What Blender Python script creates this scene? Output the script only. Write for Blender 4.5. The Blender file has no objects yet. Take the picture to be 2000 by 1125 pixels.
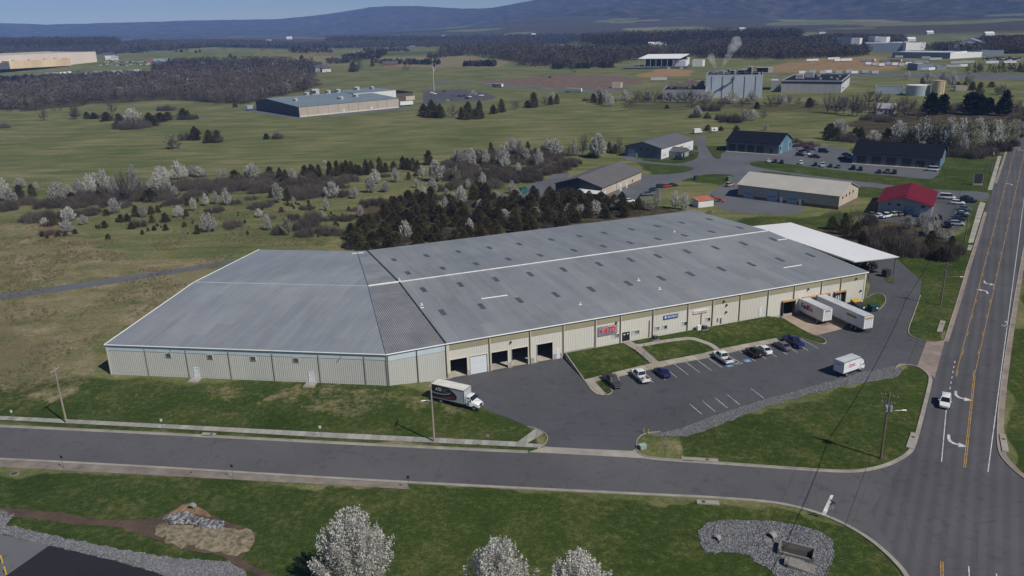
import bpy, bmesh, math, random
import numpy as np
from mathutils import Vector, Matrix
from mathutils.geometry import delaunay_2d_cdt
C = bpy.context.scene.collection
S = bpy.context.scene
R = math.radians
# ------------------------------------------------------------------ camera
FOC, CX, CY, CAMH = 1554.0, 1000.0, 562.5, 67.0
ROLL, PITCH = R(-1.5008), R(18.4788)
def rays(px, py):
    px = np.asarray(px, float); py = np.asarray(py, float)
    u = (px-CX)/FOC; v = (py-CY)/FOC
    c, s = math.cos(-ROLL), math.sin(-ROLL)
    u2 = u*c-v*s; v2 = u*s+v*c
    cp, sp = math.cos(PITCH), math.sin(PITCH)
    return np.stack([u2, cp-sp*v2, -sp-cp*v2], -1)
fw = Vector(rays(CX, CY)).normalized()
rt = (Vector(rays(CX+FOC, CY))-Vector(rays(CX, CY))).normalized()
up = rt.cross(fw).normalized()
cam = bpy.data.cameras.new('camera'); cam.sensor_width = 36; cam.lens = FOC/2000*36
cam.clip_start = 1; cam.clip_end = 60000
camo = bpy.data.objects.new('camera', cam); C.objects.link(camo)
M = Matrix((rt, up, -fw)).transposed().to_4x4(); M.translation = (0, 0, CAMH)
camo.matrix_world = M
S.camera = camo
# ------------------------------------------------------------------ world, sun, exposure
SUN_EL, SUN_AZ = 47.0, -42.0                       # azimuth of the sun's ground direction, degrees from +X
W = bpy.data.worlds.new('World'); S.world = W; W.use_nodes = True
nt = W.node_tree; nt.nodes.clear()
sky = nt.nodes.new('ShaderNodeTexSky'); sky.sky_type = 'NISHITA'; sky.sun_disc = False
sky.sun_elevation = R(SUN_EL); sky.sun_rotation = R(90-SUN_AZ); sky.altitude = 400
sky.air_density = 0.8; sky.dust_density = 0.0; sky.ozone_density = 5.0
bg = nt.nodes.new('ShaderNodeBackground'); bg.inputs['Strength'].default_value = 0.044
wo = nt.nodes.new('ShaderNodeOutputWorld')
nt.links.new(sky.outputs[0], bg.inputs[0]); nt.links.new(bg.outputs[0], wo.inputs[0])
sl = bpy.data.lights.new('sun', 'SUN'); sl.energy = 3.6; sl.angle = R(0.53); sl.color = (1.0, 0.955, 0.89)
so = bpy.data.objects.new('sun', sl); C.objects.link(so); so.location = (200, -200, 300)
sd = Vector((math.cos(R(SUN_AZ))*math.cos(R(SUN_EL)), math.sin(R(SUN_AZ))*math.cos(R(SUN_EL)), math.sin(R(SUN_EL))))
so.rotation_euler = sd.to_track_quat('Z', 'Y').to_euler()
S.view_settings.view_transform = 'Standard'; S.view_settings.look = 'None'
S.view_settings.exposure = 0.24; S.view_settings.gamma = 1.0
S.render.engine = 'CYCLES'; S.cycles.use_denoising = True
S.cycles.max_bounces = 5; S.cycles.diffuse_bounces = 2; S.cycles.glossy_bounces = 2; S.cycles.transparent_max_bounces = 6
S.cycles.volume_bounces = 1
# ------------------------------------------------------------------ helpers
rng = np.random.default_rng(7); random.seed(7)
GZ, AZ, CZ, MZ = -1.13, -1.10, -1.092, -1.086     # ground, asphalt, concrete, paint
def sstep(a, b, x):
    t = np.clip((np.asarray(x, float)-a)/(b-a), 0, 1); return t*t*(3-2*t)
FL, FR, BR, BL = [np.array(p) for p in ((-13.40, 146.62), (87.52, 185.50), (60.11, 256.60), (-40.79, 217.72))]
WFR, WFL, WBL, WBR = [np.array(p) for p in ((-24.65, 142.00), (-83.53, 151.01), (-72.61, 221.71), (-43.52, 217.19))]
UF = (FR-FL)/np.linalg.norm(FR-FL); NF = np.array([UF[1], -UF[0]])     # along the front wall, outward normal
def hill(x, y, px, r, h, sx, sy):
    d = rays(px, 300); d = d[:2]/np.linalg.norm(d[:2]); c = d*r
    a = (x-c[0])*d[1]-(y-c[1])*d[0]; b = (x-c[0])*d[0]+(y-c[1])*d[1]
    return h*np.exp(-(a/sx)**2-(b/sy)**2)
A1 = np.array(rays(0, 811.)); A2 = np.array(rays(1011, 861.)); A1, A2 = [(p*(-CAMH-1.1)/p[2])[:2] for p in (A1, A2)]   # back edge of the street's sidewalk
def T(x, y):
    x = np.asarray(x, float); y = np.asarray(y, float)
    r = np.hypot(x, y)
    z = np.full(x.shape, GZ)
    d = (A2-A1)/np.linalg.norm(A2-A1); sd1 = (x-A1[0])*(-d[1])+(y-A1[1])*d[0]
    s = (x-FL[0])*UF[0]+(y-FL[1])*UF[1]; q = (x-FL[0])*NF[0]+(y-FL[1])*NF[1]
    z = z + 1.1*sstep(1, 20, sd1)*sstep(0.5, -14, s)*(1-sstep(330, 420, r))
    f = sstep(1000, 2600, r)
    z = z + f*(11*np.sin(x/610+1.3)*np.sin(y/730+.4)+6*np.sin(x/260+y/310))
    z = z + sstep(2600, 6000, r)*(45+26*np.sin(x/900.+.7)+14*np.sin(x/370+y/800))*np.where(x > 0, 1.0, .72)
    z = z + hill(x, y, 440, 1950, 24, 430, 300)+hill(x, y, 1350, 2100, 20, 350, 180)+hill(x, y, 1180, 1500, 6, 200, 150)
    z = z + hill(x, y, 60, 2900, 26, 420, 260)+hill(x, y, 330, 3000, 18, 500, 300)
    return z
def at(px, py, z=AZ):
    r = rays(px, py); t = (z-CAMH)/r[..., 2]; return r[..., :2]*t[..., None] if np.ndim(t) else r[:2]*t
def gat(px, py):
    "ground point under a sight line, marching over the terrain"
    r = rays(px, py); r = np.atleast_2d(r); n = r/np.linalg.norm(r[:, :2], axis=1)[:, None]
    out = np.zeros((len(n), 3)); done = np.zeros(len(n), bool); t = 40.0; prev = np.full(len(n), t)
    while t < 16000 and not done.all():
        p = n*t; hit = (~done) & (CAMH+p[:, 2] < T(p[:, 0], p[:, 1]))
        if hit.any():
            a = prev.copy(); b = np.full(len(n), t)
            for _ in range(9):
                m = (a+b)/2; q = n*m[:, None]; below = CAMH+q[:, 2] < T(q[:, 0], q[:, 1])
                b = np.where(below, m, b); a = np.where(below, a, m)
            q = n*b[:, None]; out[hit] = np.stack([q[:, 0], q[:, 1], T(q[:, 0], q[:, 1])], 1)[hit]; done |= hit
        prev[:] = t; t *= 1.012
    q = n*15000; out[~done] = np.stack([q[:, 0], q[:, 1], T(q[:, 0], q[:, 1])], 1)[~done]
    return out
def g1(px, py):
    r = rays(px, py)
    if r[2] < -.06:
        t = (GZ-CAMH)/r[2]; p = r*t
        if abs(T(p[0], p[1]).item()-GZ) < .01: return np.array([p[0], p[1], GZ])
    return gat([px], [py])[0]
def hgt(b, tx, ty):
    "height of a vertical standing at world b whose top is seen at tx, ty"
    r = rays(tx, ty); t = (b[0]*r[0]+b[1]*r[1])/(r[0]**2+r[1]**2); return CAMH+t*r[2]-b[2]
def tile(ox, oy, k, pts): return [(ox+p[0]/k, oy+p[1]/k)+tuple(p[2:]) for p in pts]
def wall(s, z, out=0.0): p = FL+UF*s+NF*out; return (p[0], p[1], z)
# ------------------------------------------------------------------ materials
def newmat(name):
    m = bpy.data.materials.new(name); m.use_nodes = True
    n = m.node_tree.nodes; b = n['Principled BSDF']; return m, n, m.node_tree.links, b
def ramp(n, stops):
    r = n.new('ShaderNodeValToRGB'); e = r.color_ramp.elements
    while len(e) < len(stops): e.new(0.5)
    for k, (p, c) in enumerate(stops): e[k].position = p; e[k].color = (*c, 1)
    return r
def noise(n, l, vec, scale, detail=4, rough=.55, dist=0):
    t = n.new('ShaderNodeTexNoise'); t.inputs['Scale'].default_value = scale; t.inputs['Detail'].default_value = detail
    t.inputs['Roughness'].default_value = rough; t.inputs['Distortion'].default_value = dist
    l.new(vec, t.inputs['Vector']); return t.outputs['Fac']
def mixc(n, l, fac, a, b, mode='MIX'):
    m = n.new('ShaderNodeMix'); m.data_type = 'RGBA'; m.blend_type = mode
    for k, v in ((0, fac), (6, a), (7, b)):
        if isinstance(v, (int, float)): m.inputs[k].default_value = v
        elif isinstance(v, tuple): m.inputs[k].default_value = (*v, 1)
        else: l.new(v, m.inputs[k])
    return m.outputs[2]
def mth(n, l, op, a, b=None, clamp=False):
    m = n.new('ShaderNodeMath'); m.operation = op; m.use_clamp = clamp
    for k, v in ((0, a), (1, b)):
        if v is None: continue
        if isinstance(v, (int, float)): m.inputs[k].default_value = v
        else: l.new(v, m.inputs[k])
    return m.outputs[0]
def geo(n): return n.new('ShaderNodeNewGeometry').outputs['Position']
def scaled(n, l, vec, s, rotz=0):
    m = n.new('ShaderNodeMapping'); m.inputs['Scale'].default_value = s; m.inputs['Rotation'].default_value = (0, 0, rotz)
    l.new(vec, m.inputs['Vector']); return m.outputs[0]
def bump(n, l, b, h, strength, dist):
    k = n.new('ShaderNodeBump'); k.inputs['Strength'].default_value = strength; k.inputs['Distance'].default_value = dist
    l.new(h, k.inputs['Height']); l.new(k.outputs[0], b.inputs['Normal'])
MATS = {}
def mat(name, col, rough=.7, var=.12, scale=.8, metal=0, spec=.5, stretch=None, bmp=0):
    if name in MATS: return MATS[name]
    m, n, l, b = newmat(name)
    v = geo(n)
    if stretch: v = scaled(n, l, v, stretch)
    f = noise(n, l, v, scale, 5, .6)
    lo = tuple(c*(1-var*1.6) for c in col); hi = tuple(min(1, c*(1+var*1.6)) for c in col)
    r = ramp(n, [(.28, lo), (.72, hi)]); l.new(f, r.inputs[0]); l.new(r.outputs[0], b.inputs['Base Color'])
    b.inputs['Roughness'].default_value = rough; b.inputs['Metallic'].default_value = metal; b.inputs['Specular IOR Level'].default_value = spec
    if bmp: bump(n, l, b, noise(n, l, v, scale*6, 3), bmp, .1)
    MATS[name] = m; return m
def paint(name, col, rough=.3):
    if name in MATS: return MATS[name]
    m, n, l, b = newmat(name); b.inputs['Base Color'].default_value = (*col, 1); b.inputs['Roughness'].default_value = rough
    f = noise(n, l, geo(n), 3, 3); l.new(mth(n, l, 'MULTIPLY_ADD', f, .25), b.inputs['Roughness'])
    n[-1].inputs[2].default_value = rough-.1
    b.inputs['Coat Weight'].default_value = .4; b.inputs['Coat Roughness'].default_value = .1
    MATS[name] = m; return m
def leafmat(name, cols, trans=.25, rough=.8):
    m, n, l, b = newmat(name)
    g = n.new('ShaderNodeNewGeometry'); oi = n.new('ShaderNodeObjectInfo')
    k = len(cols); r = ramp(n, [((i+.5)/k, c) for i, c in enumerate(cols)]); l.new(g.outputs['Random Per Island'], r.inputs[0])
    hv = n.new('ShaderNodeHueSaturation'); l.new(r.outputs[0], hv.inputs['Color'])
    l.new(mth(n, l, 'ADD', mth(n, l, 'MULTIPLY', oi.outputs['Random'], .5), .72), hv.inputs['Value'])
    l.new(hv.outputs[0], b.inputs['Base Color']); b.inputs['Roughness'].default_value = rough; b.inputs['Specular IOR Level'].default_value = .15
    d = n.new('ShaderNodeBsdfTranslucent'); l.new(hv.outputs[0], d.inputs[0])
    mx = n.new('ShaderNodeMixShader'); mx.inputs[0].default_value = trans
    l.new(b.outputs[0], mx.inputs[1]); l.new(d.outputs[0], mx.inputs[2]); l.new(mx.outputs[0], n['Material Output'].inputs[0])
    return m
def asphalt(name, col, crack=True, tracks=None):
    m, n, l, b = newmat(name); v = geo(n)
    f1 = noise(n, l, v, .05, 6, .6, .3); f2 = noise(n, l, v, 1.3, 4, .7); f3 = noise(n, l, v, 14, 2)
    r = ramp(n, [(.28, tuple(c*.66 for c in col)), (.5, col), (.7, tuple(c*1.36 for c in col))]); l.new(f1, r.inputs[0])
    c = mixc(n, l, .35, r.outputs[0], mixc(n, l, f2, tuple(c*.6 for c in col), tuple(c*1.4 for c in col)))
    c = mixc(n, l, .25, c, mixc(n, l, f3, tuple(c*.5 for c in col), tuple(c*1.5 for c in col)))
    # oil spots and patches
    sp = noise(n, l, v, .6, 2, .5); rs = ramp(n, [(.0, (.4, .4, .4)), (.31, (.5, .5, .5)), (.4, (1, 1, 1))]); l.new(sp, rs.inputs[0])
    c = mixc(n, l, .32, c, rs.outputs[0], 'MULTIPLY')
    if tracks:                                         # tyre-polished bands along the road
        ang, per, off = tracks
        w = n.new('ShaderNodeTexWave'); w.inputs['Scale'].default_value = .314/per*1.0; w.inputs['Distortion'].default_value = 2.2; w.inputs['Detail'].default_value = 3
        w.inputs['Detail Scale'].default_value = .05; w.inputs['Phase Offset'].default_value = off; w.wave_type = 'BANDS'; w.bands_direction = 'X'
        l.new(scaled(n, l, v, (1, 1, 1), -ang), w.inputs['Vector'])
        rw = ramp(n, [(.2, (.9, .9, .91)), (.8, (1.09, 1.09, 1.09))]); l.new(w.outputs['Fac'], rw.inputs[0])
        c = mixc(n, l, .8, c, rw.outputs[0], 'MULTIPLY')
    if crack:
        vo = n.new('ShaderNodeTexVoronoi'); vo.feature = 'DISTANCE_TO_EDGE'; vo.inputs['Scale'].default_value = .11
        nz = n.new('ShaderNodeTexNoise'); nz.inputs['Scale'].default_value = .5; l.new(v, nz.inputs['Vector'])
        nz.inputs['Scale'].default_value = .13; nz.inputs['Detail'].default_value = 6; l.new(mixc(n, l, 14.0, v, nz.outputs['Color'], 'ADD'), vo.inputs['Vector'])
        rc = ramp(n, [(0, (.72, .72, .72)), (.006, (.86, .86, .86)), (.012, (1, 1, 1))]); l.new(vo.outputs['Distance'], rc.inputs[0])
        c = mixc(n, l, .6, c, rc.outputs[0], 'MULTIPLY')
    l.new(c, b.inputs['Base Color']); b.inputs['Roughness'].default_value = .9; b.inputs['Specular IOR Level'].default_value = .25
    bump(n, l, b, f3, .25, .02); return m
def ribbed(name, cols, period, rotz, strength=.5, patch=True, dark=None, rough=.45):
    "standing-seam metal: ribs run along world direction rotz, spaced `period`"
    m, n, l, b = newmat(name); v = scaled(n, l, geo(n), (1, 1, 1), -rotz)
    w = n.new('ShaderNodeTexWave'); w.wave_type = 'BANDS'; w.bands_direction = 'Y'; w.wave_profile = 'SIN'
    w.inputs['Scale'].default_value = 2*math.pi/period/20; l.new(v, w.inputs['Vector'])
    f = noise(n, l, v, .035, 6, .6, .3); r = ramp(n, [(.3, cols[0]), (.5, cols[1]), (.72, cols[2])]); l.new(f, r.inputs[0]); c = r.outputs[0]
    if patch:
        br = n.new('ShaderNodeTexBrick'); br.inputs['Scale'].default_value = 1; br.offset = .5
        br.inputs['Mortar Size'].default_value = .0; br.inputs['Brick Width'].default_value = 11.; br.inputs['Row Height'].default_value = 3.1
        br.inputs['Color1'].default_value = (.88, .89, .91, 1); br.inputs['Color2'].default_value = (1.12, 1.11, 1.08, 1); l.new(v, br.inputs['Vector'])
        c = mixc(n, l, .55, c, br.outputs['Color'], 'MULTIPLY')
        st = noise(n, l, scaled(n, l, v, (.03, .6, 1)), 1, 4, .6); rs = ramp(n, [(.3, (.86, .86, .87)), (.7, (1.1, 1.1, 1.1))]); l.new(st, rs.inputs[0])
        c = mixc(n, l, .7, c, rs.outputs[0], 'MULTIPLY')
    f2 = noise(n, l, v, 2.5, 3); c = mixc(n, l, .12, c, mixc(n, l, f2, (.4, .4, .4), (1, 1, 1)), 'MULTIPLY')
    if dark:
        rd = ramp(n, [(.12, dark), (.3, (1, 1, 1))]); l.new(w.outputs['Fac'], rd.inputs[0]); c = mixc(n, l, 1.0, c, rd.outputs[0], 'MULTIPLY')
    st = noise(n, l, scaled(n, l, v, (.05, .35, 1)), .5, 5, .7, .5); rs = ramp(n, [(.52, (1, 1, 1)), (.68, (.84, .78, .72))]); l.new(st, rs.inputs[0]); c = mixc(n, l, .55, c, rs.outputs[0], 'MULTIPLY')
    l.new(c, b.inputs['Base Color']); b.inputs['Roughness'].default_value = rough+.12; b.inputs['Specular IOR Level'].default_value = .25
    bump(n, l, b, w.outputs['Fac'], strength, .05); return m
def shingle(name, col, var=.2):
    return mat(name, col, .8, var, .5, spec=.3)
# ------------------------------------------------------------------ mesh building
class MB:
    def __init__(s): s.v = []; s.f = []; s.m = []
    def add(s, vs, fs, mi=0):
        k = len(s.v); s.v += [tuple(map(float, p)) for p in vs]; s.f += [tuple(k+i for i in f) for f in fs]; s.m += [mi]*len(fs); return s
    def box(s, a, b, mi=0, M=None):
        (x0, y0, z0), (x1, y1, z1) = a, b
        vs = [(x0, y0, z0), (x1, y0, z0), (x1, y1, z0), (x0, y1, z0), (x0, y0, z1), (x1, y0, z1), (x1, y1, z1), (x0, y1, z1)]
        if M is not None: vs = [tuple(M @ Vector(p)) for p in vs]
        return s.add(vs, [(0, 3, 2, 1), (4, 5, 6, 7), (0, 1, 5, 4), (1, 2, 6, 5), (2, 3, 7, 6), (3, 0, 4, 7)], mi)
    def prism(s, poly, z0, z1, mi=0, top=True):
        n = len(poly); A = sum(poly[i][0]*poly[(i+1) % n][1]-poly[(i+1) % n][0]*poly[i][1] for i in range(n))
        if A < 0: poly = poly[::-1]
        vs = [(p[0], p[1], z0) for p in poly]+[(p[0], p[1], z1) for p in poly]
        return s.add(vs, [(i, (i+1) % n, n+(i+1) % n, n+i) for i in range(n)]+[tuple(range(n, 2*n))]+[tuple(range(n-1, -1, -1))], mi)
    def quad(s, a, b, c, d, mi=0): return s.add([a, b, c, d], [(0, 1, 2, 3)], mi)
    def tube(s, p, q, r0, r1=None, n=8, mi=0, cap=True):
        r1 = r0 if r1 is None else r1; p = Vector(p); q = Vector(q); d = (q-p).normalized()
        a = d.orthogonal().normalized(); b = d.cross(a)
        vs = [p+(a*math.cos(t)+b*math.sin(t))*r0 for t in [2*math.pi*i/n for i in range(n)]]+[q+(a*math.cos(t)+b*math.sin(t))*r1 for t in [2*math.pi*i/n for i in range(n)]]
        fs = [(i, (i+1) % n, n+(i+1) % n, n+i) for i in range(n)]
        if cap: fs += [tuple(range(n, 2*n)), tuple(range(n-1, -1, -1))]
        return s.add(vs, fs, mi)
    def path(s, pts, r, n=6, mi=0):
        for a, b in zip(pts[:-1], pts[1:]): s.tube(a, b, r, r, n, mi, False)
        return s
    def loft(s, rings, mi=0, caps=True, closed=True):
        n = len(rings[0]); vs = [p for r_ in rings for p in r_]; fs = []
        for i in range(len(rings)-1):
            for j in range(n if closed else n-1):
                fs.append((i*n+j, i*n+(j+1) % n, (i+1)*n+(j+1) % n, (i+1)*n+j))
        if caps: fs += [tuple(range(n-1, -1, -1)), tuple(range((len(rings)-1)*n, len(rings)*n))]
        return s.add(vs, fs, mi)
    def build(s, name, mats, parent=None, off=None, smooth=False, bevel=0):
        me = bpy.data.meshes.new(name); v = s.v
        if off is not None: v = [(p[0]-off[0], p[1]-off[1], p[2]-off[2]) for p in v]
        me.from_pydata(v, [], s.f)
        if not isinstance(mats, (list, tuple)): mats = [mats]
        for m in mats: me.materials.append(m)
        me.polygons.foreach_set('material_index', s.m)
        if bevel:
            bm = bmesh.new(); bm.from_mesh(me); bmesh.ops.remove_doubles(bm, verts=bm.verts, dist=1e-5)
            es = [e for e in bm.edges if len(e.link_faces) == 2 and e.calc_face_angle(0) > .5]
            bmesh.ops.bevel(bm, geom=es, offset=bevel, segments=2, affect='EDGES', clamp_overlap=True); bm.to_mesh(me); bm.free()
        if smooth:
            me.polygons.foreach_set('use_smooth', [True]*len(me.polygons))
            me.set_sharp_from_angle(angle=R(38))
        me.update(); o = bpy.data.objects.new(name, me); C.objects.link(o)
        if parent: o.parent = parent
        return o
def tag(o, label=None, cat=None, group=None, kind=None):
    if label: o['label'] = label
    if cat: o['category'] = cat
    if group: o['group'] = group
    if kind: o['kind'] = kind
    return o
def thing(name, label, cat, loc=(0, 0, 0), rz=0, group=None):
    o = bpy.data.objects.new(name, None); o.empty_display_size = .5; C.objects.link(o); o.location = loc; o.rotation_euler = (0, 0, rz)
    return tag(o, label, cat, group)
def copy_tree(o, parent=None):
    c = o.copy(); C.objects.link(c)
    if parent: c.parent = parent
    for ch in list(o.children): copy_tree(ch, c)
    return c
def npmesh(name, V, F, mats, mi=None):
    V = np.asarray(V, np.float32); F = np.asarray(F, np.int32); me = bpy.data.meshes.new(name); k = F.shape[1]
    me.vertices.add(len(V)); me.vertices.foreach_set('co', V.ravel())
    me.loops.add(F.size); me.loops.foreach_set('vertex_index', F.ravel())
    me.polygons.add(len(F)); me.polygons.foreach_set('loop_start', np.arange(0, F.size, k, dtype=np.int32))
    if not isinstance(mats, (list, tuple)): mats = [mats]
    for m in mats: me.materials.append(m)
    if mi is not None: me.polygons.foreach_set('material_index', np.asarray(mi, np.int32))
    me.update(calc_edges=True); return me
def nplink(name, me, parent=None):
    o = bpy.data.objects.new(name, me); C.objects.link(o)
    if parent: o.parent = parent
    return o
def inpoly(x, y, poly):
    x = np.asarray(x); y = np.asarray(y); r = np.zeros(x.shape, bool); n = len(poly); j = n-1
    for i in range(n):
        xi, yi = poly[i]; xj, yj = poly[j]
        c = ((yi > y) != (yj > y)) & (x < (xj-xi)*(y-yi)/(yj-yi+1e-12)+xi); r ^= c; j = i
    return r
def smooth_line(pts, it=2, closed=False):
    pts = [np.array(p, float) for p in pts]
    for _ in range(it):
        o = [] if closed else [pts[0]]
        for a, b in zip(pts, pts[1:]+([pts[0]] if closed else [])): o += [a*.75+b*.25, a*.25+b*.75]
        pts = o if closed else o+[pts[-1]]
    return pts
def world(pts, z=AZ): return [at(p[0], p[1], z) for p in pts]
def sheet(name, poly, z, m, zf=None, spacing=None, kind='structure'):
    "flat (or terrain-following) sheet filling a world polygon"
    poly = [tuple(map(float, p)) for p in poly]
    pts = [Vector(p) for p in poly]; n = len(pts); edges = [(i, (i+1) % n) for i in range(n)]
    if spacing:
        a = np.array(poly); x, y = np.meshgrid(np.arange(a[:, 0].min(), a[:, 0].max(), spacing), np.arange(a[:, 1].min(), a[:, 1].max(), spacing))
        k = inpoly(x.ravel(), y.ravel(), poly); pts += [Vector(p) for p in zip(x.ravel()[k].tolist(), y.ravel()[k].tolist())]
    v, e, f, *_ = delaunay_2d_cdt(pts, edges, [list(range(n))], 1, 1e-4)
    mb = MB(); mb.add([(p.x, p.y, z if zf is None else float(zf(p.x, p.y))+z) for p in v], [t if (v[t[1]]-v[t[0]]).cross(v[t[2]]-v[t[0]]) > 0 else t[::-1] for t in f])
    o = mb.build(name, m); 
    if kind: o['kind'] = kind
    return o
def ribbon(name, line, w, z0, z1, m, side=0, closed=False, kind='structure', zf=None):
    "strip of width w along a world polyline; side 0 centred, +1 to the left, -1 to the right"
    P = [np.array(p, float) for p in line]; n = len(P); L = []; Rr = []
    for i in range(n):
        a = P[i-1] if (i > 0 or closed) else P[i]; b = P[(i+1) % n] if (i < n-1 or closed) else P[i]
        d = (b-a)/max(1e-9, np.linalg.norm(b-a)); q = np.array([-d[1], d[0]])
        lo, hi = {0: (-w/2, w/2), 1: (0, w), -1: (-w, 0)}[side]; L.append(P[i]+q*hi); Rr.append(P[i]+q*lo)
    mb = MB()
    zz = lambda p: 0 if zf is None else float(zf(p[0], p[1]))
    for i in range(n if closed else n-1):
        j = (i+1) % n
        a, b, c, d = Rr[i], Rr[j], L[j], L[i]
        vs = [(*p, z0+zz(p)) for p in (a, b, c, d)]+[(*p, z1+zz(p)) for p in (a, b, c, d)]
        fs = [(4, 5, 6, 7)]
        if z1 > z0+1e-6: fs += [(0, 1, 5, 4), (2, 3, 7, 6)]+([(3, 0, 4, 7)] if i == 0 and not closed else [])+([(1, 2, 6, 5)] if i == n-2 and not closed else [])
        mb.add(vs, fs)
    o = mb.build(name, m); 
    if kind: o['kind'] = kind
    return o
def text_mesh(body, h, m, off=0.0, shear=0.0, width=None, depth=.01):
    cu = bpy.data.curves.new('lettering', 'FONT'); cu.body = body; cu.size = 1; cu.offset = off; cu.shear = shear; cu.extrude = depth/2/h if h else .01
    cu.align_x = 'CENTER'; cu.align_y = 'CENTER'; cu.resolution_u = 3
    o = bpy.data.objects.new('lettering', cu); C.objects.link(o); bpy.context.view_layer.update()
    me = bpy.data.meshes.new_from_object(o); bpy.data.objects.remove(o); bpy.data.curves.remove(cu)
    v = np.zeros(len(me.vertices)*3); me.vertices.foreach_get('co', v); v = v.reshape(-1, 3)
    c = (v.max(0)+v.min(0))/2; e = v.max(0)-v.min(0); v -= c
    sy = h/e[1]; sx = sy if width is None else width/e[0]
    v *= (sx, sy, h); me.vertices.foreach_set('co', v.ravel()); me.materials.clear(); me.materials.append(m); me.update(); return me
def text_on(body, h, m, parent, origin, xdir, updir, name='lettering', **k):
    me = text_mesh(body, h, m, **k); o = bpy.data.objects.new(name, me); C.objects.link(o)
    x = Vector(xdir).normalized(); u = Vector(updir).normalized(); z = x.cross(u)
    Mx = Matrix((x, u, z)).transposed().to_4x4(); Mx.translation = Vector(origin)
    if parent: o.parent = parent
    o.matrix_local = Mx; return o
def rag(line, amp, step=1.2, closed=True):
    "a world outline with a ragged edge"
    P = [np.array(p, float) for p in line]; o = []
    for p, q in zip(P, P[1:]+([P[0]] if closed else [])):
        n = max(1, int(np.linalg.norm(q-p)/step)); o += [p+(q-p)*k/n for k in range(n)]
    if not closed: o.append(P[-1])
    return [p+rng.normal(0, amp, 2) for p in o]
ORD = 'first second third fourth fifth sixth seventh eighth ninth tenth eleventh twelfth thirteenth fourteenth fifteenth sixteenth seventeenth eighteenth nineteenth twentieth'.split()
def nth(i): return ORD[i] if i < 20 else ('twenty-' if i < 29 else 'thirty-' if i < 39 else 'forty-')+ORD[(i-20) % 10] if i not in (29, 39) else ('thirtieth' if i == 29 else 'fortieth')
# ------------------------------------------------------------------ the ground
def vnoise(x, y, s, seed=0):
    "cheap value noise in [0,1]"
    x = np.asarray(x)/s+seed*17.3; y = np.asarray(y)/s-seed*9.1
    xi = np.floor(x); yi = np.floor(y); fx = x-xi; fy = y-yi; fx = fx*fx*(3-2*fx); fy = fy*fy*(3-2*fy)
    h = lambda a, b: (np.sin(a*127.1+b*311.7+seed*74.7)*43758.5453) % 1.0
    return (h(xi, yi)*(1-fx)+h(xi+1, yi)*fx)*(1-fy)+(h(xi, yi+1)*(1-fx)+h(xi+1, yi+1)*fx)*fy
def fbm(x, y, s, seed=0, o=4): return sum(vnoise(x, y, s/2**i, seed+i)*.5**i for i in range(o))/sum(.5**i for i in range(o))
def fm(f): return [tuple(p[:2]) for p in gat([q[0] for q in f], [q[1] for q in f])]
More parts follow.
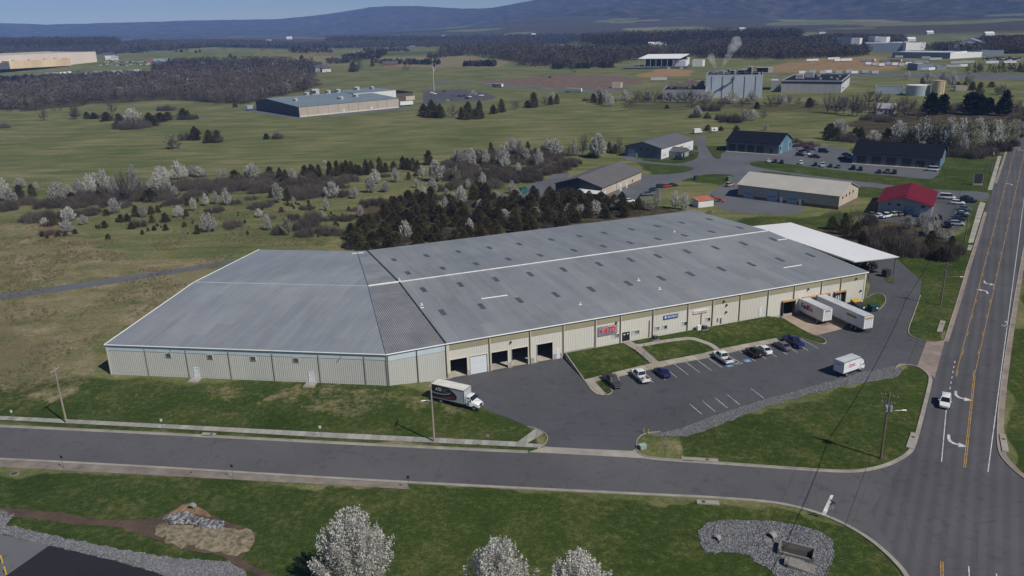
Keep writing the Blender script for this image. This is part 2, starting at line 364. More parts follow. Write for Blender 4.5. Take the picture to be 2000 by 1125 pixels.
# cover regions given by their outline on the ground: (polygon, channel, amount)
MOWN, DRY, SCRUB, SOIL, WOOD, PLOW = range(6)
REG = [
 (fm([(1320, 72), (1450, 66), (1600, 66), (1600, 71), (1440, 76), (1340, 80)]), DRY, .6), (fm([(1860, 74), (1990, 66), (2050, 68), (2050, 76), (1870, 81)]), DRY, .55), (fm([(300, 108), (420, 90), (600, 95), (720, 103), (640, 114), (480, 121), (330, 120)]), DRY, .28), (fm([(640, 108), (860, 98), (1000, 100), (860, 106), (700, 114)]), MOWN, .5), (fm([(520, 84), (640, 80), (660, 84), (540, 88)]), DRY, .6),
 (fm([(-300, 905), (900, 958), (1330, 972), (1560, 990), (1700, 1050), (1770, 1125), (1900, 1500), (1000, 2600), (-500, 1600)]), MOWN, 1.0),
 (fm([(1325, 852), (1480, 800), (1640, 755), (1745, 738), (1757, 708), (1830, 715), (1790, 900), (1600, 925), (1320, 905)]), MOWN, 1.0),
 (fm([(1240, 850), (1330, 835), (1330, 905), (1240, 890)]), DRY, .45),
 (fm([(-200, 815), (-200, 770), (200, 735), (600, 745), (860, 770), (1060, 830), (1060, 885), (600, 866)]), MOWN, .75),
 (fm([(300, 755), (420, 748), (660, 752), (840, 775), (980, 815), (700, 818), (420, 795), (150, 770)]), DRY, .4),
 (fm([(1560, 480), (1760, 480), (1870, 470), (1960, 330), (1990, 370), (1850, 700), (1770, 660), (1700, 560)]), MOWN, 1.0),
 (fm([(1950, 740), (2010, 480), (2400, 480), (2600, 1200), (2000, 960)]), MOWN, .9),
 (fm([(1360, 420), (1560, 425), (1700, 400), (1720, 380), (1640, 450), (1560, 470), (1360, 440)]), MOWN, .7),
 (fm([(1220, 285), (1700, 290), (1960, 300), (1950, 380), (1850, 400), (1260, 345)]), MOWN, .8),
 (fm([(-100, 780), (-100, 470), (60, 420), (250, 500), (480, 500), (220, 660), (200, 735), (90, 790)]), DRY, .5),
 (fm([(-100, 560), (200, 545), (450, 505), (460, 490), (200, 520), (-100, 545)]), DRY, .5),
 (fm([(-100, 600), (60, 620), (130, 740), (-100, 790)]), SCRUB, .42),
 (fm([(20, 470), (300, 400), (640, 380), (720, 470), (500, 500), (250, 500)]), DRY, .3),
 (fm([(-50, 395), (120, 390), (220, 345), (420, 335), (660, 330), (900, 290), (1100, 285), (1240, 300), (1100, 345), (1000, 400), (700, 460), (620, 380), (300, 400), (120, 430), (-50, 460)]), SCRUB, .35),
 (fm([(680, 480), (700, 400), (900, 380), (1100, 375), (1230, 390), (1360, 410), (1200, 430), (800, 480)]), WOOD, .8),
 (fm([(0, 350), (60, 330), (500, 310), (900, 270), (1250, 255), (1340, 235), (1000, 240), (700, 270), (300, 300), (0, 320)]), DRY, .18),
 (fm([(100, 225), (330, 245), (380, 262), (150, 262)]), DRY, .35), (fm([(260, 230), (480, 205), (560, 232), (480, 250), (330, 245)]), DRY, .3),
 (fm([(-50, 215), (-50, 150), (100, 146), (300, 140), (430, 133), (620, 118), (620, 165), (590, 178), (520, 190), (470, 205), (330, 195), (220, 200), (60, 216)]), WOOD, 1.0),
 (fm([(940, 160), (1075, 147), (1210, 149), (1262, 157), (1195, 176), (1100, 172), (985, 165)]), PLOW, .9),
 (fm([(735, 113), (920, 108), (995, 119), (985, 131), (760, 132)]), DRY, .8),
 (fm([(1232, 149), (1292, 134), (1345, 136), (1350, 150)]), SOIL, .95),
 (fm([(1440, 145), (1500, 128), (1570, 115), (1690, 108), (1765, 116), (1785, 131), (1700, 141), (1560, 143)]), SOIL, .55),
 (fm([(1050, 97), (1120, 89), (1230, 90), (1345, 92), (1340, 97), (1180, 99)]), SOIL, .5),
 (fm([(1460, 200), (1640, 215), (1700, 235), (1640, 258), (1500, 262), (1380, 245), (1200, 225)]), MOWN, .35),
 (fm([(1640, 270), (1650, 245), (1750, 215), (1900, 200), (2050, 215), (2050, 255), (1960, 300), (1700, 292)]), WOOD, 1.0),
 (fm([(1620, 490), (1610, 445), (1700, 425), (1830, 445), (1870, 490), (1800, 505), (1700, 500)]), WOOD, .9),
 (fm([(1200, 220), (1200, 195), (1400, 195), (1640, 200), (1760, 205), (1640, 225), (1400, 215)]), WOOD, .5),
]
def build_ground():
    rr = [6.0]
    while rr[-1] < 9300: rr.append(rr[-1]*1.0115+.02)
    rr = np.array(rr); az = np.radians(np.linspace(-64, 64, 520)); r, a = np.meshgrid(rr, az, indexing='ij')
    x = (r*np.sin(a)).ravel(); y = (r*np.cos(a)).ravel(); z = T(x, y)
    n, k = len(rr), len(az); i = np.arange(n-1)[:, None]*k+np.arange(k-1)[None]; i = i.ravel()
    F = np.stack([i, i+1, i+1+k, i+k], 1)[:, ::-1]
    ch = np.zeros((6, len(x))); rad = np.hypot(x, y)
    wx = x+(fbm(x, y, 14, 1)-.5)*np.clip(rad*.07, 5, 60); wy = y+(fbm(x, y, 14, 5)-.5)*np.clip(rad*.07, 5, 60)
    for poly, c, v in REG:
        k_ = inpoly(wx, wy, poly); ch[c, k_] = np.maximum(ch[c, k_], v)
    far = sstep(900, 1700, rad); fw_ = fbm(x, y, 420, 11, 3)
    ch[WOOD] = np.maximum(ch[WOOD], sstep(2300, 3200, rad)*np.where(fw_ > .45, .95, 0)); ch[DRY] = np.maximum(ch[DRY], far*sstep(.5, .75, fbm(x, y, 300, 21, 3))*.7)
    # soften
    for c in range(6):
        g = ch[c].reshape(n, k); 
        for _ in range(2): g = (g+np.roll(g, 1, 0)+np.roll(g, -1, 0)+np.roll(g, 1, 1)+np.roll(g, -1, 1))/5
        ch[c] = g.ravel()
    me = npmesh('ground', np.stack([x, y, z], 1), F, GROUND_M)
    for nm, cs in (('cover', (MOWN, DRY, SCRUB)), ('cover_two', (SOIL, WOOD, PLOW))):
        at_ = me.attributes.new(nm, 'FLOAT_COLOR', 'POINT'); d = np.ones((len(x), 4), np.float32)
        for q, c in enumerate(cs): d[:, q] = ch[c]
        at_.data.foreach_set('color', d.ravel())
    me.polygons.foreach_set('use_smooth', [True]*len(me.polygons)); o = nplink('ground', me); tag(o, kind='structure')
def ground_mat(name, attr=True, mown=1.0, dry=.12):
    m, n, l, b = newmat(name); v = geo(n)
    big = noise(n, l, v, .016, 5, .6, .4); mid = noise(n, l, v, .11, 5, .62, .5); sm = noise(n, l, v, .9, 5, .7); fine = noise(n, l, v, 3.6, 5, .75)
    str_ = noise(n, l, scaled(n, l, v, (.032, .13, 1), R(10)), 1.0, 5, .6, .4)
    # meadow
    r = ramp(n, [(.36, (.066, .092, .026)), (.47, (.108, .126, .046)), (.55, (.155, .155, .068)), (.64, (.215, .19, .1))]); l.new(mth(n, l, 'ADD', mth(n, l, 'MULTIPLY', str_, .62), mth(n, l, 'MULTIPLY', big, .38)), r.inputs[0]); meadow = r.outputs[0]
    # mown lawn: dark green, thatch flecks
    r = ramp(n, [(.32, (.026, .045, .008)), (.5, (.041, .064, .013)), (.66, (.072, .088, .026))]); l.new(mth(n, l, 'ADD', mth(n, l, 'MULTIPLY', mid, .55), mth(n, l, 'MULTIPLY', big, .45)), r.inputs[0]); lawn = r.outputs[0]
    tan = ramp(n, [(.3, (.125, .105, .055)), (.5, (.2, .165, .095)), (.68, (.28, .235, .15))]); l.new(mid, tan.inputs[0])
    brn = ramp(n, [(.3, (.055, .038, .026)), (.6, (.11, .078, .052)), (.8, (.17, .125, .085))]); l.new(mid, brn.inputs[0])
    soil = ramp(n, [(.3, (.2, .115, .06)), (.55, (.3, .19, .1)), (.75, (.38, .27, .16))]); l.new(mth(n, l, 'ADD', mth(n, l, 'MULTIPLY', str_, .6), mth(n, l, 'MULTIPLY', mid, .4)), soil.inputs[0])
    wood = ramp(n, [(.3, (.03, .03, .015)), (.55, (.06, .05, .03)), (.75, (.1, .082, .05))]); l.new(mid, wood.inputs[0])
    plow = ramp(n, [(.3, (.11, .075, .06)), (.6, (.17, .12, .1)), (.8, (.16, .15, .09))]); l.new(mid, plow.inputs[0])
    def thr(w, nz, k=3.0):                              # weight broken up by noise
        return mth(n, l, 'MULTIPLY_ADD', mth(n, l, 'SUBTRACT', mth(n, l, 'ADD', w, nz), 1.0), k, True) if False else mth(n, l, 'MULTIPLY', mth(n, l, 'SUBTRACT', mth(n, l, 'ADD', w, nz), .86), k, True)
    pat = mth(n, l, 'ADD', mth(n, l, 'MULTIPLY', mid, .6), mth(n, l, 'MULTIPLY', sm, .4))
    if attr:
        a1 = n.new('ShaderNodeAttribute'); a1.attribute_name = 'cover'; a2 = n.new('ShaderNodeAttribute'); a2.attribute_name = 'cover_two'
        s1 = n.new('ShaderNodeSeparateColor'); l.new(a1.outputs['Color'], s1.inputs[0]); s2 = n.new('ShaderNodeSeparateColor'); l.new(a2.outputs['Color'], s2.inputs[0])
        c = mixc(n, l, thr(s1.outputs[0], pat, 5), meadow, lawn)
        c = mixc(n, l, thr(s1.outputs[1], pat, 4), c, tan.outputs[0]); c = mixc(n, l, thr(s1.outputs[2], pat, 4), c, brn.outputs[0])
        c = mixc(n, l, thr(s2.outputs[0], pat, 4), c, soil.outputs[0]); c = mixc(n, l, thr(s2.outputs[1], pat, 4), c, wood.outputs[0]); c = mixc(n, l, thr(s2.outputs[2], pat, 4), c, plow.outputs[0])
    else:
        c = mixc(n, l, thr(dry+0.0, pat, 4), lawn, tan.outputs[0])
    # dead thatch flecks everywhere
    fl = ramp(n, [(.5, (0, 0, 0)), (.66, (1, 1, 1))]); l.new(mth(n, l, 'ADD', mth(n, l, 'MULTIPLY', sm, .6), mth(n, l, 'MULTIPLY', mid, .4)), fl.inputs[0])
    c = mixc(n, l, mth(n, l, 'MULTIPLY', fl.outputs[0], .4), c, (.16, .125, .06))
    rf = ramp(n, [(.3, (.36, .38, .36)), (.5, (1, 1, 1)), (.7, (1.95, 1.8, 1.6))]); l.new(mth(n, l, 'ADD', mth(n, l, 'MULTIPLY', fine, .5), mth(n, l, 'MULTIPLY', sm, .5)), rf.inputs[0])
    c = mixc(n, l, .9, c, rf.outputs[0], 'MULTIPLY'); l.new(c, b.inputs['Base Color'])
    b.inputs['Roughness'].default_value = .95; b.inputs['Specular IOR Level'].default_value = .1
    bump(n, l, b, mth(n, l, 'ADD', mth(n, l, 'MULTIPLY', fine, .12), mth(n, l, 'MULTIPLY', sm, .5)), .7, .35); return m
GROUND_M = ground_mat('ground_cover'); LAWN_M = ground_mat('lawn_grass', False, dry=.1); LAWN_DRY = ground_mat('worn_grass', False, dry=.38)
build_ground()
# ------------------------------------------------------------------ roads and paving
RD = at(1939.6, 745)-at(1929.5, 922); RD /= np.linalg.norm(RD); RANG = math.atan2(RD[1], RD[0])
ASPH_ST = asphalt('street_asphalt', (.098, .096, .1)); ASPH_LOT = asphalt('lot_asphalt', (.082, .083, .09))
ASPH_RD = asphalt('road_asphalt', (.086, .085, .09), tracks=(RANG+math.pi/2, 1.85, .6)); ASPH_NEW = asphalt('fresh_asphalt', (.02, .02, .023), False)
GRAV = mat('gravel', (.16, .16, .17), .95, .3, .35, bmp=.6); ROADG = asphalt('lane_gravel', (.112, .117, .128), False)
CONC = mat('concrete', (.3, .275, .235), .9, .16, .35, bmp=.2); CONC2 = mat('old_concrete', (.25, .2, .165), .9, .2, .3, bmp=.2); CONCW = mat('pale_concrete', (.4, .385, .35), .9, .14, .4)
WHITE_LINE = mat('white_road_paint', (.52, .52, .52), .8, .28, 1.2); YELLOW_LINE = mat('yellow_road_paint', (.42, .24, .05), .8, .3, 1.5); BLUE_LINE = mat('blue_road_paint', (.1, .26, .42), .8, .2, 2)
# kerb lines (ground points)
N_KERB = world([(-700, 800), (0, 831), (330, 847), (660, 864.5), (900, 876), (1031, 882)])
S_KERB = world([(-700, 864), (0, 897), (330, 915), (670, 936.5), (1000, 954), (1330, 969.6), (1411, 974), (1505, 981), (1560, 992), (1607, 1006), (1654, 1027), (1695, 1052), (1728, 1079), (1752, 1103), (1769, 1125), (1800, 1190), (1830, 1290)])
TRI_S = world([(1241, 878), (1250, 889), (1268, 894.5), (1330, 899), (1404, 904), (1533, 913), (1647, 920.8), (1688, 918.5), (1735, 907), (1769, 888.5), (1782.6, 873), (1800, 808), (1816, 745), (1815, 734), (1803, 722), (1791, 716), (1775, 712.5), (1757, 712.5)])
W_KERB = world([(1845, 666), (1870, 588), (1889, 523.5), (1903.5, 479), (1923, 414)])
W_KERB2 = world([(1943, 358), (1961, 306), (1967.4, 284), (1974, 272), (1984, 265), (2000, 259), (2040, 247)])
E_KERB = world([(2500, 1275), (2150, 1020), (2000, 937), (1961.5, 900), (1949.7, 880), (1948, 829), (1956.5, 745), (1977, 610), (2000, 481), (2022, 380), (2042, 300), (2060, 262), (2085, 245)])
N_KERB, S_KERB, TRI_S, W_KERB2, E_KERB = [smooth_line(k, 2) for k in (N_KERB, S_KERB, TRI_S, W_KERB2, E_KERB)]
street_poly = list(N_KERB)+world([(1065, 872), (1241, 881)])+TRI_S[:int(len(TRI_S)*.62)]+world([(1822, 740), (1930, 745), (1925, 870), (1910, 1000), (1905, 1125), (1900, 1300)])+list(S_KERB)[::-1]
sheet('street', street_poly, AZ, ASPH_ST)
road_poly = [tuple(at(1830, 1290)), tuple(at(1769, 1125)), tuple(at(1700, 1000))]+[tuple(p) for p in world([(1740, 935), (1782, 880), (1800, 808), (1816, 745), (1820, 738), (1845, 666)])]+[tuple(p) for p in W_KERB]+world([(1934, 385)])+list(W_KERB2)+list(E_KERB)[::-1]+[tuple(at(2100, 1600))]
sheet('road', road_poly, AZ+.006, ASPH_RD)
lot_poly = world([(830, 752), (876, 732), (985, 712), (1098, 697)])+[wall(s, 0, -.2)[:2] for s in (30, 60, 90, 108)]+world([(1700, 560), (1690, 520), (1720, 505), (1745, 500), (1765, 518), (1800, 548), (1797, 577), (1780, 620), (1772, 652), (1809, 668), (1791, 716), (1757, 713), (1740, 716), (1690, 726), (1640, 739), (1560, 762), (1500, 778), (1430, 800), (1380, 817), (1330, 837), (1290, 844), (1261, 846), (1243, 861), (1241, 882), (1065, 873), (1072, 856), (1064, 845), (1048, 836), (1030, 832), (990, 815), (958, 803), (930, 791), (880, 777), (845, 765)])
sheet('parking_lot', lot_poly, AZ-.004, ASPH_LOT)
sheet('rear_driveway', world([(1690, 520), (1745, 500), (1700, 478), (1500, 440), (1480, 446), (1560, 478)]), AZ-.006, ASPH_LOT)
sheet('driveway_apron', world([(1031, 883), (1065, 872.5), (1150, 877), (1241, 881), (1268, 896), (1150, 889)]), CZ+.004, CONC)
sheet('driveway_apron', world([(1809.6, 667), (1828, 669.5), (1845, 666), (1835, 705), (1826, 738), (1815, 730), (1791, 716)]), CZ+.004, CONC2)
for nm, k, w in (('kerb', N_KERB, .55), ('kerb', S_KERB, -.55), ('kerb', TRI_S, .5), ('kerb', W_KERB, .8), ('kerb', W_KERB2, .8), ('kerb', E_KERB, .9)):
    ribbon('gutter', k, abs(w), AZ+.002, AZ+.010, CONC2 if abs(w) > .6 else CONC, -1 if w > 0 else 1)
    ribbon('kerb', k, .17, GZ-.05, AZ+.13, CONC, 1 if w > 0 else -1)
ISL = smooth_line(world([(1030, 833), (1048, 836.5), (1064, 844), (1072, 856), (1066, 867), (1051, 877)]), 2); ribbon('kerb', ISL, .16, GZ-.05, AZ+.12, CONC, -1)
ribbon('kerb', smooth_line(world([(1243, 876), (1242, 861), (1250, 851), (1263, 845), (1290, 843)]), 2), .16, GZ-.05, AZ+.12, CONC, -1)
ribbon('kerb', smooth_line(world([(1797, 577), (1784, 614), (1772, 645), (1776, 656), (1795, 663), (1809.6, 667), (1830, 669), (1845, 666)]), 2), .17, GZ-.05, AZ+.13, CONC, 1)
ribbon('kerb', smooth_line(world([(1757, 712.5), (1750, 716), (1748, 722)]), 1), .17, GZ-.05, AZ+.13, CONC, 1)
# sidewalks
SW_T = world([(-700, 778), (0, 812.5), (330, 829), (670, 846.5), (1011, 863), (1048, 836)]); SW_B = world([(1064, 845), (1030, 866), (1060, 868), (1052, 874.5), (1000, 872), (660, 856), (330, 837), (0, 820), (-700, 787)])
JOINT = None
def slabbed(name, col, ang, step):
    m, n, l, b = newmat(name); v = scaled(n, l, geo(n), (1, 1, 1), -ang); sx = n.new('ShaderNodeSeparateXYZ'); l.new(v, sx.inputs[0])
    q = mth(n, l, 'FRACT', mth(n, l, 'DIVIDE', sx.outputs[0], step)); j = mth(n, l, 'LESS_THAN', q, .05)
    c = n.new('ShaderNodeTexWhiteNoise'); c.noise_dimensions = '1D'; l.new(mth(n, l, 'FLOOR', mth(n, l, 'DIVIDE', sx.outputs[0], step)), c.inputs['W'])
    r = ramp(n, [(0, tuple(k*.82 for k in col)), (1, tuple(k*1.16 for k in col))]); l.new(c.outputs['Value'], r.inputs[0])
    f = noise(n, l, geo(n), .5, 5, .6); rr_ = ramp(n, [(.3, (.82, .8, .78)), (.7, (1.12, 1.12, 1.12))]); l.new(f, rr_.inputs[0])
    o = mixc(n, l, 1.0, r.outputs[0], rr_.outputs[0], 'MULTIPLY'); o = mixc(n, l, j, o, tuple(k*.5 for k in col)); l.new(o, b.inputs['Base Color']); b.inputs['Roughness'].default_value = .9; return m
SA = math.atan2(*(A2-A1)[::-1]); SLAB = slabbed('sidewalk_slabs', (.32, .31, .28), SA, 1.5); SLABR = slabbed('road_sidewalk_slabs', (.36, .34, .30), RANG, 1.6); SLABF = slabbed('lot_sidewalk_slabs', (.36, .32, .26), math.atan2(UF[1], UF[0]), 2.4)
sheet('sidewalk', SW_T+SW_B, AZ+.03, SLAB)
so_ = sheet('sidewalk', world([(-700, 868), (0, 898.5), (330, 916.5), (670, 938), (795, 945), (800, 956), (670, 948.5), (330, 930), (0, 912.5), (-700, 880)]), AZ+.034, mat('worn_walk', (.2, .17, .142), .95, .24, .35, bmp=.3))
sheet('sidewalk', world([(1891, 474), (1911, 402), (1915, 394), (1925, 397), (1919, 416), (1901, 474)]), AZ+.03, SLABR)
sheet('sidewalk', world([(1929, 371), (1949, 305), (1956, 305), (1938, 371)]), AZ+.03, SLABR)
# drain inlets in the kerbs
def inlet(a, b, w, lab):
    p, q = at(*a), at(*b); d = q-p; L = np.linalg.norm(d); t = thing('drain_inlet', lab, 'drain inlet', (p[0], p[1], AZ), math.atan2(d[1], d[0]), 'kerb drain inlets')
    MB().box((0, 0, -.1), (L, w*.75, .16)).build('slab', CONC, t, bevel=.02); MB().box((.15, -.03, -.05), (L-.15, .001, .12)).build('throat', mat('drain_dark', (.01, .01, .01), .9), t)
    MB().tube((L*.7, w*.38, .16), (L*.7, w*.38, .175), .3, n=14).build('lid', mat('cast_iron', (.06, .055, .05), .7), t)
inlet((392, 850.5), (418, 852), 1.2, 'concrete drain inlet in the near sidewalk kerb below the warehouse wing')
inlet((1331, 899), (1403, 903.5), 1.3, 'long concrete drain inlet at the foot of the triangular lawn')
inlet((1404, 979.5), (1360, 977), 1.3, 'concrete drain inlet in the south kerb opposite the triangular lawn')
inlet((1769, 874), (1779, 845), -1.5, 'pale drain inlet on the triangular lawn edge along the main road')
inlet((1957, 882), (1951, 848), -1.3, 'pale drain inlet on the far right kerb of the main road')
inlet((1840, 650), (1847, 628), 1.5, 'pale drain inlet above the concrete side driveway')
inlet((1896, 490), (1900, 480), 1.5, 'small pale drain inlet just below the end of the road sidewalk')
# painted lines
def line(a, b, w, m, z=MZ, name='road_marking'):
    a = np.array(a); b = np.array(b); d = (b-a)/np.linalg.norm(b-a); q = np.array([-d[1], d[0]])*w/2
    mb = MB(); mb.quad(*[(*p, z) for p in (a-q, b-q, b+q, a+q)]); return mb.add
class Paint:
    def __init__(s): s.mb = MB()
    def line(s, a, b, w, z=MZ):
        a = np.array(a); b = np.array(b); d = (b-a)/np.linalg.norm(b-a); q = np.array([-d[1], d[0]])*w/2
        s.mb.quad(*[(*p, z) for p in (a-q, b-q, b+q, a+q)])
    def poly(s, pts, z=MZ): s.mb.add([(*p, z) for p in pts], [tuple(range(len(pts)))])
    def out(s, name, m): o = s.mb.build(name, m); o['kind'] = 'structure'
w_, y_ = Paint(), Paint()
RN = np.array([RD[1], -RD[0]])                          # to the right of the road
ya0 = at(1884, 912); yb = at(1862, 750); yt = at(1961.5, 370)
def off(p, k): return np.array(p)+RN*k
# solid white edge of the cycle lane
e0 = at(1929.5, 922); e1 = at(2000, 390); ed = (e1-e0)/np.linalg.norm(e1-e0); w_.line(e0, e0+ed*260, .14); 
w_.line(at(1946, 1120), at(1948, 1135), .14); w_.line(at(1892, 1106), at(1893.5, 1130), .14)
# turn lane line: solid then dotted
w_.line(at(1839, 902), at(1848, 801), .14)
a, b = at(1849, 795), at(1866, 700)
for k in range(9): w_.line(a+(b-a)*k/9, a+(b-a)*(k+.45)/9, .14)
# double yellow at the stop line
for o in (-.13, .13): y_.line(off(at(1884, 913), o), off(at(1903, 735), o), .11); y_.line(off(at(1839.5, 1096), o), off(at(1840, 1130), o), .11)
# centre turn lane: solid outside, dashes inside, both sides
for (p0, p1, sgn) in ((at(1866, 735), at(1961.5, 370), 1), (at(1903, 735), at(1985, 370), -1)):
    d = (p1-p0); L = np.linalg.norm(d); d /= L; y_.line(p0, p0+d*(L+120), .11)
    for k in np.arange(0, L+110, 12.2): y_.line(off(p0+d*k, .24*sgn), off(p0+d*(k+3), .24*sgn), .11)
w_.poly([at(*p) for p in ((1604, 1005.5), (1622, 967), (1628, 967), (1613, 1006.5))])   # stop bar
def arrow(c, ang, s=1.0, turn=True, mirror=1, name='road_marking'):
    "left turn arrow painted on the lane, heading along ang"
    d = np.array([math.cos(ang), math.sin(ang)]); q = np.array([-d[1], d[0]])*mirror
    P = lambda x, y: c+d*x*s+q*y*s
    if turn:
        sh = [(-1.3, -.5), (-1.3, -.24), (-.6, -.22), (-.1, -.1), (.2, .15), (.32, .55), (.58, .55), (.5, .05), (.2, -.28), (-.25, -.46)]
        w_.poly([P(*p) for p in sh][::-1 if mirror < 0 else 1]); w_.poly([P(*p) for p in ((.0, .55), (.95, .55), (.5, 1.35))][::-1 if mirror < 0 else 1])
arrow(at(1873, 774), RANG+math.pi, 1.7); arrow(at(1860, 862), RANG+math.pi, 1.7)
arrow(at(1927, 553), RANG+math.pi, 1.5); arrow(at(1924, 569), RANG, 1.5)
arrow(at(1974, 360.), RANG, 1.5); arrow(at(1990, 289.), RANG, 1.5); arrow(at(1991, 293.), RANG+math.pi, 1.5)
# cycle symbol and arrow
bc = at(1965, 637); 
for sx in (-.55, .55):
    c = bc+RD*.0+RN*sx
    for k in range(10):
        t0, t1 = 2*math.pi*k/10, 2*math.pi*(k+1)/10; w_.line(c+RN*math.cos(t0)*.36+RD*math.sin(t0)*.36, c+RN*math.cos(t1)*.36+RD*math.sin(t1)*.36, .12)
w_.line(bc-RN*.5, bc+RN*.1+RD*.7, .12); w_.line(bc+RN*.5, bc+RN*.1+RD*.7, .12); w_.line(bc+RN*.1+RD*.7, bc-RN*.1+RD*1.1, .2)
w_.poly([bc+RD*2.2+RN*-.1, bc+RD*2.2+RN*.1, bc+RD*3+RN*.1, bc+RD*3-RN*.1]); w_.poly([bc+RD*2.9+RN*-.4, bc+RD*2.9+RN*.4, bc+RD*3.7])
# parking stalls
sv = np.array([.298, -.954]); s0 = at(1272, 719.6)
LAST = 13
for k in range(-2, 15):
    if k in (7,): continue
    p = s0+UF*2.72*k; 
    if k >= -2: w_.line(p, p+sv*5.9, .11)
for a, b in (((1347, 789), (1371, 809)), ((1372, 783), (1397, 804)), ((1396.5, 777), (1421, 797)), ((1419.5, 770), (1445, 790.6)), ((1467, 759), (1492, 778))): w_.line(at(*a), at(*b), .11)
hx = [at(*p) for p in ((1425, 697.5), (1451, 709.5), (1438, 712), (1412, 699))]
for i in range(4): w_.line(hx[i], hx[(i+1) % 4], .11)
for t in (.25, .5, .75): w_.line(hx[0]+(hx[1]-hx[0])*t, hx[3]+(hx[2]-hx[3])*min(1, t+.2), .11)
b_ = Paint()
for c in (at(1460, 704.5), at(1424, 713.5)):
    b_.poly([c+UF*x+sv*y for x, y in ((-.75, -.7), (.75, -.7), (.75, .7), (-.75, .7))], MZ)
    w_.line(c+sv*-.45, c+sv*.1, .12, MZ+.004); w_.line(c+sv*.1, c+sv*.15+UF*.35, .12, MZ+.004); w_.line(c+sv*.45-UF*.3, c+sv*.1-UF*.35, .12, MZ+.004); w_.line(c+sv*.45-UF*.3, c+sv*.45+UF*.2, .12, MZ+.004)
w_.out('road_marking', WHITE_LINE); y_.out('road_marking', YELLOW_LINE); b_.out('road_marking', BLUE_LINE)
# ------------------------------------------------------------------ front lawn, walks and steps
def zlawn(x, y):
    d = (x-FL[0])*NF[0]+(y-FL[1])*NF[1]; return float(-1.0*sstep(1.5, 11.3, d))
def wl(s, d): p = FL+UF*s+NF*d; return (p[0], p[1])
lawn = [wl(26.4, .05), wl(60, .05), wl(78.6, .05)]+[tuple(at(*p, -.9)) for p in ((1530, 628), (1560, 641), (1592, 655), (1608, 661), (1613, 668), (1607, 671.5), (1590, 667.5))]+[tuple(at(*p, -1.0)) for p in ((1560, 658), (1516, 660), (1407, 681), (1370, 690.7), (1284, 707), (1262, 712), (1199.5, 727), (1140.5, 741.5))]
sheet('lawn', lawn, -.03, LAWN_M, zlawn, 1.1)
sheet('sidewalk', [tuple(at(*p, -1.0)) for p in ((1140, 741.7), (1199.5, 727), (1262, 712), (1284, 707), (1370, 690.7), (1407, 681), (1516, 660), (1522, 665.5), (1505, 670), (1442.5, 683.5), (1384, 697.3), (1315.5, 709.8), (1272, 719.7), (1223.8, 731.6), (1176, 741.8), (1161, 746), (1184, 771), (1176, 772.3), (1166, 770), (1156.5, 763.7))], -.985, SLABF)
mbk = MB()
front_edge = [tuple(at(*p, -1.0)) for p in ((1522, 665.5), (1442.5, 683.5), (1384, 697.3), (1315.5, 709.8), (1272, 719.7), (1176, 741.8))]; ribbon('kerb', front_edge, .16, GZ-.1, -.982, CONC, 1)
ribbon('kerb', smooth_line([tuple(at(*p, -1.0)) for p in ((1161, 746), (1184, 771), (1190, 770), (1196, 766), (1197.5, 761.5), (1176, 741.8))], 1), .15, GZ-.1, -.975, CONC, 1)
sheet('lawn', [tuple(at(*p, -1.0)) for p in ((1161.5, 746), (1176, 742), (1196.5, 761.5), (1194, 766), (1184.5, 770.5))], -1.0, LAWN_DRY)
ribbon('kerb', smooth_line([tuple(at(*p, -1.0)) for p in ((1522, 663), (1560, 658.5), (1590, 668), (1607, 672), (1614, 668), (1609, 660.5), (1592, 654.5))], 2), .16, GZ-.1, -.93, CONC, -1)
# low wall between the bays' apron and the lawn
rw0, rw1 = np.array(wl(26.15, 0)), at(1140.5, 742); d = rw1-rw0; Lw = np.linalg.norm(d)
t = thing('retaining_wall', 'low concrete retaining wall between the loading bays and the front lawn', 'wall', (*rw0, AZ), math.atan2(d[1], d[0])); mb = MB()
mb.add([(0, -.1, -.1), (Lw, -.1, -.1), (Lw, .12, -.1), (0, .12, -.1), (0, -.1, 1.2), (Lw, -.1, .14), (Lw, .12, .14), (0, .12, 1.2)], [(4, 5, 6, 7), (0, 1, 5, 4), (1, 2, 6, 5), (2, 3, 7, 6), (3, 0, 4, 7)]); mb.build('wall_body', CONC, t)
wp = [np.array(wl(40.85, .02)), np.array(at(1279, 708, -1.0))]; wd = (wp[1]-wp[0]); wL = np.linalg.norm(wd); wd /= wL
flight = thing('entrance_steps', 'concrete entrance walk with a flight of steps up to the office door', 'steps', (*wp[0], 0), math.atan2(wd[1], wd[0]))
MB().box((0, -1.0, -.5), (5.2, 1.0, .05)).build('landing', CONC, flight); mb = MB()
for k in range(6): mb.box((5.2+k*.85, -.95, -1.3), (5.2+(k+1)*.85, .95, .05-.16*(k+1)))
mb.build('steps', CONC, flight, bevel=.02); MB().box((5.2+6*.85, -1, -1.4), (wL+.1, 1, -.975)).build('lower_walk', CONC, flight)
for sy in (-.9, .9):
    mb = MB(); p0, p1, p2, p3 = (5.0, sy, .05), (5.0, sy, .95), (10.3, sy, -.05), (10.3, sy, -.97); mb.path([p0, p1, p2, p3], .03); mb.path([(7.6, sy, -.5), (7.6, sy, .45)], .025); mb.path([(5.0, sy, .5), (10.3, sy, -.5)], .02)
    mb.build('handrail', mat('dark_steel', (.03, .03, .03), .5), flight)
cp = smooth_line([tuple(at(*p, -.1)) for p in ((1241, 674), (1262, 676)) ][:1]+[tuple(at(*p, -.15)) for p in ((1247, 676.5), (1290, 668), (1330, 662.5))]+[tuple(at(*p, -.35)) for p in ((1352, 662), (1370, 666))]+[tuple(at(*p, -.8)) for p in ((1390, 674), (1402, 682))], 2)
ribbon('path', cp, 1.25, -.0, .035, CONC, 0, zf=zlawn)
